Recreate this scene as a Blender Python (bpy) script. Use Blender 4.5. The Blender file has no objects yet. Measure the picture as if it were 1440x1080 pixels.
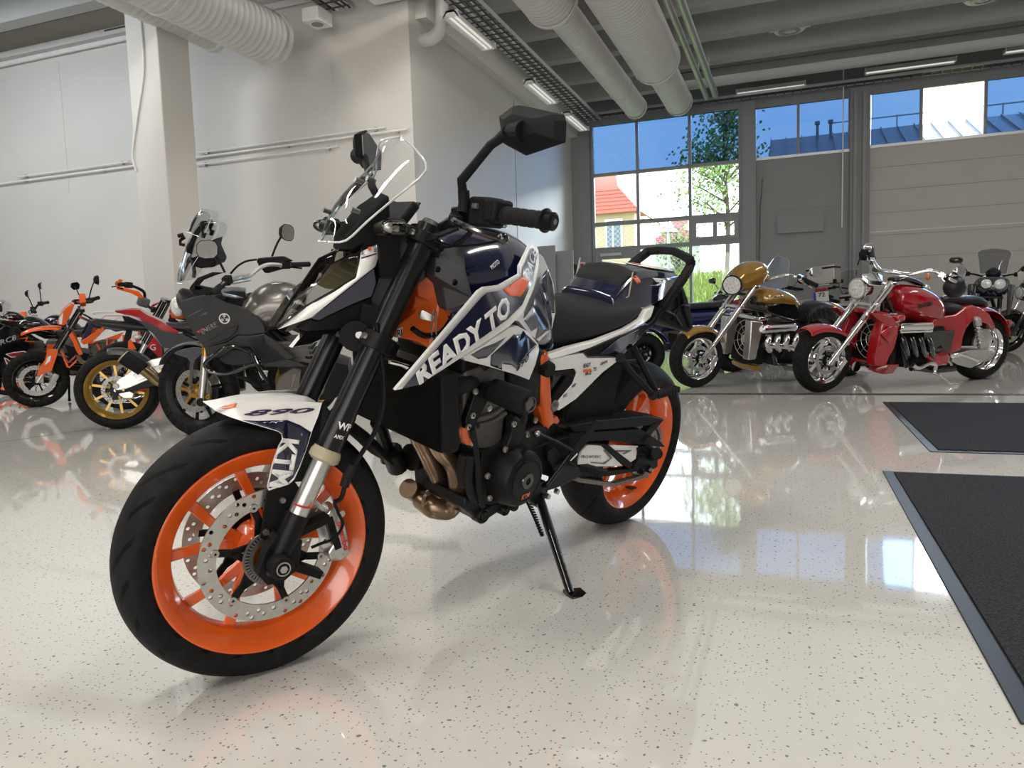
import bpy, bmesh, math, random
from mathutils import Vector, Matrix
CAM_F = 1049.33
CAM_R = [[0.935795, 0.35109, -0.0319848], [0.00132666, -0.0942322, -0.995549], [-0.352541, 0.931588, -0.0886478]]
CAM_H = 0.781616
HB = [[-0.345518, 0.913259, 0.215814], [-0.938412, -0.336257, -0.0794614], [0, -0.229978, 0.973196]]
HO = [-0.663773, 2.73659, 0]
STEER = -0.245127
WB = 1.48119
POSE_TEN = ([[-0.891007, 0.445649, 0.0866255], [-0.45399, -0.874636, -0.170012], [0, -0.190809, 0.981627]], [-2.67604, 4.96909, 0])
POSE_TENS = ([[-0.997997, 0.054511, 0.0321113], [-0.0534137, -0.99799, 0.034092], [0.0339051, 0.0323085, 0.998903]], [-2.49661, 4.29732, -0.0568596])
POSE_SMC = ([[-0.615661, 0.776039, 0.136837], [-0.788011, -0.606308, -0.106908], [0, -0.173648, 0.984808]], [-6.58002, 6.74884, 0])
POSE_SMB = ([[-0.743145, 0.658965, 0.116193], [-0.669131, -0.731855, -0.129046], [0, -0.173648, 0.984808]], [-8.2103, 7.57486, 0])
POSE_RCA = ([[-0.374607, 0.915769, 0.145044], [-0.927184, -0.369995, -0.0586014], [0, -0.156434, 0.987688]], [-7.64325, 6.66326, 0])
POSE_GKW = ([[0.788011, -0.615661, 0], [0.615661, 0.788011, 0], [0, 0, 1]], [-5.01614, 4.4218, 0])
POSE_EXC = ([[-0.559193, 0.820969, 0.11538], [-0.829038, -0.553751, -0.0778246], [0, -0.139173, 0.990268]], [-5.35796, 6.77253, 0])
POSE_BHR = ([[-0.743145, 0.664143, 0.0815465], [-0.669131, -0.737606, -0.0905666], [0, -0.121869, 0.992546]], [1.75362, 8.8391, 0])
POSE_BHG = ([[-0.743145, 0.664143, 0.0815465], [-0.669131, -0.737606, -0.0905666], [0, -0.121869, 0.992546]], [0.568674, 9.28125, 0])
POSE_FRR = ([[-0.906308, 0.419468, 0.0515042], [-0.422618, -0.899552, -0.110451], [0, -0.121869, 0.992546]], [4.52115, 14.1843, 0])
POSE_GSA = ([[-0.139173, 0.987856, 0.0690776], [-0.990268, -0.138834, -0.00970822], [0, -0.0697565, 0.997564]], [2.5605, 12.7828, 0])
POSE_PAN = ([[0.34202, -0.936117, -0.0818996], [0.939693, 0.340719, 0.029809], [0, -0.0871557, 0.996195]], [0.69058, 13.6895, 0])
POSE_TOU = ([[-0.615661, 0.786091, 0.0549689], [-0.788011, -0.614162, -0.0429464], [0, -0.0697565, 0.997564]], [0.342976, 12.5306, 0])
POSE_NKD = ([[-0.669131, 0.740317, 0.0647693], [-0.743145, -0.666584, -0.0583186], [0, -0.0871557, 0.996195]], [-0.354631, 13.7128, 0])
POSE_TRK = ([[-0.906308, 0.422618, 0], [-0.422618, -0.906308, 0], [0, 0, 1]], [-0.889079, 10.2247, 0])

# ---- helpers
C = bpy.context.scene.collection
PI = math.pi
random.seed(7)

def mat(name, col, rough=.5, metal=0., coat=0., var=.06, scale=30., bump=0., bscale=200., emis=None, estr=0., spec=.5):
    m = bpy.data.materials.new(name); m.use_nodes = True
    nt = m.node_tree; b = nt.nodes['Principled BSDF']
    b.inputs['Roughness'].default_value = rough; b.inputs['Metallic'].default_value = metal
    b.inputs['Coat Weight'].default_value = coat; b.inputs['Coat Roughness'].default_value = .06
    b.inputs['Specular IOR Level'].default_value = spec
    tc = nt.nodes.new('ShaderNodeTexCoord')
    nz = nt.nodes.new('ShaderNodeTexNoise'); nz.inputs['Scale'].default_value = scale; nz.inputs['Detail'].default_value = 3
    nt.links.new(tc.outputs['Object'], nz.inputs['Vector'])
    cr = nt.nodes.new('ShaderNodeValToRGB')
    cr.color_ramp.elements[0].color = (*[c*(1-var) for c in col], 1); cr.color_ramp.elements[1].color = (*[min(1, c*(1+var)) for c in col], 1)
    cr.color_ramp.elements[0].position = .3; cr.color_ramp.elements[1].position = .7
    nt.links.new(nz.outputs['Fac'], cr.inputs['Fac']); nt.links.new(cr.outputs['Color'], b.inputs['Base Color'])
    if bump:
        n2 = nt.nodes.new('ShaderNodeTexNoise'); n2.inputs['Scale'].default_value = bscale
        nt.links.new(tc.outputs['Object'], n2.inputs['Vector'])
        bp = nt.nodes.new('ShaderNodeBump'); bp.inputs['Strength'].default_value = bump; bp.inputs['Distance'].default_value = .002
        nt.links.new(n2.outputs['Fac'], bp.inputs['Height']); nt.links.new(bp.outputs['Normal'], b.inputs['Normal'])
    if emis:
        b.inputs['Emission Color'].default_value = (*emis, 1); b.inputs['Emission Strength'].default_value = estr
    return m

def glassy(name, tint=(1, 1, 1), ior=1.45, rough=.02, mixdark=0.):
    """thin clear sheet: see-through with fresnel gloss"""
    m = bpy.data.materials.new(name); m.use_nodes = True
    nt = m.node_tree; nt.nodes.clear()
    o = nt.nodes.new('ShaderNodeOutputMaterial'); mx = nt.nodes.new('ShaderNodeMixShader')
    t = nt.nodes.new('ShaderNodeBsdfTransparent'); t.inputs['Color'].default_value = (*tint, 1)
    g = nt.nodes.new('ShaderNodeBsdfGlossy'); g.inputs['Roughness'].default_value = rough
    f = nt.nodes.new('ShaderNodeFresnel'); f.inputs['IOR'].default_value = ior
    nt.links.new(f.outputs[0], mx.inputs[0]); nt.links.new(t.outputs[0], mx.inputs[1]); nt.links.new(g.outputs[0], mx.inputs[2])
    nt.links.new(mx.outputs[0], o.inputs['Surface'])
    return m

from mathutils.geometry import tessellate_polygon
def tess(pts):
    if len(pts) < 5: return [tuple(range(len(pts)))]
    P = [Vector(p) for p in pts]; n = Vector()
    for a, b in zip(P, P[1:]+P[:1]): n += Vector(((a.y-b.y)*(a.z+b.z), (a.z-b.z)*(a.x+b.x), (a.x-b.x)*(a.y+b.y)))
    k = max(range(3), key=lambda i: abs(n[i])); q = [Vector((p[(k+1) % 3], p[(k+2) % 3], 0)) for p in P]
    return [tuple(t) for t in tessellate_polygon([q])]

class MB:
    """collects shapes into one mesh"""
    def __init__(s): s.bm = bmesh.new(); s.mi = 0; s.uv = s.bm.loops.layers.uv.new('uv')
    def m(s, i): s.mi = i; return s
    def face(s, vs):
        try:
            f = s.bm.faces.new(vs); f.material_index = s.mi; return f
        except ValueError: return None
    def verts(s, ps): return [s.bm.verts.new(p) for p in ps]
    def mesh(s, ps, fs):
        v = s.verts(ps)
        for f in fs: s.face([v[i] for i in f])
        return s
    def box(s, c, d, rot=None):
        R = rot or Matrix.Identity(3); c = Vector(c)
        ps = [c + R @ Vector((d[0]*x/2, d[1]*y/2, d[2]*z/2)) for x in (-1, 1) for y in (-1, 1) for z in (-1, 1)]
        return s.mesh(ps, [(0,1,3,2),(4,6,7,5),(0,4,5,1),(2,3,7,6),(0,2,6,4),(1,5,7,3)])
    def bar(s, a, b, w, d, up=(0, 0, 1), w2=None, d2=None):
        """rectangular bar from a to b; w along side, d along up"""
        a, b = Vector(a), Vector(b); t = (b-a).normalized(); up = Vector(up)
        if abs(t.dot(up)) > .98: up = Vector((1, 0, 0))
        sd = t.cross(up).normalized(); u = sd.cross(t)
        w2 = w if w2 is None else w2; d2 = d if d2 is None else d2
        ps = [p + sd*x*ww/2 + u*y*dd/2 for p, ww, dd in ((a, w, d), (b, w2, d2)) for x in (-1, 1) for y in (-1, 1)]
        return s.mesh(ps, [(0,1,3,2),(4,6,7,5),(0,4,5,1),(2,3,7,6),(0,2,6,4),(1,5,7,3)])
    def cyl(s, a, b, r, r2=None, n=20, cap=True): return s.tube([a, b], [r, r if r2 is None else r2], n, cap)
    def tube(s, pts, r, n=10, cap=True, sm=0, closed=False):
        P = [Vector(p) for p in pts]; k = len(P)
        rr = list(r) if isinstance(r, (list, tuple)) else [r]*k
        if sm:
            Q, q = [], []
            for i in range(k if closed else k-1):
                g = (lambda j: P[j % k]) if closed else (lambda j: P[max(0, min(k-1, j))])
                a, b, c, d = g(i-1), g(i), g(i+1), g(i+2)
                for j in range(sm):
                    t = j/sm
                    Q.append(.5*((2*b)+(c-a)*t+(2*a-5*b+4*c-d)*t*t+(3*b-a-3*c+d)*t**3)); q.append(rr[i]*(1-t)+rr[(i+1) % k]*t)
            if not closed: Q.append(P[-1]); q.append(rr[-1])
            P, rr = Q, q; k = len(P)
        rings = []; nrm = None
        for i, p in enumerate(P):
            t = (P[(i+1) % k]-P[i-1]) if closed else (P[min(k-1, i+1)]-P[max(0, i-1)])
            t = t.normalized() if t.length > 1e-9 else Vector((0, 0, 1))
            if nrm is None:
                nrm = t.orthogonal().normalized()
            nrm = (nrm - t*nrm.dot(t)).normalized(); bn = t.cross(nrm)
            rings.append([s.bm.verts.new(p + rr[i]*(math.cos(2*PI*j/n)*nrm + math.sin(2*PI*j/n)*bn)) for j in range(n)])
        return s._skin(rings, cap and not closed, closed)
    def _skin(s, rings, cap=True, closed=False):
        n = len(rings[0])
        for i in range(len(rings) - (0 if closed else 1)):
            A, B = rings[i], rings[(i+1) % len(rings)]
            for j in range(n): s.face([A[j], A[(j+1) % n], B[(j+1) % n], B[j]])
        if cap: s.face(rings[0][::-1]); s.face(rings[-1])
        return s
    def loft(s, rings, cap=True, closed=False): return s._skin([s.verts(r) for r in rings], cap, closed)
    def half(s, secs, cap=True):
        """loft through sections given as half outlines (x, y>=0, z) from top to bottom; mirrored in y"""
        return s.loft([list(r) + [(p[0], -p[1], p[2]) for p in reversed(r) if abs(p[1]) > 1e-6] for r in secs], cap)
    def grid(s, rows):
        V = [s.verts(r) for r in rows]
        for i in range(len(V)-1):
            for j in range(len(V[0])-1): s.face([V[i][j], V[i][j+1], V[i+1][j+1], V[i+1][j]])
        return s
    def lathe(s, prof, c, axis='Y', n=48, a0=0, a1=2*PI, closed=True, udiv=1, cs=1):
        """prof: (radius, offset along axis) list"""
        c = Vector(c); full = abs(a1-a0-2*PI) < 1e-6; k = n if full else n+1
        def P(r, o, a):
            x, y = r*math.cos(a), r*math.sin(a)
            return c + Vector({'Y': (x, o, y), 'X': (o, x, y), 'Z': (x, y, o)}[axis])
        rows = [[s.bm.verts.new(P(r, o, a0+(a1-a0)*i/n)) for i in range(k)] for r, o in prof]
        L = [0]
        for a, b in zip(prof, prof[1:]): L.append(L[-1]+math.hypot(b[0]-a[0], b[1]-a[1]))
        for i in range(len(prof) - (0 if closed else 1)):
            i2 = (i+1) % len(prof)
            for j in range(n):
                j2 = (j+1) % k
                f = s.face([rows[i][j], rows[i][j2], rows[i2][j2], rows[i2][j]])
                if f:
                    for l, (uu, oo) in zip(f.loops, ((j, prof[i][1]), (j+1, prof[i][1]), (j+1, prof[i2][1]), (j, prof[i2][1]))): l[s.uv].uv = (uu/n, oo)
        return s
    def poly(s, pts, off):
        """plate: outline (3d points), thickness vector off"""
        off = Vector(off); A = s.verts(pts); B = s.verts([Vector(p)+off for p in pts]); n = len(A)
        for t in tess(pts): s.face([A[i] for i in t]); s.face([B[i] for i in reversed(t)])
        for i in range(n): s.face([A[i], B[i], B[(i+1) % n], A[(i+1) % n]])
        return s
    def plate(s, xz, y0, y1): return s.poly([(p[0], y0, p[-1]) for p in xz], (0, y1-y0, 0))
    def ball(s, c, r, n=12, m=8):
        c = Vector(c); r = Vector(r) if not isinstance(r, (int, float)) else Vector((r, r, r)); rings = []
        for i in range(1, m):
            a = PI*i/m
            rings.append([c + Vector((r.x*math.sin(a)*math.cos(2*PI*j/n), r.y*math.sin(a)*math.sin(2*PI*j/n), r.z*math.cos(a))) for j in range(n)])
        V = [s.verts(q) for q in rings]; t = s.bm.verts.new(c+Vector((0, 0, r.z))); b = s.bm.verts.new(c-Vector((0, 0, r.z)))
        for i in range(len(V)-1):
            for j in range(n): s.face([V[i][j], V[i+1][j], V[i+1][(j+1) % n], V[i][(j+1) % n]])
        for j in range(n): s.face([t, V[0][j], V[0][(j+1) % n]]); s.face([b, V[-1][(j+1) % n], V[-1][j]])
        return s
    def mirror(s):
        """done() will also build the right-hand twin as a part of its own"""
        s.two = True; return s
    def sym(s):
        """add the y-mirrored copy of everything collected so far"""
        g = bmesh.ops.duplicate(s.bm, geom=s.bm.verts[:]+s.bm.edges[:]+s.bm.faces[:])['geom']
        for v in g:
            if isinstance(v, bmesh.types.BMVert): v.co.y *= -1
        bmesh.ops.reverse_faces(s.bm, faces=[f for f in g if isinstance(f, bmesh.types.BMFace)])
        return s
    def done(s, name, mats, parent=None, *a, **k):
        if getattr(s, 'two', False):
            t = MB(); t.bm.free(); t.bm = s.bm.copy(); t.uv = None
            for v in t.bm.verts: v.co.y *= -1
            o = s._done(name, mats, parent, *a, **k); t._done(name, mats, parent, *a, **k); return o
        return s._done(name, mats, parent, *a, **k)
    def _done(s, name, mats, parent=None, xf=None, sharp=35, bevel=0, bseg=2, sub=0, solid=0, label=None, kind=None, off=-1, weld=False):
        bm = s.bm
        if weld: bmesh.ops.remove_doubles(bm, verts=bm.verts[:], dist=1e-5)
        big = [f for f in bm.faces if len(f.verts) > 4]
        if big: bmesh.ops.triangulate(bm, faces=big)
        bmesh.ops.recalc_face_normals(bm, faces=bm.faces[:])
        if xf:
            for v in bm.verts: v.co = xf(v.co)
        for f in bm.faces: f.smooth = True
        lim = math.radians(sharp)
        for e in bm.edges:
            if len(e.link_faces) == 2 and e.calc_face_angle(0) > lim: e.smooth = False
        me = bpy.data.meshes.new(name); bm.to_mesh(me); bm.free()
        for q in (mats if isinstance(mats, (list, tuple)) else [mats]): me.materials.append(q)
        o = bpy.data.objects.new(name, me); C.objects.link(o)
        if parent: o.parent = parent
        if solid:
            d = o.modifiers.new('s', 'SOLIDIFY'); d.thickness = solid; d.offset = off
        if bevel:
            d = o.modifiers.new('b', 'BEVEL'); d.width = bevel; d.segments = bseg; d.limit_method = 'ANGLE'; d.angle_limit = math.radians(30)
        if sub:
            d = o.modifiers.new('u', 'SUBSURF'); d.levels = d.render_levels = sub
        if label: o['label'] = label
        if kind: o['kind'] = kind
        return o

def thing(name, label, cat, loc=(0, 0, 0), group=None, B=None):
    o = bpy.data.objects.new(name, None); C.objects.link(o)
    o.matrix_world = Matrix.Translation(loc) @ (Matrix(B).to_4x4() if B else Matrix.Identity(4))
    o.empty_display_size = .05
    o['label'] = label; o['category'] = cat
    if group: o['group'] = group
    return o
def tag(o, label, cat, group=None, kind=None):
    o['label'] = label; o['category'] = cat
    if group: o['group'] = group
    if kind: o['kind'] = kind
    return o
def struct(o, label=None):
    o['kind'] = 'structure'
    if label: o['label'] = label
    return o

def text(s, name, o, u, v, h, mt, parent=None, fit=None, bold=.0, shear=0., xf=None, ext=.0004, label=None):
    """lettering on the plane through o; u reading direction, v up direction; h cap height, fit = total length"""
    cu = bpy.data.curves.new('t', 'FONT'); cu.body = s; cu.offset = bold; cu.shear = shear; cu.resolution_u = 2
    ob = bpy.data.objects.new('t', cu); C.objects.link(ob)
    dg = bpy.context.evaluated_depsgraph_get()
    me = bpy.data.meshes.new_from_object(ob.evaluated_get(dg)); me.name = name
    bpy.data.objects.remove(ob)
    xs = [q.co.x for q in me.vertices]; ys = [q.co.y for q in me.vertices]
    x0, x1, y0, y1 = min(xs), max(xs), min(ys), max(ys)
    u, v, o = Vector(u).normalized(), Vector(v), Vector(o); v = (v - u*v.dot(u)).normalized(); n = u.cross(v)
    sy = h/(y1-y0); sx = fit/(x1-x0) if fit else sy
    for q in me.vertices:
        p = o + u*(q.co.x-x0)*sx + v*(q.co.y-y0)*sy + n*.0003
        q.co = xf(p) if xf else p
    me.materials.clear(); me.materials.append(mt)
    ob = bpy.data.objects.new(name, me); C.objects.link(ob)
    if parent: ob.parent = parent
    d = ob.modifiers.new('s', 'SOLIDIFY'); d.thickness = max(ext, .0003); d.offset = 0
    if label: ob['label'] = label
    return ob

from mathutils.bvhtree import BVHTree
def drape(o, tgt, off=.0008, d=(0, -1, 0), cuts=2):
    """lay a flat decal on the panel below it (object space of the shared thing)"""
    d = Vector(d).normalized(); ev = tgt.evaluated_get(bpy.context.evaluated_depsgraph_get()); me = ev.to_mesh()
    bvh = BVHTree.FromPolygons([v.co for v in me.vertices], [p.vertices[:] for p in me.polygons]); ev.to_mesh_clear()
    bm = bmesh.new(); bm.from_mesh(o.data)
    if cuts:
        bmesh.ops.triangulate(bm, faces=bm.faces[:])
        for _ in range(4):
            L = [e for e in bm.edges if e.calc_length() > .012]
            if not L: break
            bmesh.ops.subdivide_edges(bm, edges=L, cuts=1, use_grid_fill=False); bmesh.ops.triangulate(bm, faces=[f for f in bm.faces if len(f.verts) > 3])
    for v in bm.verts:
        h_ = bvh.ray_cast(v.co-d*.06, d, .16) if cuts else (None,)
        if h_[0] is not None: v.co = h_[0]-d*off
        else:
            n_ = bvh.find_nearest(v.co)
            if n_[0] is not None: v.co = n_[0]-d*off
    bm.to_mesh(o.data); bm.free()
    return o
def decal(pts, name, mt, tgt, par, off=.0008, d=(0, -1, 0), xf=None, label=None):
    m = MB(); m.mesh([Vector(p) for p in pts], tess(pts))
    o = m.done(name, mt, par, xf, sharp=180); drape(o, tgt, off, d)
    s_ = o.modifiers.new('s', 'SOLIDIFY'); s_.thickness = .0003; s_.offset = 0
    if label: o['label'] = label
    return o
def bolts(name, pts, prof, mt, par, xf=None, axis='Y', n=12):
    for p in pts: MB().lathe(prof, p, axis, n, closed=False).done(name, mt, par, xf)

def lerp(a, b, t): return Vector(a)*(1-t)+Vector(b)*t

# ---- room
# ---------- materials of the place
M_wall = mat('wall_paint', (.62, .60, .565), .55, var=.02, scale=2, bump=.15, bscale=60)
M_wallb = mat('wall_paint_grey', (.24, .245, .25), .5, var=.02, scale=2)
M_ceil = mat('ceiling_paint', (.36, .36, .35), .7, var=.04, scale=3)
M_duct = mat('duct_paint', (.60, .59, .565), .45, var=.02, scale=6)
M_frame = mat('window_frame_grey', (.24, .25, .255), .45)
M_alu = mat('aluminium', (.55, .56, .57), .35, .8)
M_galv = mat('galvanised', (.42, .43, .44), .4, .7)
M_dark = mat('dark_grey', (.05, .05, .055), .5)
M_white = mat('white_plastic', (.75, .75, .73), .4)
M_tube = mat('lamp_tube', (.8, .8, .78), .3, emis=(1, .97, .9), estr=.3)
M_redp = mat('red_paint', (.55, .02, .03), .3)
M_blackp = mat('black_plastic', (.012, .012, .013), .4)
G_clear = glassy('clear_glass', (.96, .98, .98))
G_blue = glassy('blue_glass', (.205, .30, .42))

def floor_mat():
    m = bpy.data.materials.new('epoxy_flake_floor'); m.use_nodes = True; nt = m.node_tree; b = nt.nodes['Principled BSDF']; L = nt.links.new
    tc = nt.nodes.new('ShaderNodeTexCoord')
    nz = nt.nodes.new('ShaderNodeTexNoise'); nz.inputs['Scale'].default_value = 45; nz.inputs['Detail'].default_value = 2
    L(tc.outputs['Object'], nz.inputs['Vector'])
    mp = nt.nodes.new('ShaderNodeVectorMath'); mp.operation = 'MULTIPLY_ADD'
    L(nz.outputs['Color'], mp.inputs[0]); mp.inputs[1].default_value = (.014, .014, 0); L(tc.outputs['Object'], mp.inputs[2])
    prev = None
    for sc, th, gate in ((46, .12, .82), (90, .15, .80), (21, .075, .90)):
        v = nt.nodes.new('ShaderNodeTexVoronoi'); v.voronoi_dimensions = '2D'; v.inputs['Scale'].default_value = sc; v.inputs['Randomness'].default_value = 1
        L(mp.outputs[0], v.inputs['Vector'])
        lt = nt.nodes.new('ShaderNodeMath'); lt.operation = 'LESS_THAN'; L(v.outputs['Distance'], lt.inputs[0]); lt.inputs[1].default_value = th
        sp = nt.nodes.new('ShaderNodeSeparateColor'); L(v.outputs['Color'], sp.inputs[0])
        gt = nt.nodes.new('ShaderNodeMath'); gt.operation = 'GREATER_THAN'; L(sp.outputs[0], gt.inputs[0]); gt.inputs[1].default_value = gate
        mu = nt.nodes.new('ShaderNodeMath'); mu.operation = 'MULTIPLY'; L(lt.outputs[0], mu.inputs[0]); L(gt.outputs[0], mu.inputs[1])
        if prev:
            mx = nt.nodes.new('ShaderNodeMath'); mx.operation = 'MAXIMUM'; L(prev.outputs[0], mx.inputs[0]); L(mu.outputs[0], mx.inputs[1]); prev = mx
        else: prev = mu
    big = nt.nodes.new('ShaderNodeTexNoise'); big.inputs['Scale'].default_value = .8; L(tc.outputs['Object'], big.inputs['Vector'])
    base = nt.nodes.new('ShaderNodeMixRGB'); base.inputs[1].default_value = (.57, .555, .515, 1); base.inputs[2].default_value = (.62, .605, .565, 1); L(big.outputs['Fac'], base.inputs[0])
    mix = nt.nodes.new('ShaderNodeMixRGB'); L(prev.outputs[0], mix.inputs[0]); L(base.outputs[0], mix.inputs[1]); mix.inputs[2].default_value = (.20, .19, .18, 1)
    L(mix.outputs[0], b.inputs['Base Color'])
    b.inputs['Roughness'].default_value = .04; b.inputs['IOR'].default_value = 2.2
    n2 = nt.nodes.new('ShaderNodeTexNoise'); n2.inputs['Scale'].default_value = 9; n2.inputs['Detail'].default_value = 1; L(tc.outputs['Object'], n2.inputs['Vector'])
    bp = nt.nodes.new('ShaderNodeBump'); bp.inputs['Strength'].default_value = .018; bp.inputs['Distance'].default_value = .01
    L(n2.outputs['Fac'], bp.inputs['Height'])
    bp2 = nt.nodes.new('ShaderNodeBump'); bp2.inputs['Strength'].default_value = .25; bp2.inputs['Distance'].default_value = .0006; L(prev.outputs[0], bp2.inputs['Height']); L(bp.outputs[0], bp2.inputs['Normal'])
    L(bp2.outputs[0], b.inputs['Normal'])
    return m
M_floor = floor_mat()

# ---------- shell
XL, XR, YF, YB, YW, XS, ZC = -15., 11., -9., 16., 8.65, -4.5, 5.75
struct(MB().box(((XL+XR)/2, (YF+YB)/2, -.1), (XR-XL+.6, YB-YF+.6, .2)).done('floor', M_floor))
struct(MB().box(((XL+XR)/2, (YF+YB)/2, ZC+.1), (XR-XL+.6, YB-YF+.6, .2)).done('ceiling', M_ceil))
for i in range(21):
    y = 14.8-1.2*i
    r = MB().loft([[(x, y-.11, 5.0), (x, y+.11, 5.0), (x, y+.17, ZC), (x, y-.17, ZC)] for x in (XL, XR)]).done('ceiling_beam', M_ceil); struct(r)
struct(MB().box((XL/2+XS/2, YW+.1, ZC/2), (XS-XL, .2, ZC)).done('wall_left', M_wall))
w = MB().box((XS-.1, (YW+.2+YB)/2, 2.3), (.2, YB-YW-.2, 4.6)).done('wall_side', M_wall); struct(w)
struct(MB().box((XS-.1, (YW+.2+YB)/2, 5.17), (.5, YB-YW-.2, 1.14)).done('beam_over_side_wall', M_wall))
struct(MB().box((XL-.1, (YF+YB)/2, ZC/2), (.2, YB-YF, ZC)).done('wall_far_left', M_wall))
struct(MB().box((XR+.1, (YF+YB)/2, ZC/2), (.2, YB-YF, ZC)).done('wall_right', M_wall))
struct(MB().box(((XL+XR)/2, YF-.1, ZC/2), (XR-XL, .2, ZC)).done('wall_front', M_wall))
# panel joints on the left wall, slim reveals
for q in ((-10.5075,8.65,4.5438), (-5.6427,8.65,3.6127)):
    struct(MB().box((q[0], YW-.002, 3.9), (.012, .006, 2.0)).done('trim_wall_joint', M_wall))
struct(MB().box((XS+.003, 12.4, 2.3), (.006, .015, 4.4)).done('trim_side_wall_joint', M_wallb))
# surface pipes running along the left wall
zz = (-9.1914,8.65,3.1871)[2]; ztop = (-10.2174,8.65,5.109)[2]
def wallpipe(name, x0, x1, z, r, lab):
    t = thing(name, lab, 'pipe', ((x0+x1)/2, YW-.05, z))
    p = MB(); p.cyl((x0-(x0+x1)/2, 0, 0), (x1-(x0+x1)/2, 0, 0), r, n=10); p.done('tube', M_white, t)
    k = max(2, int((x1-x0)/1.4))
    for i in range(k):
        xx = x0+.15+(x1-x0-.3)*i/(k-1)-(x0+x1)/2
        MB().box((xx, .022, 0), (.03, .044, .05)).done('pipe_clip', M_galv, t)
wallpipe('conduit_pipe', XL+.1, XS-.05, zz, .016, 'long thin white pipe running along the pale left wall at mid height')
wallpipe('conduit_pipe', (-11.5213,8.65,3.2735)[0], (-9.1914,8.65,3.1871)[0], zz+.07, .013, 'short pale pipe clipped above the long wall pipe, left of the white pillar')
wallpipe('conduit_pipe', (-7.8993,8.65,3.2574)[0], (-4.866,8.65,3.2047)[0], zz+.06, .013, 'thin pale pipe clipped above the long wall pipe, right of the white pillar')
wallpipe('conduit_pipe', (-7.9632,8.65,3.1152)[0], (-5.5836,8.65,3.1504)[0], zz-.10, .012, 'thin cable pipe just below the long wall pipe right of the pillar')
t = thing('wall_rail', 'pale rail with dark slots high on the left wall beside the pillar', 'rail', (-10, YW-.06, ztop))
MB().box((0, 0, 0), (9, .12, .09)).done('channel', M_white, t)
MB().box((2.1, -.062, .02), (3, .006, .02)).done('slot_strip', M_dark, t)
MB().box((0, -.02, -.12), (9, .04, .06)).done('lower_strip', M_white, t)
# pillar
px0, px1, py0, py1 = -7.39, -6.91, 7.0, 7.49
struct(MB().box(((px0+px1)/2, (py0+py1)/2, ZC/2), (px1-px0, py1-py0, ZC)).done('pillar', M_wall, bevel=.012))
a = [(-7.1386,6.97,4.5949), (-7.1215,6.97,4.1137), (-7.1464,6.97,3.7554), (-7.2778,6.97,3.3254), (-7.4006,6.97,2.8857), (-7.3659,6.97,2.6743)]
tag(MB().tube([(p[0], 6.985, p[2]) for p in a], .012, 8, sm=6).done('cable', M_white), 'pale cable hanging down the front of the white pillar', 'cable')

# ---------- window wall
def rect(x0, x1, z0, z1, y=YB, d=.12): return MB().box(((x0+x1)/2, y, (z0+z1)/2), (x1-x0, d, z1-z0))
wx0, wx1, wz1 = (-4.0612,16,4.7104)[0], (-0.9812,16,4.7843)[0], (-0.9812,16,4.7843)[2]
c1, c2 = (-3.0692,16,3.6311)[0], (-1.9897,16,3.5294)[0]
z1_, z2_, z3_ = (-2.4875,16,3.7575)[2], (-2.5017,16,2.7169)[2], (-2.5684,16,2.1769)[2]
dx0, dx1 = (-0.7257,16,4.3809)[0], (1.0061,16,4.179)[0]
ex0 = (1.3507,16,4.1388)[0]
ub1, ub2 = (1.0091,16,3.7873)[2], (1.3538,16,3.8097)[2]
ut1, ut2 = (1.0019,16,4.7467)[2], (1.357,16,4.7526)[2]
# solid pieces
struct(rect(XS, wx0, 0, ZC, YB+.1, .3).done('wall_back', M_wallb))
struct(rect(wx0, XR, wz1+.1, ZC, YB+.1, .3).done('wall_back_header', M_wallb))
struct(rect(wx1+.03, dx0+.03, 0, wz1+.1, YB+.05, .4).done('wall_back_post', M_wallb))
struct(rect(dx1+.0, ex0, 0, wz1+.1, YB+.05, .4).done('wall_back_pier', M_wallb))
for k in (.25, .7): struct(rect(dx1+(ex0-dx1)*k-.03, dx1+(ex0-dx1)*k+.03, 0, wz1, YB-.18, .06).done('trim_pier_channel', M_wallb))
# large glazed window: frame bars, panes
t = MB(); fw = .05
W = struct(rect(wx0-.03, wx0+.05, 0, wz1+.1, YB, .1).done('window_1', M_frame), 'tall glazed window wall with grey frame bars')
for n_, (x0, x1, zz0, zz1) in enumerate([(wx1-.05, wx1+.05, 0, wz1+.1), (wx0, wx1, wz1, wz1+.1), (c1-.03, c1+.03, 0, wz1), (c2-.03, c2+.03, 0, wz1), (wx0, wx1, z1_-.03, z1_+.03),
        (wx0, wx1, z2_-.04, z2_+.04), (wx0, wx1, z3_-.04, z3_+.04), (c1, wx1, 0, .12)]):
    rect(x0, x1, zz0, zz1, YB, .1+.002*n_).done('window_frame', M_frame, W)
for i, (x0, x1) in enumerate(((wx0+.05, c1-.03), (c1+.03, c2-.03), (c2+.03, wx1-.05))):
    rect(x0, x1, z1_+.03, wz1, YB, .01).done('pane', G_blue, W)
    rect(x0, x1, z2_+.04, z1_-.03, YB, .01).done('pane', G_clear, W)
    if i < 2: rect(x0, x1, z3_+.04, z2_-.04, YB, .01).done('pane', G_clear, W)
    if i > 0: rect(x0, x1, .12, z3_-.04, YB, .01).done('pane', G_clear, W)
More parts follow.
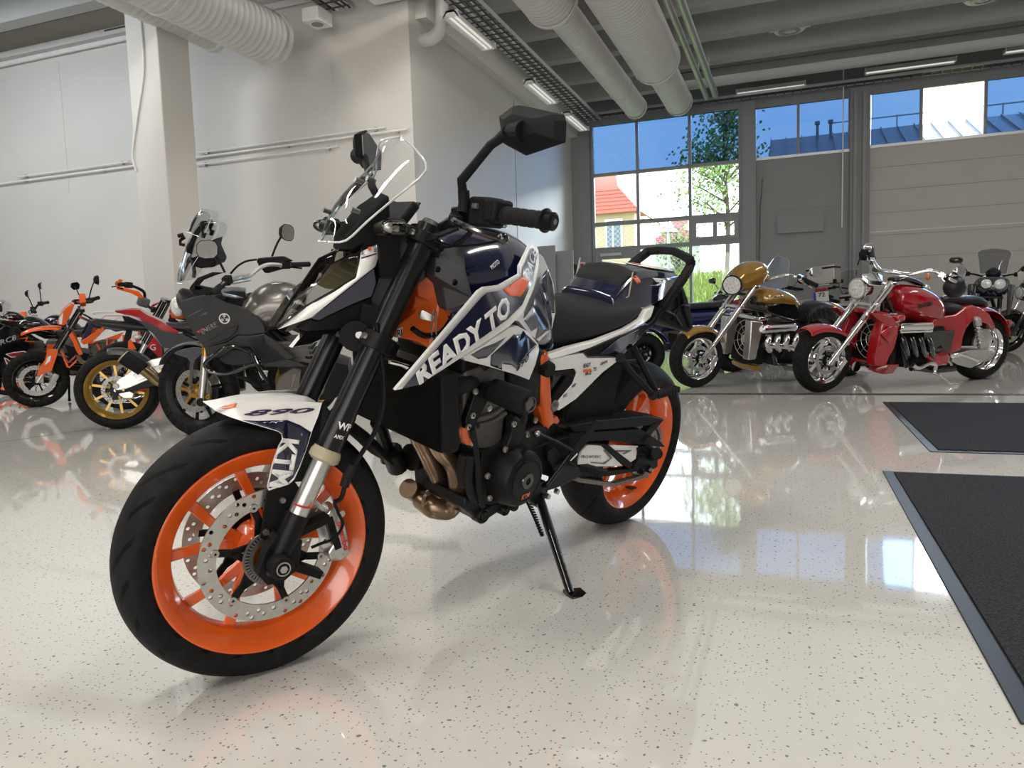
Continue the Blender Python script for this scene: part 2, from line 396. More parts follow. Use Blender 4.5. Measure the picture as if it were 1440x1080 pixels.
# opening casement in the right column
x0, x1 = c2+.03, wx1-.05; za, zb = z3_+.04, z2_-.04; mid = (x0+x1)/2
W2 = struct(rect(x0, x1, za, za+.09, YB-.03, .1).done('window_2', M_frame), 'small two-pane opening casement')
for a_, b_, c_, d_ in ((x0, x1, zb-.09, zb), (x0, x0+.09, za+.09, zb-.09), (x1-.09, x1, za+.09, zb-.09), (mid-.04, mid+.04, za+.09, zb-.09)):
    rect(a_, b_, c_, d_, YB-.03, .1).done('window_frame', M_frame, W2)
for a_, b_ in ((x0+.09, mid-.04), (mid+.04, x1-.09)): rect(a_, b_, za+.09, zb-.09, YB-.03, .01).done('pane', G_clear, W2)
# glazed door in the left column
x0, x1, zt = wx0+.06, c1-.04, z3_-.05
D = struct(rect(x0, x0+.13, 0, zt, YB-.03, .09).done('door_1', M_frame), 'grey framed glass door')
for a_, b_, c_, d_ in ((x1-.13, x1, 0, zt), (x0+.13, x1-.13, zt-.16, zt), (x0+.13, x1-.13, 0, .25)): rect(a_, b_, c_, d_, YB-.03, .09).done('door_frame', M_frame, D)
rect(x0+.13, x1-.13, .25, zt-.16, YB-.03, .01).done('pane', G_clear, D)
MB().box((x0+.35, YB-.11, zt-.07), (.45, .06, .06)).done('door_closer', M_galv, D)
MB().box((x1-.06, YB-.11, 1.0), (.04, .05, .18)).done('door_handle', M_galv, D)
# overhead doors with windows on top
def overhead(name, x0, x1, zb_, zt_, cols, lab, mt, seams):
    Dd = struct(rect(x0, x1, 0, zb_-.05, YB+.02, .06).done(name, mt), lab)
    rect(x0, x1, zt_, wz1+.1, YB+.02, .08).done('door_header', M_frame, Dd)
    rect(x0, x1, zb_-.05, zb_, YB+.01, .07).done('rail', M_alu, Dd)
    n = len(cols)
    for i in range(n-1):
        a_, b_ = cols[i][0], cols[i+1][0]
        rect(a_+.025, b_-.025, zb_, zt_, YB+.02, .01).done('pane', cols[i][1], Dd)
        rect(b_-.025, b_+.025, zb_, zt_, YB+.01, .07).done('mullion', M_frame, Dd)
    for s_ in seams: rect(x0, x1, s_-.006, s_+.006, YB-.012, .01).done('seam', M_frame if mt is M_wallb else M_white, Dd)
    return Dd
dm = (0.0867,16,4.2862)[0]
D2 = overhead('door_2', dx0, dx1, ub1, ut1, [(dx0, G_blue), (dm, G_blue), (dx1, None)], 'grey overhead door with two blue windows at its top', M_wallb, (ub1-1.05, ub1-2.3))
for (x0, zc, wd, hg) in (((-0.7443,16,2.7115)[0], 0, 0, 0),): pass
a = (-0.2999,16,2.5932); b = (0.551,16,2.2822)
MB().box(((a[0]+b[0])/2, YB-.05, (a[2]+b[2])/2), (b[0]-a[0], .08, a[2]-b[2]+.03)).done('letter_flap', M_wallb, D2)
e1, e2, e3, e4 = (2.2131,16,4.2949)[0], (3.2406,16,4.2933)[0], 0, 0
E_ = e2+(e2-e1)
D3 = overhead('door_3', ex0, XR-.5, ub2, ut2, [(ex0, G_blue), (e1, G_clear), (e2, G_blue), (E_, G_blue), (E_+1.4, G_blue), (XR-.5, None)], 'wide white overhead door with windows along its top', mat('door_cream', (.46, .44, .41), .5, var=.02, scale=2), ((2.6474,16,2.1869)[2],))
for k in range(1, 9):
    zz_ = ub2*k/9; rect(ex0, XR-.5, zz_-.003, zz_+.003, YB-.012, .006).done('groove', M_wallb, D3)
# cable down the pier
a = [(0.8669,15.7,5.6772), (0.8739,15.7,4.6478), (0.8695,15.7,3.4751), (0.8651,15.7,2.2846)]
tag(MB().tube(a, .012, 8, sm=4).done('cable', M_white), 'thin cable hanging from the ceiling in front of the pier by the overhead doors', 'cable')
a = [(-0.5765,15.9,3.3802), (-0.5906,15.9,3.077), (-0.6178,15.9,2.8988), (-0.6328,15.9,2.2717), (-0.6484,15.9,1.4272)]
tag(MB().tube([(p[0], 15.96, p[2]) for p in a], .006, 8).done('cable', M_dark), 'dark cable fixed down the grey overhead door', 'cable')

# ---------- ducts, trays, lamps
def duct(name, lab, segs, hoop=None):
    """segs: list of (x, y, z, r); corrugated round duct along y"""
    c0 = Vector(segs[0][:3]); t = thing(name, lab, 'duct', c0)
    m = MB()
    P = []; 
    for a, b in zip(segs, segs[1:]):
        L = abs(b[1]-a[1]); k = max(1, int(L/.09)) if abs(a[3]-b[3]) < .005 else 4
        for i in range(k):
            u = i/k; P.append((Vector(a[:3])*(1-u)+Vector(b[:3])*u, a[3]*(1-u)+b[3]*u, abs(a[3]-b[3]) < .005))
    rings = []
    for p, r, cor in P:
        p = p-c0
        for dy, dr in ((-.02, 0), (-.006, .006), (.006, .006), (.02, 0)) if cor else ((0, 0),):
            rings.append([p+Vector((math.cos(q*PI/14)*(r+dr), dy, math.sin(q*PI/14)*(r+dr))) for q in range(28)])
    m.loft(rings).done('pipe', M_duct, t, sharp=50)
    for s_ in segs[1:-1] + [segs[-1]]:
        p = Vector(s_[:3])-c0
        MB().lathe([(s_[3]+.002, -.03), (s_[3]+.016, -.03), (s_[3]+.016, .03), (s_[3]+.002, .03)], p, n=28).done('joint_ring', M_duct, t)
    y0, y1 = sorted((segs[0][1], segs[-1][1])); k = 3
    for i in range(k):
        y = y0+(y1-y0)*(i+.6)/k
        s_ = min(segs, key=lambda q: abs(q[1]-y))
        p = Vector((s_[0], y, s_[2]))-c0; r = max(q[3] for q in segs)
        MB().box((p.x, p.y, p.z+(ZC-s_[2])/2), (.012, .012, ZC-s_[2]-.02)).done('hanger_rod', M_galv, t)
    return t
q = (-2.749,14.17,4.6003)
duct('ventilation_duct', 'slim white ridged duct under the ceiling, left of the thick stepped duct', [(q[0], 3, 4.6, .33), (q[0], 9.0, 4.6, .33), (q[0], 9.35, 4.6, .2), (q[0], 12.9, 4.6, .2), (q[0], 14.2, 4.6, .2)])
duct('ventilation_duct', 'thick white duct stepping down to a slimmer end near the tall window', [(-1.97, 2, 4.62, .36), (-1.97, 8.3, 4.62, .36), (-1.97, 11.8, 4.62, .36), (-1.97, 12.2, 4.62, .235), (-1.97, 14.3, 4.62, .235)])
for k, (dx, lab, r) in enumerate(((0, 'left one of two slim galvanised pipes running under the ceiling', .045), (.16, 'right one of two slim galvanised pipes running under the ceiling', .055))):
    m = MB(); m.cyl((0, 0, 0), (0, 12.2-k*.1, 0), r, n=14)
    t = thing('ceiling_pipe', lab, 'pipe', (-1.46+dx, 2, 4.6)); m.done('tube', M_galv, t)
    for y in (2, 6.5, 11): MB().box((0, y, .57), (.012, .012, 1.1)).done('hanger_rod', M_galv, t)
x, y, z, r = *(-6.0197,7.9,4.2837), .31
duct('ventilation_duct', 'big ridged duct with a capped end pointing at the left wall', [(x, 1, z, r), (x, 6.2, z, r), (x, 7.9, z, r)])
x, y, z = (-6.8844,7.9,4.4621)
duct('ventilation_duct', 'smaller ridged duct behind the pillar beside the big capped duct', [(x, 1, z, .19), (x, 5.2, z, .19), (x, 7.9, z, .19)])
# cable trays with lamps
def tray(lab, x, y0, y1, z, w):
    t = thing('cable_tray', lab, 'cable tray', (x, y0, z)); L = y1-y0
    for s_ in (-1, 1): MB().box((s_*w/2, L/2, .03), (.012, L, .06)).done('side_rail', M_galv, t)
    k = int(L/.16); m = MB()
    for i in range(k): m.box((0, .08+i*.16, 0), (w, .02, .012))
    m.done('rung_lattice', M_dark, t)
    for i in range(5):
        xx = -w/2+.06+(w-.12)*i/4
        MB().tube([(xx+random.uniform(-.02, .02), L*j/8, .02+random.uniform(0, .02)) for j in range(9)], .013, 6).done('cable', M_white if i % 2 else M_dark, t)
    for i in range(max(2, int(L/2.4))): MB().box((-w/2, 1+i*2.4, (ZC-z)/2), (.012, .012, ZC-z-.02)).done('hanger_rod', M_galv, t)
    return t
tx = (-3.5289,15,4.5296)[0]
tray('long black cable tray with lamps running beside the side wall towards the tall window', -3.75, 4.4, 14.9, 4.6, .36)
tray('short cable tray ending at the top of the left wall near the speaker box', (-5.3426,8.3,4.649)[0], 3.5, 8.5, 4.72, .34)
t = thing('cable_tray', 'cable tray running across the top of the window wall', 'cable tray', (-4.3, 15.55, 4.88))
for s_ in (-1, 1): MB().box((7, s_*.13, .02), (14, .012, .05)).done('side_rail', M_galv, t)
m = MB()
for i in range(90): m.box((.1+i*.155, 0, 0), (.02, .26, .012))
m.done('rung_lattice', M_dark, t)
for i in range(4): MB().tube([(14*j/10, -.09+.06*i+random.uniform(-.02, .02), .02) for j in range(11)], .014, 6).done('cable', M_dark, t)
def lamp(lab, c, L, axis):
    t = thing('ceiling_lamp', lab, 'lamp', c, 'fluorescent ceiling lamps')
    R = Matrix.Rotation(0 if axis == 'y' else -PI/2, 4, 'Z'); t.matrix_world = Matrix.Translation(c) @ R
    MB().loft([[(-.11, y, -.02), (-.06, y, .06), (.06, y, .06), (.11, y, -.02), (.09, y, -.02), (.05, y, .035), (-.05, y, .035), (-.09, y, -.02)] for y in (0, L)]).done('housing', M_white, t)
    for s_ in (-1, 1): MB().cyl((s_*.035, .03, .0), (s_*.035, L-.03, .0), .013, n=10).done('tube', M_tube, t)
    for y in (.01, L-.01): MB().box((0, y, .02), (.2, .02, .08)).done('end_cap', M_white, t)
    for y in (.2, L-.2): MB().box((0, y, .09), (.02, .02, .07)).done('bracket', M_galv, t)
for i, (lab, y) in enumerate((('tube lamp under the long cable tray, nearest the corner of the pale wall', 8.6), ('tube lamp under the long cable tray, second from the pale wall corner', 11.5), ('tube lamp at the far end of the long cable tray by the tall window', 13.6))):
    lamp(lab, (-3.9, y, 4.46), 1.25, 'y')
a = (-1.0347,15.4,4.938); lamp('tube lamp on the window wall above the grey overhead door', (a[0], 15.42, a[2]), 1.25, 'x')
a = (1.2088,15.4,5.005); lamp('tube lamp on the window wall above the left end of the wide white door', (a[0], 15.42, a[2]), 1.45, 'x')
a = (3.3737,15.4,5.0413); lamp('tube lamp on the window wall in the upper right corner', (a[0], 15.42, a[2]), 1.45, 'x')
# long round pipe under the beams near the window wall
t = thing('ceiling_pipe', 'long white pipe running across the ceiling before the window wall', 'pipe', (-2.2, 14.2, 4.86))
MB().cyl((0, 0, 0), (13, 0, 0), .085, n=18).done('tube', M_ceil, t)
for x in (1, 4, 7): MB().box((x, 0, .45), (.012, .012, .8)).done('hanger_rod', M_galv, t)
tag(MB().tube([(-2.2, 13.9, 5.0), (3, 13.9, 4.98), (10.8, 13.9, 5.0)], .012, 6).done('cable', M_dark), 'thin dark cable strung along the ceiling beside the long white pipe', 'cable')
# ceiling air vents
for lab, x, y in (('round ceiling air vent on a white plate, the one beside the two slim pipes', -.06, 12.8), ('round ceiling air vent on a white plate, the one in the upper right', 2.52, 12.75)):
    t = thing('air_vent', lab, 'vent', (x, y, 5.2), 'round ceiling vents')
    MB().box((0, .12, .12), (.62, .5, .24)).done('plate', M_white, t, bevel=.01)
    MB().lathe([(.05, -.14), (.22, -.13), (.25, -.10), (.22, -.07), (.12, 0), (.05, 0)], (0, 0, 0), 'Z', 32).done('diffuser', M_white, t)
    MB().lathe([(.10, -.155), (.16, -.15), (.16, -.14), (.10, -.145)], (0, 0, 0), 'Z', 32).done('ring', M_galv, t)
# corner elbow pipe, speaker box, soffit
a = (-4.3742,8.9,4.4827); c = Vector((XS+.099, 9.0, 4.35))
t = thing('elbow_pipe', 'pale elbow pipe at the top corner where the two walls meet', 'pipe', c)
MB().tube([(.2, 0, .60), (.2, 0, .3), (.16, 0, .12), (.04, 0, .04), (-.1, 0, .04)], .085, 16, sm=4).done('tube', M_duct, t)
MB().lathe([(.06, -.01), (.1, -.01), (.1, .01), (.06, .01)], (-.1, 0, .04), 'X', 20).done('rim', M_duct, t)
a = (-5.5293,8.2,4.5599); t = thing('speaker_box', 'small white square box with a round grille under the short cable tray', 'speaker', (a[0], 8.2, a[2]))
MB().box((0, 0, 0), (.24, .3, .16)).done('housing', M_white, t, bevel=.008); MB().box((0, 0, .11+(ZC-a[2]-.2)/2), (.02, .02, ZC-a[2]-.12)).done('hanger_rod', M_galv, t)
MB().lathe([(.0, -.005), (.07, -.005), (.075, 0), (0, 0)], (0, 0, -.08), 'Z', 24).done('grille', M_wallb, t)
struct(MB().box(((-4.4276,8,4.3877)[0]-.05, 6.9, 4.98), (.85, 3.3, .5)).done('beam_soffit', M_white))
# partition panels, extinguisher etc. near the door
for lab, x0, x1, y, zt in (('taller grey partition screen standing by the side wall', (-4.1725,12.5,1.9594)[0], (-3.8489,12.5,1.9394)[0], 12.5, (-4.0539,12.5,2.0009)[2]), ('shorter grey partition screen standing beside the taller one', (-3.9122,12.7,1.8962)[0], (-3.5889,12.7,1.8768)[0], 12.7, (-3.7945,12.7,1.9138)[2])):
    t = thing('partition_screen', lab, 'screen', ((x0+x1)/2, y, 0))
    MB().box((0, 0, zt/2+.03), (x1-x0, .04, zt-.06)).done('panel', M_wallb, t, bevel=.006)
    for s_ in (-1, 1): MB().box((s_*(x1-x0)*.35, 0, .02), (.05, .4, .04)).done('foot', M_galv, t)
def extinguisher(lab, c, hgt, txt=None):
    t = thing('fire_extinguisher', lab, 'fire extinguisher', c)
    r = hgt*.16
    MB().lathe([(0, 0), (r, 0), (r, hgt*.72), (r*.75, hgt*.82), (r*.3, hgt*.87), (0, hgt*.87)], (0, 0, 0), 'Z', 28, closed=False).done('body', M_redp, t)
    MB().cyl((0, 0, hgt*.86), (0, 0, hgt*.94), r*.28, n=14).box((.0, r*.3, hgt*.96), (r*.3, r*1.3, .02)).box((0, r*.4, hgt*.9), (r*.3, r*1.1, .015)).done('valve', M_blackp, t)
    MB().tube([(r*.2, 0, hgt*.9), (r*1.2, 0, hgt*.85), (r*1.35, 0, hgt*.5), (r*1.2, 0, hgt*.25)], .012, 8, sm=5).done('hose', M_blackp, t)
    MB().lathe([(r*1.012, hgt*.3), (r*1.012, hgt*.55)], (0, 0, 0), 'Z', 20, a0=PI*1.1, a1=PI*1.8, closed=False).done('instruction_label', M_white, t, solid=.001)
    return t
a = (-4.2293,15.7,1.5634); extinguisher('small red fire extinguisher hung on the grey wall left of the glass door', (a[0], 15.72, a[2]-.25), .52)
a = (-4.308,15.84,1.8477); t = thing('sign_plate', 'tiny white sign with a red mark above the wall extinguisher', 'sign', (a[0], 15.94, a[2]))
MB().box((0, -.005, 0), (.14, .01, .18)).done('plate', M_white, t); MB().box((0, -.013, 0), (.07, .006, .11)).done('red_mark', M_redp, t)
tag(MB().tube([(-3.4359,12.6,1.7758),(-3.492,12.6,1.5601),(-3.5507,12.6,1.2574),(-3.6089,12.6,-0.0151)], .014, 8).done('stick', M_white), 'thin white stick leaning by the partition screens', 'stick')
a = (-4.3872,15.6,1.7186)
tag(MB().lathe([(.09, -.03), (.2, -.03), (.2, .03), (.09, .03)], (a[0]-.13, 15.75, a[2]), 'Y', 28).done('hose_reel', M_blackp), 'dark coiled hose on the wall beside the extinguisher', 'hose')

# ---------- floor items
t = thing('drain_channel', 'long dark drain grating set across the grey floor', 'drain', (0, 0, 0))
a, b = Vector((-1.6, 7.19, .0015)), Vector((9, 7.62, .0015)); d_ = (b-a).normalized(); nrm = Vector((-d_.y, d_.x, 0))
MB().bar(a, b, .13, .003).done('frame', M_dark, t)
m = MB(); k = 99
for i in range(240):
    p = a+d_*(.05+i*.044); m.bar(p-nrm*.05, p+nrm*.05, .018, .006)
m.done('grating', mat('drain_steel', (.14, .13, .12), .5, .6), t)
M_mat = mat('mat_pile', (.034, .034, .039), .95, var=.55, scale=160, bump=1., bscale=420, spec=.1)
M_matr = mat('mat_rubber', (.014, .015, .017), .5)
def floormat(lab, x0, x1, y0, y1):
    t = thing('floor_mat', lab, 'mat', ((x0+x1)/2, (y0+y1)/2, 0)); w, l = x1-x0, y1-y0
    MB().box((0, 0, .0025), (w, l, .005)).done('rubber_edge', M_matr, t, bevel=.002)
    MB().box((0, 0, .006), (w-.09, l-.09, .010)).done('pile', M_mat, t)
floormat('dark grey entrance mat nearest the camera at the right edge', .395, 1.95, 1.56, 3.86)
floormat('dark entrance mat lying further back, near the drain', .68, 2.3, 4.43, 6.68)
struct(MB().bar((-5.3796,3.6962,0)+tuple(), (-5.1968,4.6118,0), .006, .002).done('trim_floor_joint', M_dark))

# ---------- outdoors
M_grass = mat('grass', (.22, .29, .07), .9, var=.5, scale=9)
M_yel = mat('yellow_render', (.42, .345, .21), .8); M_roofr = mat('red_roof', (.40, .095, .06), .6, var=.1); M_roofr2 = mat('crimson_roof', (.30, .08, .095), .6)
M_roofg = mat('grey_roof', (.11, .13, .17), .5); M_leaf = mat('leaf', (.22, .34, .10), .7, var=.5, scale=20); M_bark = mat('bark', (.10, .08, .06), .9)
M_gl2 = mat('dark_window', (.10, .14, .18), .15); M_sheet = mat('grey_sheet', (.42, .44, .47), .5)
struct(MB().loft([[(x, 16.4, -.25), (x, 20, .6), (x, 30, 2.3), (x, 120, 2.4), (x, 120, -1), (x, 16.4, -1)] for x in (-70, 60)]).done('ground', M_grass))
def house(lab, c, w, d, wallh, roofh, hip, wm, rm, wins, chim=None):
    t = thing('house', lab, 'house', c)
    MB().box((0, 0, wallh/2), (w, d, wallh)).done('wall', wm, t)
    o = .4
    m = MB()
    b = [(-w/2-o, -d/2-o, wallh), (w/2+o, -d/2-o, wallh), (w/2+o, d/2+o, wallh), (-w/2-o, d/2+o, wallh)]
    k = roofh*.62; i_ = hip
    e = [(-w/2+i_, -d/2+i_, wallh+k), (w/2-i_, -d/2+i_, wallh+k), (w/2-i_, d/2-i_, wallh+k), (-w/2+i_, d/2-i_, wallh+k)]
    r_ = [(-w*.2, 0, wallh+roofh), (w*.2, 0, wallh+roofh)]
    m.mesh(b+e+r_, [(0,1,5,4),(1,2,6,5),(2,3,7,6),(3,0,4,7),(4,5,9,8),(5,6,9),(6,7,8,9),(7,4,8),(0,3,2,1)])
    for i in range(7):
        z = wallh+k*i/7; q = i_*i/7-o*(1-i/7)
        m.bar((-w/2+q, -d/2+q-.02, z), (w/2-q, -d/2+q-.02, z), .05, .05)
    m.done('roof', rm, t)
    for (x, z, ww, hh) in wins:
        f = MB().box((x, -d/2-.03, z), (ww+.24, .06, hh+.24)).done('window', M_white, t)
        MB().box((x, -d/2-.07, z), (ww, .03, hh)).done('window_pane', M_gl2, f)
    if chim: MB().box((chim[0], 0, wallh+roofh*.8), (.7, .7, roofh*1.1)).done('chimney', mat('chimney_brick', (.16, .09, .09), .8), t)
    return t
a = (-11.5464,44,4.7332); b = (-8.5936,44,4.5508); zt = (-10.8645,44,7.8965)[2]; zr = (-10.6262,44,8.947)[2]
w_ = b[0]-a[0]+3
house('yellow house with a hipped orange-red roof, seen through the tall window', (b[0]-w_/2, 47, -.2), w_, 7, (-9.1841,44,6.728)[2]+.1, zr-(-9.1841,44,6.728)[2]+.6, 1.2, M_yel, M_roofr,
      [(w_/2-3.6, (-10.5536,43.4,5.534)[2]+.1, .9, 1.5), (w_/2-1.2, (-10.5536,43.4,5.534)[2]+.1, .8, 1.5)], (-w_/2+2.2,))
a = (-10.3918,60,7.5058); b = (-6.7207,60,7.243)
house('low building with a crimson roof behind the wire fence', ((a[0]+b[0])/2, 62, -.2), b[0]-a[0], 5, (-9.1818,60,6.4274)[2], (-9.1621,60,7.9125)[2]-(-9.1818,60,6.4274)[2]+.5, 1.5, M_sheet, M_roofr2, [(-1, 1.2, .8, .9), (1.4, 1.2, .8, .9)])
a = (-9.5717,50,5.2862); t = thing('house', 'narrow pale building wing with tall windows between the yellow house and the crimson roof', 'house', (a[0]+1.4, 55.5, -.2))
MB().box((0, 0, 1.9), (2.6, 2, 3.8)).done('wall', M_yel, t); MB().box((0, 0, 3.95), (3.1, 2.6, .3)).done('roof', M_roofg, t)
for x in (-.8, 0, .8): f = MB().box((x, -1.03, 2.1), (.5, .06, 1.7)).done('window', M_white, t); MB().box((x, -1.08, 2.1), (.36, .04, 1.5)).done('window_pane', M_gl2, f)
t = thing('shed', 'long grey sheet metal shed beyond the fence', 'shed', ((-5.9866,70,7.5602)[0]+1.5, 72, -.2))
MB().box((0, 0, 1.0), (9, 4, 2.0)).done('wall', M_sheet, t); MB().loft([[(x, -2.3, 2.0), (x, 0, 3.6), (x, 2.3, 2.0)] for x in (-4.8, 4.8)]).done('roof', mat('pale_metal_roof', (.35, .38, .42), .4, .3), t)
# large grey roofed hall seen through the upper windows
a = (-0.5832,40,8.6801); b = (9.5966,40,8.5111); zr = (-0.2177,46,10.2471)[2]+.2
t = thing('hall_building', 'large building with a dark standing-seam roof seen through the high windows', 'building', (a[0], 42, -.2))
MB().box((15, 4, zr/2-.9), (30, 8, zr-1.8)).done('wall', M_sheet, t)
m = MB().loft([[(x, -1.2, zr-2.1), (x, 4, zr+.1), (x, 9.2, zr-2.1), (x, 4, zr-.4)] for x in (-.6, 31)])
for i in range(40): m.bar((-.6+i*.8, -1.25, zr-2.05), (-.6+i*.8, 4, zr+.16), .05, .06)
m.done('roof', M_roofg, t)
for i in range(14): MB().tube([(2.5+i*1.6, 3.2, zr+.0), (2.5+i*1.6, 3.2, zr+.55)], .04, 6).done('rail_post', M_sheet, t)
MB().tube([(2.5, 3.2, zr+.5), (24, 3.2, zr+.5)], .04, 6).done('snow_rail', M_sheet, t)
for x in ((1.2231,42,9.6891)[0]-a[0], (1.8878,42,9.6126)[0]-a[0]): MB().cyl((x, 3, zr-.6), (x, 3, zr+.45), .08, n=10).cyl((x, 3, zr+.45), (x, 3, zr+.62), .14, n=10).done('vent_pipe', M_roofg, t)
# tree outside
def tree(lab, c, hgt, rad, nleaf, zlow):
    t = thing('tree', lab, 'tree', c)
    m = MB(); m.tube([(0, 0, 0), (.1, 0, hgt*.4), (-.05, .1, hgt*.75), (0, 0, hgt*.95)], [.09, .07, .04, .02], 8, sm=3)
    ends = []
    for i in range(46):
        z = random.uniform(zlow, hgt*.97); a = random.uniform(0, 2*PI); rr = rad*random.uniform(.5, 1)*(1-.75*abs((z-hgt*.45)/(hgt*.6)))
        p = (math.cos(a)*rr, math.sin(a)*rr, z+.5)
        m.tube([(0, 0, z-.3), (p[0]*.5, p[1]*.5, z+.15), p], [.04, .025, .01], 5); ends.append(p); ends.append((p[0]*.6, p[1]*.6, z+.2))
    m.done('trunk', M_bark, t)
    m = MB()
    for i in range(nleaf):
        e = random.choice(ends); p = Vector(e)+Vector((random.gauss(0, .3), random.gauss(0, .3), random.gauss(0, .3)))
        n = Vector((random.uniform(-1, 1), random.uniform(-1, 1), random.uniform(-1, 1))).normalized(); u = n.orthogonal().normalized()*.075; v = n.cross(u.normalized())*.05
        m.mesh([p-u, p-v, p+u, p+v], [(0, 1, 2, 3)])
    m.done('foliage', M_leaf, t)
a = (-2.1909,27,3.3881); tree('leafy tree standing behind the right column of the tall window', (a[0], 27, 1.2), (-2.2822,27,7.3324)[2]-.8, 1.75, 2600, (-2.3061,27,3.831)[2]-1.2)
a = (-4.6431,34,3.8819); tree('small green bush tree by the wire fence', (a[0], 33, 2.2), 1.7, .7, 600, .3)
# wire fence
t = thing('wire_fence', 'wire mesh fence crossing the grass outside the tall window', 'fence', (-9, 30, 2.2))
for i in range(9): MB().cyl((i*2.2, 0, 0), (i*2.2, 0, 2.2), .035, n=8).done('post', M_galv, t)
m = MB()
for i in range(90):
    for s_ in (-1, 1):
        x = i*.2
        m.bar((x, 0, .1), (x+s_*2.0, 0, 2.1), .012, .012)
m.done('wire_mesh', M_galv, t)
t = thing('lamp_post', 'short grey lamp post with a flat head outside the tall window', 'lamp post', ((-4.8174,31.5,3.9771)[0], 31.5, 2.2))
MB().cyl((0, 0, 0), (0, 0, (-4.8154,31.5,4.1215)[2]-2.2), .06, n=10).done('post', M_galv, t)
MB().lathe([(0, 0), (.42, .02), (.3, .16), (.1, .2), (0, .2)], (0, 0, (-4.8166,31.5,4.0349)[2]-2.2), 'Z', 20, closed=False).done('lamp_head', M_galv, t)
m = MB()
for i in range(9000):
    x = random.uniform(-8, 3); y = random.uniform(17.2, 28); hh = random.uniform(.3, .95); dx = random.gauss(0, .12)
    z0 = -.25+(y-16.4)*.187; hh = z0+hh*.75; m.mesh([(x-.02, y, z0-.05), (x+.02, y, z0-.05), (x+dx, y+random.gauss(0, .1), hh)], [(0, 1, 2)])
tag(m.done('tall_grass', M_grass), 'tall green meadow grass growing outside the window', 'grass', kind='stuff')

# ---------- camera, world, light
cd = bpy.data.cameras.new('camera'); cam = bpy.data.objects.new('camera', cd); C.objects.link(cam)
cd.sensor_width = 36; cd.lens = 36*CAM_F/1440; cd.clip_start = .05; cd.clip_end = 500
r_, d_, f_ = [Vector(v) for v in CAM_R]
cam.matrix_world = Matrix(((r_.x, -d_.x, -f_.x, 0), (r_.y, -d_.y, -f_.y, 0), (r_.z, -d_.z, -f_.z, CAM_H), (0, 0, 0, 1)))
sc = bpy.context.scene; sc.camera = cam
w = bpy.data.worlds.new('sky'); sc.world = w; w.use_nodes = True; nt = w.node_tree; bg = nt.nodes['Background']
tc = nt.nodes.new('ShaderNodeTexCoord'); nz = nt.nodes.new('ShaderNodeTexNoise'); nz.inputs['Scale'].default_value = 3; nz.inputs['Detail'].default_value = 4
nt.links.new(tc.outputs['Generated'], nz.inputs['Vector'])
cr = nt.nodes.new('ShaderNodeValToRGB'); cr.color_ramp.elements[0].color = (.72, .82, .95, 1); cr.color_ramp.elements[1].color = (1, 1, 1, 1); cr.color_ramp.elements[0].position = .35; cr.color_ramp.elements[1].position = .65
nt.links.new(nz.outputs['Fac'], cr.inputs['Fac']); nt.links.new(cr.outputs['Color'], bg.inputs['Color']); bg.inputs['Strength'].default_value = 2.9
def area(name, loc, tgt, sx, sy, e, col=(1, 1, 1)):
    l = bpy.data.lights.new(name, 'AREA'); l.shape = 'RECTANGLE'; l.size = sx; l.size_y = sy; l.energy = e; l.color = col
    o = bpy.data.objects.new(name, l); C.objects.link(o); o.location = loc
    o.rotation_euler = (Vector(tgt)-Vector(loc)).to_track_quat('-Z', 'Y').to_euler(); return o
WARM, COOL = (1, .955, .89), (.80, .90, 1)
area('assumed_storefront_fill', (1, YF+.4, 2.2), (0, 8, 0), 9, 3.2, 330, (1, .96, .92))  # added fill light for an assumed storefront behind the camera; no window modelled
area('assumed_skylight', (-10.3, 5.2, 4.95), (-9.6, 8.65, 3.9), 4, 1.2, 82, COOL)  # area light for an assumed roof window by the left wall; no opening modelled
for i, (x, y, e) in enumerate(((-6, 3.5, 75), (-2.2, 1, 75), (1.5, 2.5, 70), (-9.5, 3, 75), (-3, 6, 70), (-1, -3, 80), (-6, -2, 80), (4.5, 8, 60))):
    area('assumed_ceiling_tubes', (x, y, 4.9), (x, y, 0), .25, 3.2, e, WARM)  # added area lights standing in for assumed tube lamps; no fittings modelled here
sl = bpy.data.lights.new('overcast_sky', 'SUN'); sl.energy = 15; sl.angle = math.radians(50); sl.color = (.78, .88, 1); so_ = bpy.data.objects.new('overcast_sky', sl); C.objects.link(so_)
so_.rotation_euler = (-Vector((.62, 1, .30))).to_track_quat('-Z', 'Y').to_euler()
area('hall_fill', (2.8, 9.5, 4.95), (2.8, 9.5, 0), 14, 11, 95, (1, .97, .92))  # broad fill light added to lift the dim back of the hall
vs = sc.view_settings; vs.view_transform = 'Standard'; vs.look = 'None'; vs.gamma = 1; vs.use_curve_mapping = False; vs.exposure = .68
sc.cycles.use_denoising = True; sc.cycles.max_bounces = 8; sc.cycles.diffuse_bounces = 4; sc.cycles.transparent_max_bounces = 16; sc.cycles.sample_clamp_indirect = 6

# ---- hero
# ---------- materials
O_or = mat('orange_paint', (.72, .105, .010), .22, coat=.6, var=.04)
O_orf = mat('orange_frame_paint', (.62, .10, .012), .3, coat=.3, var=.05)
O_navy = mat('navy_gloss', (.006, .008, .030), .14, coat=1., var=.1)
O_white = mat('white_gloss', (.74, .73, .71), .2, coat=.6, var=.02)
O_decw = mat('white_decal', (.76, .75, .73), .3, var=.02)
O_grey = mat('grey_decal', (.075, .078, .085), .3, coat=.3)
O_orde = mat('orange_decal', (.80, .13, .03), .3, coat=.3, var=.03)
O_purp = mat('purple_decal', (.035, .012, .06), .3)
O_blk = mat('satin_black', (.005, .005, .0055), .38, var=.2, spec=.16)
O_mat = mat('textured_black_plastic', (.0065, .0065, .007), .6, var=.2, bump=.25, bscale=900, spec=.16)
O_gls = mat('gloss_black', (.006, .006, .007), .12, coat=.6)
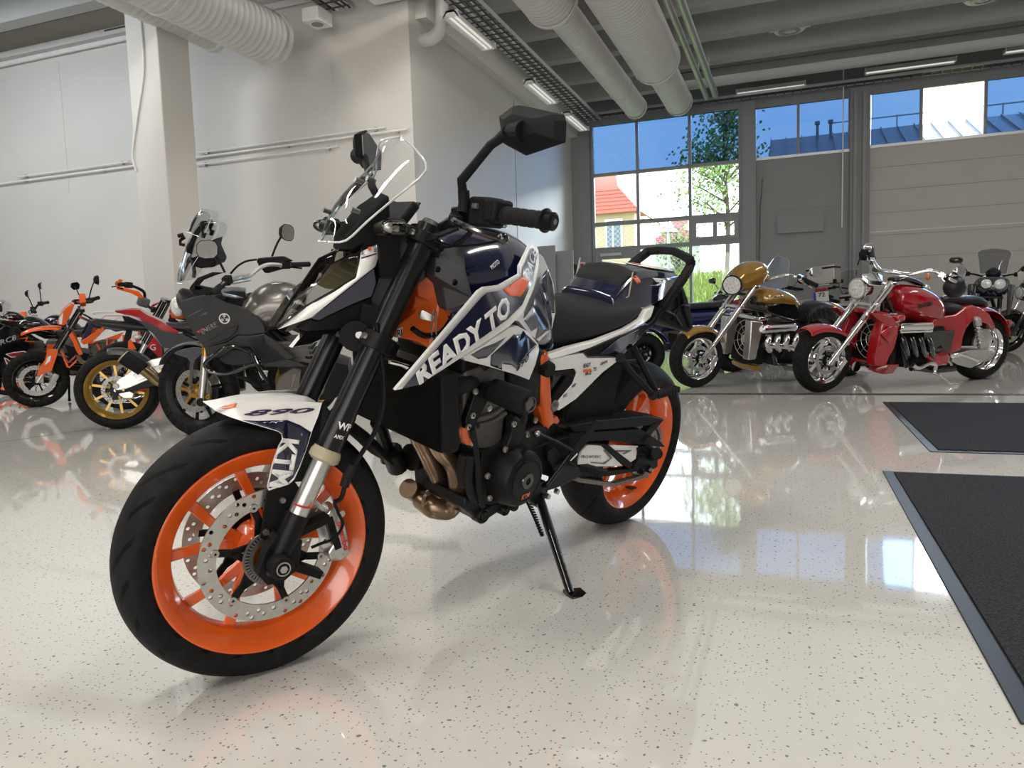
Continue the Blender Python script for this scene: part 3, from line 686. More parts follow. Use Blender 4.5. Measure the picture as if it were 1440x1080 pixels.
O_fork = mat('fork_black', (.005, .005, .0055), .28, spec=.3)
O_seat = mat('seat_vinyl', (.014, .014, .0145), .55, var=.12, bump=.5, bscale=700, spec=.18)
O_eng = mat('engine_black', (.009, .0087, .0087), .42, .2, var=.25, bump=.3, bscale=300, spec=.18)
O_engg = mat('engine_grey_cast', (.10, .095, .09), .5, .5, var=.15, bump=.35, bscale=400)
O_steel = mat('brushed_steel', (.50, .49, .47), .32, .9, var=.08, scale=60)
O_chr = mat('chrome', (.80, .80, .80), .08, 1., var=.01)
O_dsteel = mat('dark_steel', (.20, .19, .18), .35, .9)
O_head = mat('heat_tinted_steel', (.22, .145, .095), .3, .85, var=.35, scale=9)
O_bolt = mat('bolt_steel', (.42, .41, .39), .3, .9)
O_rub = mat('rubber', (.010, .010, .0105), .7, var=.2, bump=.3, bscale=500, spec=.2)
O_tan = mat('beige_seal', (.36, .31, .21), .4)
O_red = mat('red_lettering', (.55, .03, .02), .4)
O_lens = glassy('smoked_lens', (.45, .43, .35), 1.5)
O_clear = glassy('clear_screen', (.90, .92, .93), 1.42)
O_edge = mat('edge_highlight', (.55, .57, .58), .15, var=.1, spec=.9, coat=1.)  # bright edge highlight of clear sheets, put into a pale opaque colour
O_clens = glassy('clear_lens', (.75, .75, .73), 1.6, .1)
O_ink = mat('black_lettering', (.012, .012, .014), .5)

def tyre_mat(name, nrep, slant, wid, half):
    m = mat(name, (.0095, .0095, .0098), .65, var=.3, scale=40, bump=.15, bscale=500, spec=.13); nt = m.node_tree; L = nt.links.new; b = nt.nodes['Principled BSDF']
    uv = nt.nodes.new('ShaderNodeUVMap'); uv.uv_map = 'uv'; sp = nt.nodes.new('ShaderNodeSeparateXYZ'); L(uv.outputs[0], sp.inputs[0])
    def op(o, a, b_=None):
        n = nt.nodes.new('ShaderNodeMath'); n.operation = o
        for i, q in enumerate((a, b_)):
            if q is None: continue
            if isinstance(q, (int, float)): n.inputs[i].default_value = q
            else: L(q, n.inputs[i])
        return n.outputs[0]
    ay = op('ABSOLUTE', sp.outputs[1]); sg = op('SIGN', sp.outputs[1])
    u = op('ADD', op('MULTIPLY', sp.outputs[0], nrep), op('MULTIPLY', op('POWER', op('DIVIDE', ay, half), 1.4), slant))
    u = op('ADD', u, op('MULTIPLY', sg, .25))
    g = op('LESS_THAN', op('FRACT', u), wid)
    g = op('MULTIPLY', g, op('GREATER_THAN', ay, half*.16)); g = op('MULTIPLY', g, op('LESS_THAN', ay, half*.93))
    # every other groove is short
    u2 = op('FRACT', op('MULTIPLY', u, .5)); g = op('MULTIPLY', g, op('MAXIMUM', op('LESS_THAN', u2, .5), op('GREATER_THAN', ay, half*.5)))
    bp = nt.nodes.new('ShaderNodeBump'); bp.invert = True; bp.inputs['Strength'].default_value = 1; bp.inputs['Distance'].default_value = .007; L(g, bp.inputs['Height'])
    old = b.inputs['Normal'].links[0].from_socket; L(old, bp.inputs['Normal']); L(bp.outputs[0], b.inputs['Normal'])
    c0 = b.inputs['Base Color'].links[0].from_socket; mx = nt.nodes.new('ShaderNodeMixRGB'); L(g, mx.inputs[0]); L(c0, mx.inputs[1]); mx.inputs[2].default_value = (.0012, .0012, .0012, 1); L(mx.outputs[0], b.inputs['Base Color'])
    return m
O_tyf = tyre_mat('sport_tyre_tread', 20, -1.15, .2, .06)
O_tyr = tyre_mat('rear_tyre_tread', 16, -1.0, .10, .09)
O_tyc = tyre_mat('road_tyre_tread', 26, .9, .16, .065)

# ---------- steering transform (handlebar turned)
AX = Vector((WB, 0, .30)); RK = math.radians(24.3); SA = Vector((-math.sin(RK), 0, math.cos(RK))); SC = AX-.0326*Vector((math.cos(RK), 0, math.sin(RK)))
SM = Matrix.Translation(SC) @ Matrix.Rotation(STEER, 4, SA) @ Matrix.Translation(-SC)
def st(p): return SM @ Vector(p)

def tyre_prof(R, hw, rb):
    P = [(rb, hw*.72), (rb+.012, hw*.90), (R-hw*.62, hw*1.0), (R-hw*.42, hw*.93), (R-hw*.24, hw*.76), (R-hw*.10, hw*.5), (R-hw*.025, hw*.25), (R, 0)]
    # refine
    Q = [P[0]]
    for a, b in zip(P, P[1:]): Q += [((a[0]+b[0])/2, (a[1]+b[1])/2), b]
    return Q + [(r, -y) for r, y in reversed(Q[:-1])] + [(rb-.004, -hw*.5), (rb-.004, hw*.5)]
def disc_mesh(m, c, y, ro, ri, th, holes, n=72):
    """brake ring with drilled holes (list of (radius, angle)), flat plate"""
    bm = m.bm
    for yy in (y-th/2, y+th/2):
        es = []
        for (cx, cz, r, k) in [(0, 0, ro, n), (0, 0, ri, n)] + [(hr*math.cos(ha), hr*math.sin(ha), .0048, 8) for hr, ha in holes]:
            vs = [bm.verts.new((c[0]+cx+r*math.cos(2*PI*i/k), yy, c[2]+cz+r*math.sin(2*PI*i/k))) for i in range(k)]
            es += [bm.edges.new((vs[i], vs[(i+1) % k])) for i in range(k)]
        bmesh.ops.triangle_fill(bm, edges=es, use_beauty=True)
    for r in (ro, ri): m.lathe([(r, y-th/2), (r, y+th/2)], c, n=n, closed=False)

HERO = thing('motorcycle', 'orange-wheeled navy and white naked sports motorcycle on its side stand, nearest the camera', 'motorcycle', HO, B=HB)
cf = Vector((WB, 0, .30)); cr_ = Vector((0, 0, .315))

# ---------- front wheel
m = MB()
m.lathe([(.2305, .053), (.2345, .050), (.2345, .044), (.222, .040), (.212, .030), (.196, .018), (.196, -.018), (.212, -.030), (.222, -.040), (.2345, -.044), (.2345, -.050), (.2305, -.053),
         (.222, -.048), (.206, -.034), (.190, -.020), (.186, 0), (.190, .020), (.206, .034), (.222, .048)], cf, n=96)
m.lathe([(.046, .05), (.052, .03), (.052, -.03), (.046, -.05), (.02, -.05), (.02, .05)], cf, n=36)
for i in range(5):
    a0 = 2*PI*i/5+.35
    for s_ in (-1, 1):
        a1 = a0+s_*.10; a2 = a0+s_*.315
        p = [cf+Vector((r*math.cos(a), 0, r*math.sin(a))) for r, a in ((.045, a1), (.11, a0+s_*.19), (.192, a2))]
        m.bar(p[0], p[1], .026, .017, (0, 1, 0), .02, .011); m.bar(p[1], p[2], .02, .011, (0, 1, 0), .024, .012)
        m.tube([cf+Vector((.19*math.cos(a2-.05), 0, .19*math.sin(a2-.05))), p[2], cf+Vector((.19*math.cos(a2+.05), 0, .19*math.sin(a2+.05)))], .009, 8)
RF = m.done('front_wheel_rim', O_or, HERO, st, bevel=.002, label='orange front rim')
MB().lathe(tyre_prof(.30, .0615, .226), cf, n=120).done('tyre', O_tyf, RF, st, sharp=60)
tb = cf+Vector((.2225*math.cos(2.9), .01, .2225*math.sin(2.9)))
for s_ in (1, -1):
    y = .064*s_; m = MB()
    disc_mesh(m, cf, y, .150, .113, .0045, [(.1425-.0085*k, 2*PI*(i+.33*k)/24) for i in range(24) for k in range(3) if (i+k) % 3])
    D = m.done('brake_disc', O_steel, RF, st, sharp=30)
    m = MB()
    for i in range(6):
        a = 2*PI*i/6+.2
        c, d = cf+Vector((.05*math.cos(a-.22), y, .05*math.sin(a-.22))), cf+Vector((.085*math.cos(a+.02), y, .085*math.sin(a+.02)))
        e = cf+Vector((.118*math.cos(a+.0), y, .118*math.sin(a+.0))); g = cf+Vector((.05*math.cos(a+.35), y, .05*math.sin(a+.35)))
        m.bar(c, d, .007, .015); m.bar(d, e, .007, .015); m.bar(g, d, .007, .012)
    m.lathe([(.042, y-.004), (.056, y-.004), (.056, y+.004), (.042, y+.004)], cf, n=40)
    m.done('disc_carrier', O_blk, RF, st)
    bolts('disc_rivet', [cf+Vector((.118*math.cos(2*PI*i/6+.2), y, .118*math.sin(2*PI*i/6+.2))) for i in range(6)], [(.003, .006*s_), (.0085, .006*s_), (.0095, .003*s_), (.0095, -.003*s_), (.003, -.003*s_)], O_bolt, RF, st, n=14)
m = MB()
for i in range(48):
    a = 2*PI*i/48; u = Vector((math.cos(a), 0, math.sin(a)))
    m.bar(cf+u*.046+Vector((0, .078, 0)), cf+u*.061+Vector((0, .078, 0)), .0042, .003, (0, 1, 0))
m.lathe([(.040, .0765), (.049, .0765), (.049, .0795), (.040, .0795)], cf, n=48).lathe([(.058, .0765), (.0625, .0765), (.0625, .0795), (.058, .0795)], cf, n=48)
m.done('speed_sensor_ring', O_dsteel, RF, st)

# ---------- fork
def axp(s_, y, f_=0.): return Vector((WB, y, .30))+SA*s_+Vector((math.cos(RK), 0, math.sin(RK)))*f_
F = MB().cyl(axp(.335, .105), axp(.80, .105), .0275, n=28).cyl(axp(.255, .105), axp(.345, .105), .029, n=28)
FK = F.done('fork_tube', O_fork, HERO, st)
def fork_low(y, par):
    s_ = 1 if y > 0 else -1
    MB().cyl(axp(.05, y), axp(.25, y), .0215, n=24).done('fork_stanchion', O_steel, par, st)
    MB().lathe([(.0, 0)], (0, 0, 0), n=3) if 0 else None
    MB().tube([axp(.232, y), axp(.238, y), axp(.25, y), axp(.262, y)], [.026, .034, .034, .030], 28).done('dust_seal', O_tan, par, st)
    m = MB().tube([axp(.11, y), axp(.06, y), axp(.03, y), axp(-.03, y)], [.027, .027, .024, .02], 18)
    m.poly([axp(.06, y+.012*s_, .03), axp(.02, y+.012*s_, .038), axp(-.035, y+.012*s_, .03), axp(-.05, y+.012*s_, 0), axp(-.035, y+.012*s_, -.03), axp(.0, y+.012*s_, -.05), axp(.06, y+.012*s_, -.03)], (0, -.03*s_, 0))
    # caliper mount legs, to the rear
    m.bar(axp(.07, y-.01*s_, -.02), axp(.12, y-.012*s_, -.075), .018, .03, (0, 1, 0)); m.bar(axp(.0, y-.01*s_, -.035), axp(-.005, y-.012*s_, -.115), .018, .032, (0, 1, 0)); m.bar(axp(.12, y-.012*s_, -.075), axp(.06, y-.012*s_, -.13), .016, .02, (0, 1, 0))
    return m.done('fork_foot', O_blk, par, st, bevel=.003)
fork_low(.105, FK)
m = MB().lathe([(.0, .152), (.010, .152), (.012, .149), (.022, .149), (.026, .143), (.026, .112), (.0, .112)], cf, n=28, closed=False).done('axle_cap', O_mat, HERO, st)
MB().lathe([(0, .1535), (.0085, .1535), (.0085, .150), (0, .150)], cf, n=6, closed=False).lathe([(.013, .1515), (.0155, .1515), (.0155, .149), (.013, .149)], cf, n=28).done('axle_nut', O_bolt, m, st)
FR = MB().cyl(axp(.335, -.105), axp(.80, -.105), .0275, n=28).cyl(axp(.255, -.105), axp(.345, -.105), .029, n=28).done('fork_tube', O_fork, HERO, st)
fork_low(-.105, FR)
W1 = text('WP', 'fork_decal', axp(.312, .105)+Vector((.014, .030, .004)), Vector((-1, -.0, -.3)), SA, .016, O_decw, FK, xf=st, fit=.032, bold=.03)
W2 = text('APEX', 'fork_decal', axp(.292, .105)+Vector((.012, .030, .003)), Vector((-1, -.0, -.3)), SA, .008, O_decw, FK, xf=st, fit=.022, bold=.02)
for o_ in (W1, W2): drape(o_, FK, .0012, SM.to_3x3() @ Vector((0, -1, 0)))
# clamps
for s_, w_, nm in ((.515, .036, 'lower_clamp'), (.765, .028, 'upper_clamp')):
    m = MB()
    for y in (-.105, .105): m.tube([axp(s_-w_/2, y), axp(s_+w_/2, y)], .040, 24)
    c = axp(s_, 0, -.02); m.box(c, (.085, .19, w_), Matrix.Rotation(-RK, 3, 'Y'))
    CL = m.done(nm, O_blk, HERO, st, bevel=.003)
    for y in (.105, -.105): MB().tube([axp(s_, y, .036)+Vector((0, .012, 0)), axp(s_, y, .043)+Vector((0, .012, 0))], .0075, 12).done('clamp_bolt', O_bolt, CL, st)
for y in (.105, -.105): MB().tube([axp(.80, y), axp(.812, y)], [.024, .02], 20).done('fork_cap', O_dsteel, HERO, st)
MB().cyl(axp(.50, 0, -.033), axp(.79, 0, -.033), .027, n=20).done('steering_stem', O_blk, HERO, st)
m = MB()
m.poly([(1.2743,0.088,0.7725),(1.2342,0.088,0.7724),(1.2252,0.088,0.7368),(1.239,0.088,0.7289),(1.2763,0.088,0.7424)], (0, .03, 0)); m.done('clamp_cover', O_blk, HERO, st, bevel=.004)
MB().tube([(1.2326,0.1,0.7258), (1.1999,0.1,0.717), (1.1868,0.1,0.7117)], [.006, .005, .0065], 12).done('steering_lock_bolt', O_chr, HERO, st)

# ---------- front caliper (left and right)
for s_ in (1, -1):
    m = MB(); o = .100
    pts = [(1.3695,0.1,0.3857),(1.3584,0.1,0.3989),(1.3434,0.1,0.4001),(1.3249,0.1,0.3606),(1.3127,0.1,0.313),(1.3146,0.1,0.2775),(1.3298,0.1,0.2684),(1.3538,0.1,0.2747),(1.3629,0.1,0.2949),(1.3486,0.1,0.3142),(1.3583,0.1,0.3492)]
    m.poly([(p[0], p[1]*s_, p[2]) for p in pts], (0, -.05*s_, 0))
    CA = m.done('brake_caliper', O_steel, HERO, st, bevel=.005, label='silver brake caliper')
    if s_ > 0: text('brembo', 'caliper_lettering', (1.3442,0.1012,0.3624), Vector((1.3243,0.101,0.2916))-Vector((1.3441,0.101,0.3623)), Vector((1.3226,0.101,0.3354))-Vector((1.3362,0.101,0.3343)), .0145, O_red, CA, fit=.072, bold=.03, xf=st)
    for q in ((480, 722), (486, 775)):
        m = MB(); p = Vector((1.3348,0.101,0.3842)) if q[1] == 722 else Vector((1.3207,0.101,0.2893))
        m.cyl((p.x, s_*(p.y+.004), p.z), (p.x, s_*(p.y-.02), p.z), .0075, n=12).done('caliper_bolt', O_bolt, CA, st)
# brake hose and sensor lead
MB().tube([(1.2825,0.125,0.8129),(1.2671,0.125,0.743),(1.2565,0.125,0.6714),(1.2575,0.125,0.6233),(1.2724,0.125,0.5759),(1.2979,0.125,0.5344),(1.3217,0.125,0.4996),(1.3371,0.125,0.4674),(1.3472,0.125,0.4298),(1.3634,0.125,0.4223)], .0055, 8, sm=4).done('brake_hose', O_blk, HERO, st)
MB().tube([(1.3241,0.13,0.5012),(1.3366,0.13,0.4817),(1.3438,0.13,0.4568)], .0105, 10).done('hose_ferrule', O_rub, HERO, st)
MB().tube([(1.3603,0.118,0.4196),(1.3493,0.118,0.3919),(1.3381,0.118,0.3638),(1.3571,0.118,0.3355),(1.3865,0.118,0.329),(1.4089,0.118,0.3232)], .0035, 6, sm=4).done('sensor_lead', O_blk, HERO, st)
MB().tube([(1.4566,0.128,0.433),(1.4363,0.128,0.4223),(1.419,0.128,0.4183),(1.4114,0.128,0.4251)], .002, 6, sm=4).done('sensor_wire', O_red, HERO, st)

# ---------- front fender
ridge = [(1.5818,0,0.6136),(1.5617,0,0.6247),(1.5339,0,0.6324),(1.4781,0,0.6389),(1.4279,0,0.6388),(1.3822,0,0.6333)]
crease = [(1.5938,0.05,0.6234),(1.5672,0.05,0.6262),(1.5372,0.05,0.632),(1.4946,0.05,0.6357),(1.4458,0.05,0.6353),(1.4016,0.05,0.6322)]
low = [(1.5995,0.076,0.6278),(1.5717,0.076,0.6143),(1.5447,0.076,0.6036),(1.5023,0.076,0.5899),(1.4544,0.076,0.6018),(1.4032,0.076,0.614)]
m = MB()
for s_ in (1, -1):
    fl = lambda L_: [(p[0], s_*p[1], p[2]) for p in L_]
    m.grid([fl(ridge), fl(crease)])
FE = None
c2_ = crease + [(1.3765,0.072,0.6329)]
side = [(1.5857,0.02,0.6166), (1.5667,0.048,0.6258), (1.5372,0.05,0.632), (1.496,0.054,0.6365), (1.4502,0.062,0.638), (1.4095,0.07,0.6366), (1.3782,0.076,0.6338), (1.3885,0.08,0.6045), (1.4011,0.082,0.5743), (1.4134,0.084,0.5348), (1.4269,0.085,0.4984), (1.4391,0.086,0.4715), (1.4482,0.086,0.4631), (1.4941,0.087,0.4535), (1.4974,0.087,0.4632), (1.4872,0.085,0.5111), (1.4738,0.083,0.5479), (1.4658,0.081,0.5606), (1.4672,0.08,0.5713), (1.4746,0.079,0.5778), (1.5082,0.076,0.5904), (1.5398,0.06,0.5996), (1.5676,0.052,0.6103)]
for s_ in (1, -1): m.poly([(p[0], s_*p[1], p[2]) for p in side], (0, -.003*s_, 0))
m.grid([[(p[0], 0, p[2]) for p in ridge[3:]], [(p[0], .054, q[2]) for p, q in zip(ridge[3:], crease[3:])]])
FE = m.done('front_fender', O_white, HERO, None, sharp=50, label='white front fender with navy graphics', solid=0)
bl = MB().poly([(1.3757,0.07,0.6324), (1.3626,0.075,0.6192), (1.3707,0.082,0.5815), (1.3872,0.084,0.5195), (1.41,0.085,0.4645), (1.4385,0.085,0.4648), (1.4126,0.082,0.5342), (1.4003,0.08,0.5738)], (0, -.02, 0)).done('fender_stay', O_mat, HERO, st)
br = [(1.4951,0.081,0.4518),(1.4371,0.081,0.4666),(1.4206,0.081,0.4422),(1.4382,0.081,0.393),(1.4496,0.081,0.3494),(1.4582,0.081,0.3151),(1.4724,0.081,0.3241),(1.5081,0.081,0.348)]
MB().poly(br, (0, -.006, 0)).done('fender_bracket', O_mat, HERO, st, bevel=.002)
bolts('bracket_bolt', [(1.4625,0.081,0.4269), (1.4962,0.081,0.3603)], [(0, .006), (.006, .006), (.008, .002), (.008, 0), (0, 0)], O_dsteel, HERO, st)
# graphics on the left side
FG = decal([(1.5425,0.0735,0.6028), (1.503,0.0775,0.6017), (1.4529,0.0805,0.5996), (1.4256,0.083,0.5874), (1.4036,0.0845,0.5719), (1.4144,0.0865,0.5355), (1.4294,0.0875,0.4978), (1.4417,0.0885,0.4757), (1.4508,0.0885,0.4673), (1.4936,0.0895,0.4588), (1.4952,0.0895,0.4652), (1.4851,0.0875,0.5116), (1.4716,0.0855,0.5483), (1.4637,0.0835,0.5626), (1.4667,0.0825,0.5734), (1.4755,0.0815,0.58), (1.509,0.0785,0.5925)], 'navy_graphic', O_navy, FE, FE)
K_ = text('KTM', 'fender_lettering', (1.4735,0.0895,0.5649), Vector((1.4958,0.0915,0.4597))-Vector((1.4735,0.0895,0.5649)), Vector((1.4441,0.0895,0.5499))-Vector((1.4702,0.0895,0.5569)), .047, O_decw, FE, fit=(Vector((1.4958,0.0915,0.4597))-Vector((1.4735,0.0895,0.5649))).length*.97, bold=.035)
N_ = text('890', 'fender_number', (1.5387,0.0655,0.6113), Vector((1.3977,0.0825,0.6119))-Vector((1.5387,0.0655,0.6113)), Vector((1.4666,0.07,0.629))-Vector((1.4727,0.0757,0.6091)), .0125, O_purp, FE, fit=.145, bold=.03, shear=.4)
OG = decal([(1.577,0.014,0.6208), (1.561,0.018,0.626), (1.5428,0.02,0.6315), (1.5532,0.048,0.6287), (1.5661,0.046,0.6253), (1.5731,0.036,0.6192)], 'orange_graphic', O_orde, FE, FE, d=(-.1, -.25, -.96))
drape(K_, FE, .0022); drape(N_, FE, .0014)
for o_ in (FE, FG, K_, N_, OG):
    for v in o_.data.vertices: v.co = st(v.co)
# rear fender end behind the fork
m = MB(); rows = []
for k in range(9):
    a = math.radians(88-62*k/8); r = .322+.004*k
    rows.append([(WB-r*math.cos(a), y, .30+r*math.sin(a)+dz) for y, dz in ((-.062, -.03), (-.045, -.004), (0, .006), (.045, -.004), (.062, -.03))] if k < 8 else [(WB-r*math.cos(a), y, .30+r*math.sin(a)) for y in (-.03, -.02, 0, .02, .03)])
m.grid(rows).done('rear_fender_end', O_mat, HERO, st, solid=.004, sub=1)

# ---------- headlight mask (turns with the bars)
cl = [(1.4583,0,0.7908), (1.4118,0,0.8671), (1.3626,0,0.9403), (1.3021,0,0.9707), (1.241,0,1.0022)]
ed = [(1.4575,0.02,0.7901), (1.4126,0.0578,0.8402), (1.3114,0.0714,0.9055), (1.3033,0.0714,0.9471), (1.3007,0.068,0.9624)]
outr = [(1.4582,0.022,0.7873), (1.4065,0.068,0.8173), (1.2698,0.0802,0.9327), (1.2624,0.0802,0.9562), (1.2577,0.0782,0.9848)]
HL = MB()
HL.grid([[(p[0]-.012, p[1], p[2]-.008) for p in cl], [(p[0], max(.002, p[1]*.25)+.004, p[2]) for p in [lerp(a, b, .05) for a, b in zip(cl, ed)]]])
m2 = MB()
lens = [lerp(a, b, .05)+Vector((0, .003, 0)) for a, b in zip(cl, ed)]
lens_e = [Vector(p)-Vector((0, .006, 0)) for p in ed]
HLo = []
m = MB()
for s_ in (1, -1):
    f2 = lambda L_, dx=0: [(p[0]+dx, s_*p[1], p[2]) for p in L_]
    m.grid([f2([Vector(p)+Vector((.002, 0, .001)) for p in cl]), f2(lens)])
    m.grid([f2([Vector(p)+Vector((.0, .004, 0)) for p in ed]), f2([Vector(p)+Vector((-.01, .006, 0)) for p in ed])])
m.half([[(p[0]-.055, 0, p[2]-.03), (q[0]-.06, q[1]*.8, q[2]-.005), (q[0]-.11-.02*i, q[1]*.85, q[2]-.01), (p[0]-.13-.01*i, 0, p[2]-.02)] for i, (p, q) in enumerate(zip(cl, outr))])
HD = m.done('headlight', O_gls, HERO, st, solid=0)
m = MB()
for s_ in (1, -1):
    f2 = lambda L_: [(p[0], s_*p[1], p[2]) for p in L_]
    m.grid([f2(lens), f2([lerp(a, b, .5)+Vector((.008, .012, .004)) for a, b in zip(lens, lens_e)]), f2(lens_e)])
m.done('headlight_lens', O_lens, HD, st)
m = MB()
m.grid([[Vector(p)+Vector((-.02, 0, -.01)) for p in lens], [Vector(p)+Vector((-.03, -.01, -.01)) for p in lens_e]]).sym()
m.done('reflector', mat('reflector_bronze', (.075, .066, .043), .3, .3), HD, st)
m = MB(); m.grid([[Vector(p)+Vector((.0, .004, 0)) for p in ed], [Vector(p)+Vector((0, 0, 0)) for p in outr]])
m.done('white_trim', O_white, HD, st, solid=.003)
for k in range(2):
    m = MB(); L_ = [Vector(p)+Vector((.003, .003, 0)) for p in (cl if k == 0 else ed)]
    if k: m.tube(L_, .003, 6, sm=3).mirror()
    else: m.tube(L_, .0028, 6)
    m.done('lens_rim', O_gls, HD, st)
m = MB().poly([(1.4068,0.0687,0.8173), (1.2701,0.0809,0.9327), (1.2628,0.0796,0.902), (1.2731,0.0762,0.8655), (1.3211,0.0728,0.8453), (1.3921,0.068,0.8099)], (0, -.02, 0)).mirror().done('mask_side_panel', O_navy, HD, st, bevel=.003)
m = MB().poly([(1.4074,0.0666,0.8141), (1.3916,0.0666,0.8097), (1.3195,0.0694,0.845), (1.2717,0.0734,0.8653), (1.265,0.0714,0.818), (1.295,0.068,0.7984), (1.3744,0.0612,0.7909), (1.4085,0.0476,0.786)], (0, -.05, 0)).mirror().done('mask_lower_cover', O_mat, HD, st, bevel=.004)
text('READY', 'mask_lettering', (1.2984,0.0813,0.957), Vector((1.3,0.0813,0.975))-Vector((1.2984,0.0813,0.957)), Vector((1.3086,0.0813,0.9624))-Vector((1.2938,0.0813,0.9664)), .006, O_ink, HD, fit=.014, bold=.02, xf=st)
text('RACE', 'mask_lettering', (1.2688,0.0819,0.965), Vector((1.2705,0.0819,0.9817))-Vector((1.2688,0.0819,0.965)), Vector((1.2809,0.0819,0.9703))-Vector((1.2659,0.0819,0.9744)), .006, O_ink, HD, fit=.014, bold=.02, xf=st)
MB().poly([(1.2884,0.0815,0.9736),(1.2809,0.0815,0.9756),(1.2805,0.0815,0.9673),(1.288,0.0815,0.9653)], (0, .0006, 0)).done('mask_orange_patch', O_orde, HD, st)
MB().poly([(1.3032,0.0815,0.9506),(1.2634,0.0815,0.9638),(1.2633,0.0815,0.9608),(1.303,0.0815,0.9476)], (0, .0006, 0)).done('mask_gap_line', O_ink, HD, st)
# brackets between headlight and fork
m = MB()
m.bar((1.2679,0.09,0.9684), (1.2225,0.095,0.9747), .012, .12, (0, 0, 1)); m.bar((1.2987,0.075,0.807), (1.2543,0.09,0.8013), .012, .09, (0, 0, 1)); m.bar((1.2527,0.06,0.8932), (1.2182,0.08,0.8802), .012, .30, (0, 0, 1))
m.mirror().done('headlight_bracket', O_blk, HERO, st)
m = MB().cyl((1.2889,0.03,0.7859), (1.3152,0.095,0.7813), .034, n=18).done('horn', O_blk, HERO, st)
MB().cyl((1.3075,0.096,0.7846), (1.3089,0.099,0.7849), .008, n=12).done('horn_bolt', O_bolt, HERO, st)

# ---------- windscreen
rows = [[(1.1827,0,1.2248), (1.1912,0.05,1.218), (1.1912,0.095,1.1891)], [(1.2282,0,1.1732), (1.2093,0.07,1.1626), (1.1808,0.125,1.1456)], [(1.2859,0,1.1103), (1.2691,0.072,1.104), (1.251,0.125,1.081)], [(1.3306,0,1.0565), (1.3182,0.062,1.0467), (1.3006,0.1,1.0276)], [(1.3459,0,0.9785), (1.3438,0.03,0.9779), (1.332,0.066,0.9843)]]
R_ = []
for r in rows:
    a, b, c = [Vector(q) for q in r]; mid = lerp(a, c, .5); b = Vector((max(b.x, mid.x)+.012, b.y, b.z))
    R_.append([Vector((c.x, -c.y, c.z)), Vector((b.x, -b.y, b.z)), a, b, c])
m = MB().grid(R_); WS = m.done('windscreen', O_clear, HERO, st, sub=2, label='clear windscreen')
ring = [r[4] for r in R_] + [R_[4][3], R_[4][2], R_[4][1]] + [r[0] for r in reversed(R_)] + [R_[0][1], R_[0][2], R_[0][3]]
MB().tube(ring, .0026, 6, sm=3, closed=True).done('screen_edge', O_edge, WS, st)
for p in ((1.2577,0.03,1.1188), (1.3127,0.075,1.0472)):
    p = Vector(p)
    for s_ in (1, -1): MB().tube([Vector((p.x+.016, s_*p.y, p.z+.003)), Vector((p.x-.004, s_*p.y, p.z-.002))], [.0065, .0055], 14).done('screen_bolt', O_dsteel, WS, st)
m = MB().half([[(1.32, .0, 1.0), (1.32, .03, .995), (1.32, .035, .965), (1.32, 0, .96)], [(1.275, 0, 1.065), (1.27, .05, 1.05), (1.265, .055, .965), (1.265, 0, .96)], [(1.225, 0, 1.10), (1.225, .045, 1.09), (1.215, .05, .98), (1.215, 0, .97)]]).done('screen_bracket', O_mat, HERO, st, bevel=.004)
m = MB().box((1.188, 0, 1.045), (.022, .13, .085), Matrix.Rotation(math.radians(-38), 3, 'Y')).done('instrument_display', O_mat, HERO, st, bevel=.006)
MB().box((1.1755, 0, 1.053), (.004, .12, .072), Matrix.Rotation(math.radians(-38), 3, 'Y')).done('screen', O_gls, m, st)
# indicators
for s_ in (1, -1):
    a, b = Vector((1.2808,0.115,1.0132)), Vector((1.2832,0.165,1.0165)); a.y *= s_; b.y *= s_
    I_ = MB().tube([a, b], [.014, .018], 14).tube([b, b+Vector((-.03, .004*s_, .0))], [.022, .02], 14).done('indicator', O_blk, HERO, st)
    MB().ball(Vector((1.2762,0.18,1.0159))*1+Vector((0, (s_-1)*.18, 0)), (.034, .016, .017), 16, 10).done('indicator_lens', O_clens, I_, st)
    MB().ball(Vector((1.2741,0.176,1.016))*1+Vector((0, (s_-1)*.176, 0)), (.028, .012, .013), 12, 8).done('indicator_bulb', O_steel, I_, st)

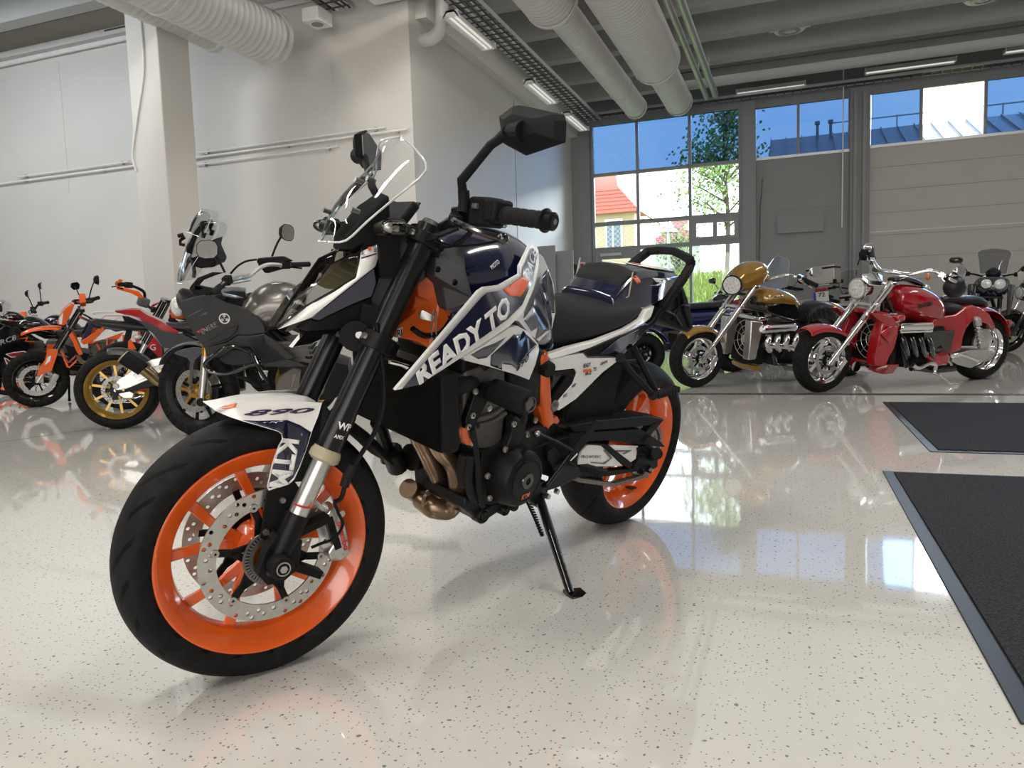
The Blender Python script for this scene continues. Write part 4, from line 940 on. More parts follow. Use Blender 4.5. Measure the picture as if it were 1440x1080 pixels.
# ---------- handlebar, controls, mirrors
hb = [(1.045, .395, 1.052), (1.088, .25, 1.064), (1.112, .18, 1.058), (1.135, .11, 1.022), (1.140, .06, 1.015), (1.140, 0, 1.015)]
m = MB(); full = hb + [(p[0], -p[1], p[2]) for p in reversed(hb[:-1])]
HBR = m.tube(full, .0125, 14, sm=4).done('handlebar', O_blk, HERO, st)
for y in (.05, -.05): MB().box((1.142, y, 1.0), (.045, .03, .07)).done('bar_clamp', O_blk, HERO, st, bevel=.005)
for s_ in (1, -1):
    my = lambda p: Vector((p[0], s_*p[1], p[2]))
    a, b = my((1.082, .272, 1.062)), my((1.048, .385, 1.053)); d = (b-a)
    k = 13; P, r = [], []
    for i in range(k):
        u = i/(k-1); P += [a+d*u, a+d*(u+.035)]; r += [.0185, .0165 if i % 2 else .0185]
    G = MB().tube(P, r, 20).done('grip', O_rub, HERO, st)
    MB().tube([b-d*.02, b+d*.02, b+d*.05, b+d*.17, b+d*.2], [.024, .025, .019, .019, .014], 20).done('bar_end', O_blk, G, st, sharp=25)
    MB().tube([b+d*.199, b+d*.205], [.006, .006], 10).done('bar_end_bolt', O_dsteel, G, st)
    SW = MB().bar(my((1.098, .205, 1.066)), my((1.084, .268, 1.064)), .052, .062).bar(my((1.088, .25, 1.07)), my((1.08, .285, 1.066)), .058, .05).done('switch_cluster', O_mat, HERO, st, bevel=.007)
    if s_ > 0:
        MB().box((1.1189,0.235,1.0756), (.012, .016, .012)).done('switch_button', O_grey, SW, st, bevel=.002)
        MB().box((1.1052,0.235,1.0414), (.014, .02, .01)).done('switch_button', O_mat, SW, st, bevel=.002)
    # lever
    LV = MB().tube([my((1.140, .19, 1.045)), my((1.158, .22, 1.040)), my((1.162, .27, 1.030)), my((1.150, .32, 1.018)), my((1.135, .352, 1.011))], [.009, .009, .0075, .007, .008], 10, sm=3).ball(my((1.132, .360, 1.010)), .012, 12, 8).done('lever', O_gls, HERO, st)
    MB().bar(my((1.115, .16, 1.055)), my((1.145, .20, 1.043)), .03, .026).box(my((1.115, .175, 1.056)), (.04, .03, .036)).done('lever_perch', O_blk, HERO, st, bevel=.004)
    # mirror
    pm = [(1.075,0.3057,1.2799), (1.075,0.4505,1.2466), (1.075,0.4584,1.2337), (1.075,0.4608,1.1943), (1.075,0.3417,1.1777), (1.075,0.2754,1.2013), (1.075,0.2523,1.2621)]
    pm = [my(p) for p in pm]; cc = sum(pm, Vector())/7
    if s_ < 0: pm = [cc+Matrix.Rotation(math.radians(-42), 3, 'Z') @ (p-cc) for p in pm]
    i1 = [lerp(p, cc, .12)+Vector((.022, 0, 0)) for p in pm]; i2 = [lerp(p, cc, .50)+Vector((.040, 0, 0)) for p in pm]
    m = MB().loft([pm, i1, i2]); m.tube([my((1.115, .335, 1.218)), my((1.112, .375, 1.216))], [.016, .022], 14)
    MI = m.done('mirror', O_mat, HERO, st, sharp=18, bevel=.0025)
    MB().poly([lerp(p, cc, .07)+Vector((-.001, 0, 0)) for p in pm], (-.0015, 0, 0)).done('mirror_glass', mat('mirror_glass', (.7, .72, .74), .02, 1.) if s_ > 0 else bpy.data.materials['mirror_glass'], MI, st)
    AR = [my((1.1251,0.2,1.0782)), my((1.1326,0.203,1.1041)), my((1.1436,0.212,1.126)), my((1.1342,0.255,1.1654)), my((1.1289,0.29,1.1947)), my((1.1227,0.305,1.2042)), my((1.122, .335, 1.216))]
    MB().tube(AR, [.0105, .0105, .0105, .0095, .0095, .010, .013], 12).done('mirror_stalk', O_mat, MI, st)
    MB().tube([my((1.128, .2, 1.062)), my((1.1254,0.2,1.0812)), my((1.1311,0.203,1.1072))], [.013, .013, .0125], 14).done('mirror_base', O_mat, MI, st)
# cables around the bars
MB().tube([(1.13, .19, 1.03), (1.17, .15, 1.005), (1.2, .09, .99), (1.19, .03, .95), (1.16, .03, .88)], .006, 8, sm=4).done('clutch_cable', O_blk, HERO, st)
MB().tube([(1.10, .22, 1.04), (1.12, .17, .995), (1.16, .10, .985), (1.18, .02, .96)], .006, 8, sm=4).done('wiring_loom', O_blk, HERO, st)
MB().tube([(1.12, -.2, 1.06), (1.2, -.1, 1.03), (1.23, .02, 1.0), (1.2, .06, .95)], .006, 8, sm=4).done('brake_line', O_blk, HERO, st)
MB().tube([(1.1743,0.17,0.9988),(1.1379,0.17,0.9908),(1.0862,0.17,0.9944),(1.0292,0.17,1.0048),(1.0022,0.17,1.0132)], .0035, 6, sm=4).done('thin_cable', O_blk, HERO, st)

# ---------- frame
m = MB()
m.tube([(0.7498,0.125,0.726), (0.7305,0.128,0.6831), (0.7027,0.13,0.5984), (0.6651,0.125,0.5244)], [.027, .023, .022, .024], 16, sm=3)
m.poly([(0.7261,0.135,0.5774),(0.6813,0.135,0.5659),(0.6432,0.135,0.5333),(0.6309,0.135,0.5382),(0.6126,0.135,0.5206),(0.6209,0.135,0.5129),(0.6461,0.135,0.5185),(0.6624,0.135,0.5034),(0.6957,0.135,0.5315)], (0, -.03, 0))
m.tube([(0.7468,0.125,0.7138), (0.8267,0.125,0.7713), (0.8936,0.12,0.8031), (1.0189,0.09,0.8399), (1.16, .045, .86)], .021, 14, sm=3)
m.sym()
m.cyl(axp(.50, 0, -.033), axp(.74, 0, -.033), .040, n=24)
FRM = m.done('frame', O_orf, HERO, bevel=0, label='orange tubular frame')
m = MB().poly([(1.1481,0.055,0.9314), (1.1275,0.07,0.9203), (1.1058,0.085,0.9116), (1.1021,0.09,0.8889), (1.1045,0.09,0.8618), (1.0949,0.095,0.8456), (1.0843,0.1,0.8309), (1.0964,0.1,0.8123), (1.1179,0.095,0.7878), (1.1172,0.09,0.7693), (1.1253,0.085,0.7555), (1.1562,0.08,0.7722), (1.1833,0.07,0.7762), (1.2106,0.055,0.779), (1.2073,0.055,0.7923), (1.2014,0.06,0.8117), (1.183,0.062,0.8217), (1.1614,0.065,0.836), (1.1515,0.062,0.8616), (1.1548,0.055,0.8955)], (0, -.05, 0))
m.mirror().done('steering_head_gusset', O_orf, FRM, bevel=.006, bseg=3)
MB().poly([(1.1554,0.068,0.8376), (1.1505,0.076,0.8459), (1.1283,0.093,0.8355), (1.1298,0.092,0.8217), (1.1535,0.073,0.8251)], (0, .0015, 0)).done('data_sticker', O_steel, FRM)
MB().poly([(1.204,0.0575,0.7995), (1.1948,0.0635,0.8047), (1.1944,0.063,0.7819), (1.2048,0.057,0.7775)], (0, .0015, 0)).done('letter_sticker', O_decw, FRM)
text('RI', 'sticker_lettering', (1.2087,0.066,0.7815), Vector((1.1962,0.066,0.7843))-Vector((1.2087,0.066,0.7815)), (0, 0, 1), .017, O_ink, FRM, fit=.014, bold=.02)
MB().tube([(1.1477,0.115,0.7867), (1.1538,0.115,0.839), (1.1492,0.115,0.8522), (1.1403,0.115,0.8387), (1.1334,0.115,0.7827)], .0018, 6, sm=3).done('wire_clip', O_steel, FRM)
for y in (1, -1): MB().tube([(.735, .137*y, .695), (.735, .163*y, .690)], [.024, .022], 18).done('frame_plug', O_mat, FRM, bevel=.002)
MB().tube([(1.2061,0.11,0.8112),(1.178,0.11,0.7969),(1.1507,0.11,0.7925),(1.1105,0.11,0.7977)], .007, 8, sm=3).done('hose', O_blk, FRM)

# ---------- radiator
rx = [(1.145,0.1632,0.7017), (1.11,0.162,0.5134)]
zt_, zb_ = .705, .515
m = MB(); m.poly([(1.155, -.165, zt_), (1.155, .165, zt_), (1.118, .165, zb_), (1.118, -.165, zb_)], (-.04, 0, 0))
RAD = m.done('radiator', O_blk, HERO)
m = MB()
for i in range(46):
    u = (i+.5)/46; x = 1.157*(1-u)+1.120*u; z = zt_*(1-u)+zb_*u; m.bar((x, -.16, z), (x, .16, z), .005, .0014, (.0, 0, 1))
m.done('radiator_fin_grille', O_eng, RAD)
for s_ in (1, -1):
    MB().poly([(p[0], s_*p[1], p[2]) for p in [(1.151,0.168,0.7102), (1.0985,0.168,0.7146), (1.091,0.168,0.686), (1.057,0.168,0.5232), (1.0663,0.168,0.5062), (1.1034,0.168,0.5106), (1.1178,0.168,0.5257)]], (0, -.035*s_, 0)).done('radiator_tank', O_mat, RAD, bevel=.008, bseg=3)
m = MB().tube([(1.08, .12, .66), (1.02, .13, .67), (.97, .1, .66)], .021, 14, sm=3).done('coolant_hose', O_rub, RAD); MB().tube([(1.10, -.12, .55), (1.0, -.13, .5), (.94, -.12, .45)], .02, 14, sm=3).done('coolant_hose', O_rub, RAD)

# ---------- tank
def tsec(x, zt, h1, z1, h2, z2, h3, z3): return [(x, 0, zt), (x, h1*.55, zt-.012), (x, h1, z1), (x, h2, z2), (x, h3, z3), (x, 0, z3-.01)]
secs = [tsec(1.10, .985, .07, .955, .10, .90, .08, .82), tsec(1.05, 1.025, .095, .985, .135, .92, .11, .80), tsec(.98, 1.045, .115, 1.005, .165, .93, .14, .79), tsec(.90, 1.052, .120, 1.012, .175, .93, .16, .78), tsec(.82, 1.045, .112, .998, .165, .90, .15, .75),
        tsec(.74, 1.010, .095, .955, .140, .85, .13, .72), tsec(.67, .940, .075, .89, .115, .80, .115, .70), tsec(.62, .86, .055, .83, .09, .77, .10, .69)]
TK = MB().half(secs).done('fuel_tank', O_navy, HERO, sub=2, sharp=60, label='navy fuel tank')
MB().lathe([(0, .012), (.036, .012), (.044, .006), (.046, 0), (0, 0)], (.875, 0, 1.050), 'Z', 32, closed=False).done('filler_cap', O_gls, TK)
# airbox side covers beside the tank
m = MB().poly([(1.0992,0.105,1.003), (1.0968,0.13,1.0068), (1.1002,0.15,0.9529), (1.0778,0.165,0.8899), (1.1078,0.14,0.8567), (1.1108,0.115,0.8533), (1.1242,0.105,0.9083), (1.1479,0.1,0.9301), (1.1434,0.09,0.9872)], (0, -.04, 0)).mirror().done('airbox_cover', mat('dark_grey_plastic', (.030, .030, .032), .55, var=.15), HERO, bevel=.005)
bolts('cover_bolt', [(1.142,0.103,0.9454), (1.1187,0.137,0.9224)], [(0, .005), (.006, .004), (.008, 0), (0, 0)], O_blk, m)

# ---------- shroud reading READY TO RACE
def SH(s_):
    P = {}
    for k, v in dict(tip=(1.3177,0.2,0.7015), a=(1.2208,0.207,0.8047), b=(1.1149,0.212,0.9151), c=(1.0958,0.21,0.9237), d=(1.0324,0.2,0.9267), e=(0.9407,0.178,0.9515), f=(0.9378,0.172,0.9696), g=(0.8713,0.142,1.0255), h=(0.8369,0.14,1.0108), i=(0.8366,0.15,0.9708), j=(0.8727,0.172,0.9143), k=(0.9229,0.19,0.8589), l=(0.9785,0.2,0.8288), m=(1.0761,0.205,0.7891), n=(1.163,0.206,0.7511), o=(1.2405,0.203,0.7141), p=(1.2614,0.202,0.7077)).items(): P[k] = Vector((v[0], v[1]*s_, v[2]))
    m = MB(); nm = list(P); pts = [P[q] for q in nm]; ix = {q: i for i, q in enumerate(nm)}
    F_ = ['tip a o p', 'a b n o', 'b c d l m', 'b m n', 'd e j k l', 'e f i j', 'f g h i']
    m.mesh(pts, [[ix[q] for q in f.split()] for f in F_])
    # inward return edge
    loop = 'tip a b c d e f g h i j k l m n o p'.split(); B_ = [P[q]+Vector((-.003, -.011*s_, 0)) for q in loop]
    v2 = m.verts([P[q] for q in loop]); v3 = m.verts(B_)
    for i in range(len(loop)): m.face([v2[i], v2[(i+1) % len(loop)], v3[(i+1) % len(loop)], v3[i]])
    q = MB().mesh([p+Vector((-.004, -.009*s_, 0)) for p in pts], [[ix[q] for q in f.split()] for f in F_])
    o_ = m.done('tank_shroud', O_white, HERO, sharp=20, weld=True, label='white-edged tank shroud'); q.done('shroud_lining', O_mat, o_)
    return o_, P
SHL, P = SH(1); SHR, _ = SH(-1)
m = MB()
A = dict(t=(1.3037,0.2025,0.7055), a=(1.2102,0.2095,0.8032), b=(1.1079,0.214,0.9043), c=(1.0912,0.212,0.9136), d=(1.0295,0.2015,0.9169), e=(0.9325,0.1785,0.9483), f=(0.9258,0.1705,0.9662), g=(0.8711,0.145,1.0153), h=(0.8466,0.143,1.0001), i=(0.8813,0.17,0.9372), j=(0.932,0.189,0.8801), l=(0.9938,0.201,0.8469), m=(1.0867,0.2075,0.8054), n=(1.1676,0.2082,0.7651), o=(1.2353,0.2053,0.7207), p=(1.2534,0.204,0.7107))
nm = list(A); ix = {q: i for i, q in enumerate(nm)}
m.mesh([Vector(v)+Vector((0, .0036, 0)) for v in A.values()], [[ix[q] for q in f.split()] for f in ['t a o p', 'a b n o', 'b c d l m', 'b m n', 'd e i j l', 'e f h i', 'f g h']])
NV = m.done('navy_panel_graphic', O_navy, SHL, sharp=20)
# lettering following the panel
o_ = Vector((1.2543,0.2085,0.704)); e_ = Vector((0.9767,0.206,0.8614)); u_ = e_-o_; up = Vector((1.164,0.209,0.7912))-Vector((1.1226,0.209,0.7507))
LB = text('READY TO', 'shroud_lettering', o_+Vector((0, .001, 0)), u_, up, .056, O_decw, SHL, fit=u_.length*1.0, bold=.042); drape(LB, NV, .0008)
decal([(1.0357,0.2035,0.9239), (0.9941,0.193,0.9377), (0.9445,0.1815,0.9503), (0.8977,0.1765,0.9381), (0.9208,0.184,0.9162), (0.943,0.19,0.8997), (0.9903,0.1985,0.903)], 'orange_graphic', O_orde, NV, SHL, .0012)
o_ = Vector((0.8898,0.172,0.9392)); e_ = Vector((0.8489,0.146,1.0004))
R2 = text('RACE', 'shroud_lettering', o_+Vector((0, .004, 0)), e_-o_, Vector((0.9276,0.172,0.9664))-Vector((0.8757,0.16,0.9641)), .036, O_decw, SHL, fit=(e_-o_).length, bold=.03); drape(R2, NV, .0008)
T2 = text('MOTO', 'tank_lettering', (0.9951,0.186,0.955), Vector((0.9625,0.176,0.9763))-Vector((0.9951,0.186,0.955)), (0, 0, 1), .009, O_decw, TK, fit=.032); drape(T2, TK, .002)

# ---------- side panels between tank and seat (grey, navy and white pattern)
m = MB()
up_ = [(0.8445,0.135,1.0079), (0.7807,0.115,0.9911), (0.7438,0.112,0.956), (0.706,0.108,0.9135), (0.6856,0.112,0.8389), (0.7038,0.122,0.7974), (0.7818,0.145,0.7701), (0.8509,0.165,0.7967), (0.9195,0.18,0.8353), (0.9481,0.185,0.8406), (0.9168,0.185,0.8578), (0.8733,0.168,0.9136), (0.8341,0.145,0.9737)]
m.poly(up_, (0, -.02, 0)).mirror().done('tank_side_panel', O_white, HERO, sharp=25)
TS = bpy.context.scene.objects['tank_side_panel']
def camo(pts, mt, nm, par): decal(pts, nm, mt, par, par, .0012)
camo([(0.8692,0.166,0.906), (0.8279,0.148,0.9452), (0.802,0.14,0.9518), (0.8158,0.148,0.9196), (0.8433,0.165,0.8747), (0.8802,0.178,0.8558), (0.907,0.182,0.8426), (0.9073,0.184,0.8574)], O_grey, 'grey_graphic', TS)
camo([(0.7928,0.138,0.9367), (0.7548,0.115,0.96), (0.7224,0.111,0.9255), (0.7006,0.11,0.8824), (0.6934,0.113,0.8392), (0.733,0.126,0.8426), (0.7649,0.135,0.8758), (0.7711,0.138,0.8611), (0.814,0.154,0.8572), (0.8261,0.155,0.9023)], O_navy, 'navy_graphic', TS)
camo([(0.8185,0.157,0.8485), (0.7295,0.126,0.8287), (0.7139,0.124,0.8021), (0.7725,0.142,0.7846), (0.8126,0.154,0.7774), (0.8008,0.15,0.8106), (0.8426,0.164,0.8037), (0.9005,0.18,0.8366), (0.8624,0.172,0.8469)], O_grey, 'grey_graphic', TS)
lo_ = [(0.9682,0.192,0.8232), (0.9374,0.19,0.8272), (0.8751,0.176,0.8075), (0.8024,0.16,0.7668), (0.7951,0.16,0.749), (0.8065,0.164,0.7138), (0.8286,0.168,0.6737), (0.9035,0.176,0.6974), (1.0149,0.182,0.7276), (1.095,0.18,0.7467), (1.108,0.184,0.757), (1.0515,0.192,0.7831)]
LP = MB().poly(lo_, (0, -.03, 0)).mirror().done('lower_side_panel', O_white, HERO, sharp=25, label='lower side panel with 890 lettering')
camo([(1.0146,0.186,0.7552), (0.9438,0.188,0.8055), (0.8816,0.178,0.8008), (0.8106,0.162,0.7658), (0.8643,0.17,0.7421), (0.8922,0.174,0.7073), (0.9266,0.179,0.7242), (0.9633,0.182,0.7294), (0.9582,0.178,0.7134), (1.0075,0.182,0.7289)], O_navy, 'navy_graphic', LP)
camo([(1.0486,0.19,0.779), (1.0077,0.19,0.7874), (0.9714,0.19,0.7999), (1.0087,0.188,0.7659), (1.0288,0.186,0.7508), (1.056,0.184,0.7486), (1.0847,0.186,0.7612)], O_grey, 'grey_graphic', LP)
T3 = text('890', 'panel_number', (0.8953,0.1775,0.7028), Vector((0.8171,0.166,0.7478))-Vector((0.8953,0.1775,0.7028)), Vector((0.8699,0.172,0.7316))-Vector((0.8475,0.172,0.7091)), .018, O_ink, LP, fit=.06, bold=.02, shear=.4); drape(T3, LP, .0012)
MB().tube([(0.9988,0.15,0.7147), (0.9641,0.165,0.747), (0.8929,0.175,0.8043)], .012, 10).done('panel_strut', O_blk, HERO)

# ---------- seat and tail
def ss(x, zt, ht, zb, hb): return [(x, 0, zt), (x, ht*.6, zt-.001), (x, ht, zt-.012), (x, (ht+hb)/2+.008, (zt+zb)/2+.01), (x, hb, zb), (x, 0, zb)]
secs = [ss(.765, .80, .045, .715, .105), ss(.72, .835, .055, .715, .118), ss(.66, .872, .070, .722, .126), ss(.60, .878, .085, .732, .132), ss(.52, .868, .105, .745, .138), ss(.42, .862, .120, .762, .140), ss(.33, .866, .125, .785, .138), ss(.26, .872, .120, .812, .128), ss(.235, .862, .105, .83, .11)]
ST = MB().half(secs).done('seat', O_seat, HERO, sub=2, sharp=70, label='black rider seat')
PD = MB().half([ss(.345, .925, .075, .880, .090), ss(.33, .955, .078, .905, .094), ss(.295, .972, .080, .925, .096), ss(.262, .972, .078, .94, .094), ss(.255, .96, .07, .945, .085)]).done('back_pad', O_seat, HERO, sub=2, sharp=70)
secs = [[(.385, 0, .885), (.385, .085, .880), (.385, .105, .868), (.385, .10, .84), (.385, 0, .83)], [(.30, 0, .95), (.30, .080, .948), (.30, .103, .935), (.30, .118, .845), (.30, 0, .83)],
        [(.22, 0, .972), (.22, .080, .968), (.22, .103, .945), (.22, .118, .845), (.22, 0, .84)], [(.10, 0, .968), (.10, .085, .964), (.10, .105, .945), (.10, .105, .868), (.10, 0, .86)], [(.0, 0, .966), (.0, .080, .962), (.0, .098, .948), (.0, .090, .905), (.0, 0, .90)], [(-.055, 0, .955), (-.055, .06, .952), (-.055, .075, .945), (-.055, .07, .925), (-.055, 0, .92)]]
TL = MB().half(secs).done('tail_cowl', O_navy, HERO, bevel=.006, sharp=30, label='navy tail cowl with white and orange top')
MB().grid([[(.16, y, .9745) for y in (-.075, 0, .075)], [(.08, y, .971) for y in (-.08, 0, .08)], [(.0, y, .9675) for y in (-.076, 0, .076)], [(-.05, y, .957) for y in (-.056, 0, .056)]]).done('white_top_graphic', O_white, TL, solid=.001)
MB().grid([[(.085, y, .9735) for y in (-.05, .05)], [(.01, y, .970) for y in (-.055, .055)]]).done('orange_graphic', O_orde, TL, solid=.001)
decal([(0.2985,0.11,0.9498),(0.2693,0.11,0.9515),(0.2524,0.11,0.928),(0.277,0.11,0.9243)], 'orange_tag', O_orde, TL, TL)
decal([(0.2865,0.11,0.9455),(0.2739,0.11,0.9462),(0.2717,0.11,0.9424),(0.2839,0.11,0.9418)], 'tag_mark', O_ink, TL, TL, .0014)
decal([(0.2007,0.1125,0.9199),(0.1604,0.1125,0.9215),(0.1312,0.1125,0.9301),(0.1597,0.1125,0.9321),(0.1827,0.1125,0.9445),(0.0985,0.1125,0.9437),(0.1334,0.1125,0.936),(0.1039,0.1125,0.9329),(0.1415,0.1125,0.9206)], 'white_mark', O_decw, TL, TL)
MB().tube([(0.3124,0.106,0.9599), (0.3316,0.118,0.9239), (0.3345,0.12,0.8864), (0.3417,0.115,0.8821)], .0022, 6).done('cowl_gap_strip', O_tan, TL)
# white band under the seat and side arm
bd = [(0.7551,0.14,0.736), (0.7218,0.142,0.7305), (0.6425,0.146,0.7454), (0.5084,0.148,0.7603), (0.3591,0.146,0.7891), (0.2622,0.14,0.817), (0.2221,0.128,0.8462), (0.1625,0.12,0.8557), (0.1891,0.13,0.8202), (0.244,0.14,0.8026), (0.4038,0.148,0.7689), (0.5451,0.15,0.739), (0.6425,0.15,0.7257), (0.716,0.148,0.7155)]
MB().poly(bd, (0, -.02, 0)).mirror().done('seat_rail_panel', O_white, HERO, sharp=25, bevel=.003)
BK = MB().poly([(0.5682,0.146,0.7266), (0.5421,0.148,0.7384), (0.4022,0.147,0.7686), (0.2324,0.138,0.8042), (0.1984,0.136,0.7934), (0.2701,0.14,0.7406), (0.3477,0.142,0.699), (0.5404,0.145,0.7097)], (0, -.03, 0)).mirror().done('tail_side_cover', O_gls, HERO, bevel=.004)
MB().poly([(0.4767,0.15,0.7201), (0.3894,0.15,0.7643), (0.2733,0.143,0.7856), (0.2915,0.145,0.7544), (0.3688,0.147,0.7153)], (0, -.002, 0)).done('navy_inlay', O_navy, BK, bevel=.002)
arm = [(0.7214,0.15,0.7143), (0.6419,0.15,0.7236), (0.5735,0.15,0.7258), (0.5458,0.149,0.7089), (0.3536,0.146,0.6981), (0.3922,0.148,0.6829), (0.4509,0.15,0.6607), (0.5239,0.152,0.6188), (0.5731,0.152,0.5887), (0.6462,0.15,0.5619), (0.6817,0.15,0.5703), (0.6708,0.15,0.5797), (0.6004,0.152,0.6368), (0.5886,0.152,0.6699), (0.6065,0.152,0.684), (0.7201,0.15,0.6839)]
AM = MB().poly(arm, (0, -.02, 0)).mirror().done('side_arm_panel', O_white, HERO, sharp=25, bevel=.003, label='white side arm with small sponsor lettering')
arm2 = [(0.7142,0.146,0.6804), (0.6001,0.148,0.6804), (0.5858,0.148,0.6665), (0.5976,0.148,0.6333), (0.6497,0.148,0.5852), (0.6834,0.15,0.5642), (0.7063,0.148,0.5748), (0.6662,0.146,0.6202), (0.6271,0.146,0.663), (0.7022,0.144,0.6686)]
MB().poly(arm2, (0, -.02, 0)).mirror().done('arm_lining', O_blk, HERO, bevel=.003)
MB().lathe([(0, .006), (.008, .006), (.016, .003), (.017, 0), (0, 0)], (0.6727,0.1515,0.5792), n=18, closed=False).done('arm_bolt', O_dsteel, AM)
for i, s_ in enumerate(('READY', 'TO', 'RACE')):
    o_ = [(0.5645,0.1525,0.6821), (0.5093,0.1525,0.6671), (0.5465,0.1525,0.657)][i]; text(s_, 'small_lettering', o_, Vector((0.4931,0.1525,0.6878))-Vector((0.5648,0.1525,0.6832)), (0, 0, 1), .0125, O_ink, AM, fit=(.036, .016, .030)[i], bold=.03)
MB().poly([(0.5626,0.1525,0.6755),(0.5232,0.1525,0.6769),(0.5209,0.1525,0.6691),(0.5604,0.1525,0.6678)], (0, .0006, 0)).done('orange_patch', O_orde, AM)
text('AKRAPOVIC', 'small_lettering', (0.4752,0.1515,0.6829), Vector((0.4065,0.15,0.6934))-Vector((0.4752,0.1515,0.6829)), (0, 0, 1), .009, O_ink, AM, fit=.04, bold=.02)
text('WP', 'small_lettering', (0.6061,0.1535,0.6249), Vector((0.5732,0.1535,0.6325))-Vector((0.6061,0.1535,0.6249)), (0, 0, 1), .010, O_ink, AM, fit=.02, bold=.03, shear=.3)
text('PRO', 'small_lettering', (0.6387,0.1525,0.598), Vector((0.6129,0.1525,0.6039))-Vector((0.6387,0.1525,0.598)), (0, 0, 1), .011, O_ink, AM, fit=.018, bold=.01)
# grab rail arch
P = [(0.0268,-0.09,0.9514), (-0.046,-0.1,0.983), (-0.1056,-0.1,1.0128), (-0.0564,-0.02,1.0265), (-0.0222,0.05,1.0318), (-0.0134,0.09,1.0241), (0.02,0.14,1.015), (0.0154,0.142,0.9951), (0.0453,0.142,0.9583), (0.0762,0.138,0.9187), (0.1211,0.125,0.8467)]
m = MB()
for a, b in zip(P, P[1:]): m.bar(a, b, .026, .026)
for p in P[1:-1]: m.ball(p, .0145, 10, 6)
m.done('grab_rail', O_mat, HERO, bevel=.004)
MB().tube([(0.1211,0.125,0.8467), (0.1376,0.122,0.8295), (0.1646,0.118,0.7957), (.30, .11, .74)], .012, 10).mirror().done('rear_subframe', O_blk, HERO)
# plate holder under the tail
m = MB().poly([(0.0727,0.1,0.8459),(0.0231,0.1,0.895),(-0.05,0.1,0.9154),(-0.0983,0.1,0.875),(-0.1597,0.1,0.8066),(-0.1836,0.1,0.7635),(-0.1512,0.1,0.7486),(-0.0476,0.1,0.7679),(0.024,0.1,0.7954)], (0, -.20, 0))
PH = m.done('plate_holder', O_mat, HERO, bevel=.006)
for q in ((936,434,958,458), (950,412,944,452), (946,440,972,428), (956,408,968,462), (962,420,940,442), (970,446,950,460)):
    pass
MB().tube([(0.0568,0.104,0.8367),(-0.0214,0.104,0.8154),(-0.0779,0.104,0.7782)], .004, 6).done('holder_rib', O_blk, PH); MB().tube([(0.0036,0.104,0.8908),(-0.0298,0.104,0.8457),(-0.009,0.104,0.7954)], .004, 6).done('holder_rib', O_blk, PH)
MB().tube([(0.003,0.104,0.826),(-0.0568,0.104,0.8555),(-0.112,0.104,0.8499)], .004, 6).done('holder_rib', O_blk, PH); MB().tube([(-0.0269,0.104,0.9034),(-0.0757,0.104,0.8349),(-0.1453,0.104,0.7709)], .004, 6).done('holder_rib', O_blk, PH)
MB().box((-.065, 0, .915), (.02, .10, .022)).done('tail_lamp', mat('red_lens', (.25, .005, .005), .15, coat=.8), HERO, bevel=.003)
# pillion bracket struts with peg
m = MB().tube([(0.3685,0.15,0.7), (0.2825,0.156,0.6396), (0.1324,0.162,0.5567)], .012, 12).tube([(0.2955,0.148,0.7275), (0.2326,0.154,0.6686), (0.1303,0.162,0.5765)], .011, 12).tube([(0.115,0.15,0.5515), (0.1559,0.172,0.5619)], .017, 16).tube([(0.352,0.14,0.6965), (0.38,0.157,0.7025)], .016, 16)
m.mirror().done('pillion_bracket', O_mat, HERO)
m = MB(); a, b = Vector((0.1327,0.17,0.559)), Vector((0.024,0.19,0.579)); d = b-a
for i in range(8): m.bar(a+d*(i/8), a+d*((i+.8)/8), .03, .02)
m.bar(a, b, .014, .014); m.done('pillion_peg', O_rub, HERO, bevel=.002)

# ---------- engine
m = MB().half([[(.925, 0, .49), (.925, .125, .48), (.925, .13, .36), (.925, .11, .29), (.925, 0, .27)], [(.84, 0, .53), (.84, .15, .50), (.84, .15, .36), (.84, .12, .28), (.84, 0, .26)], [(.72, 0, .55), (.72, .14, .52), (.72, .14, .38), (.72, .10, .30), (.72, 0, .29)], [(.60, 0, .54), (.60, .12, .52), (.60, .12, .40), (.60, .09, .33), (.60, 0, .32)]])
EN = m.done('engine', O_eng, HERO, bevel=.008, sharp=30)
cyl = [(1.02, .13, .68), (1.00, .135, .56), (.965, .14, .485), (.86, .14, .475), (.865, .135, .60), (.90, .13, .72)]
m = MB().plate([(1.035, .70), (1.02, .56), (.975, .49), (.85, .47), (.86, .60), (.89, .73)], -.13, .13).done('cylinder_block', O_engg, EN, bevel=.012, bseg=3)
for (a, b) in (((0.9784,0.132,0.5717), (0.8736,0.132,0.5937)), ((0.9646,0.132,0.5545), (0.8638,0.132,0.5747))): MB().tube([a, lerp(a, b, .5)+Vector((0, .004, -.006)), b], .008, 8, sm=3).done('cylinder_fin', O_engg, EN)
MB().plate([(.985, .60), (.93, .62), (.92, .66), (.97, .66)], .13, .138).done('cylinder_cover', O_engg, EN, bevel=.003)
m = MB().plate([(1.05, .78), (1.04, .69), (.89, .72), (.87, .80), (.95, .83)], -.125, .125).done('cylinder_head', O_eng, EN, bevel=.01)
MB().half([[(.87, 0, .77), (.87, .14, .76), (.87, .145, .62), (.87, 0, .60)], [(.78, 0, .77), (.78, .15, .755), (.78, .15, .58), (.78, 0, .56)], [(.70, 0, .74), (.70, .13, .72), (.70, .13, .58), (.70, 0, .56)]]).done('throttle_body', O_eng, EN, bevel=.01)
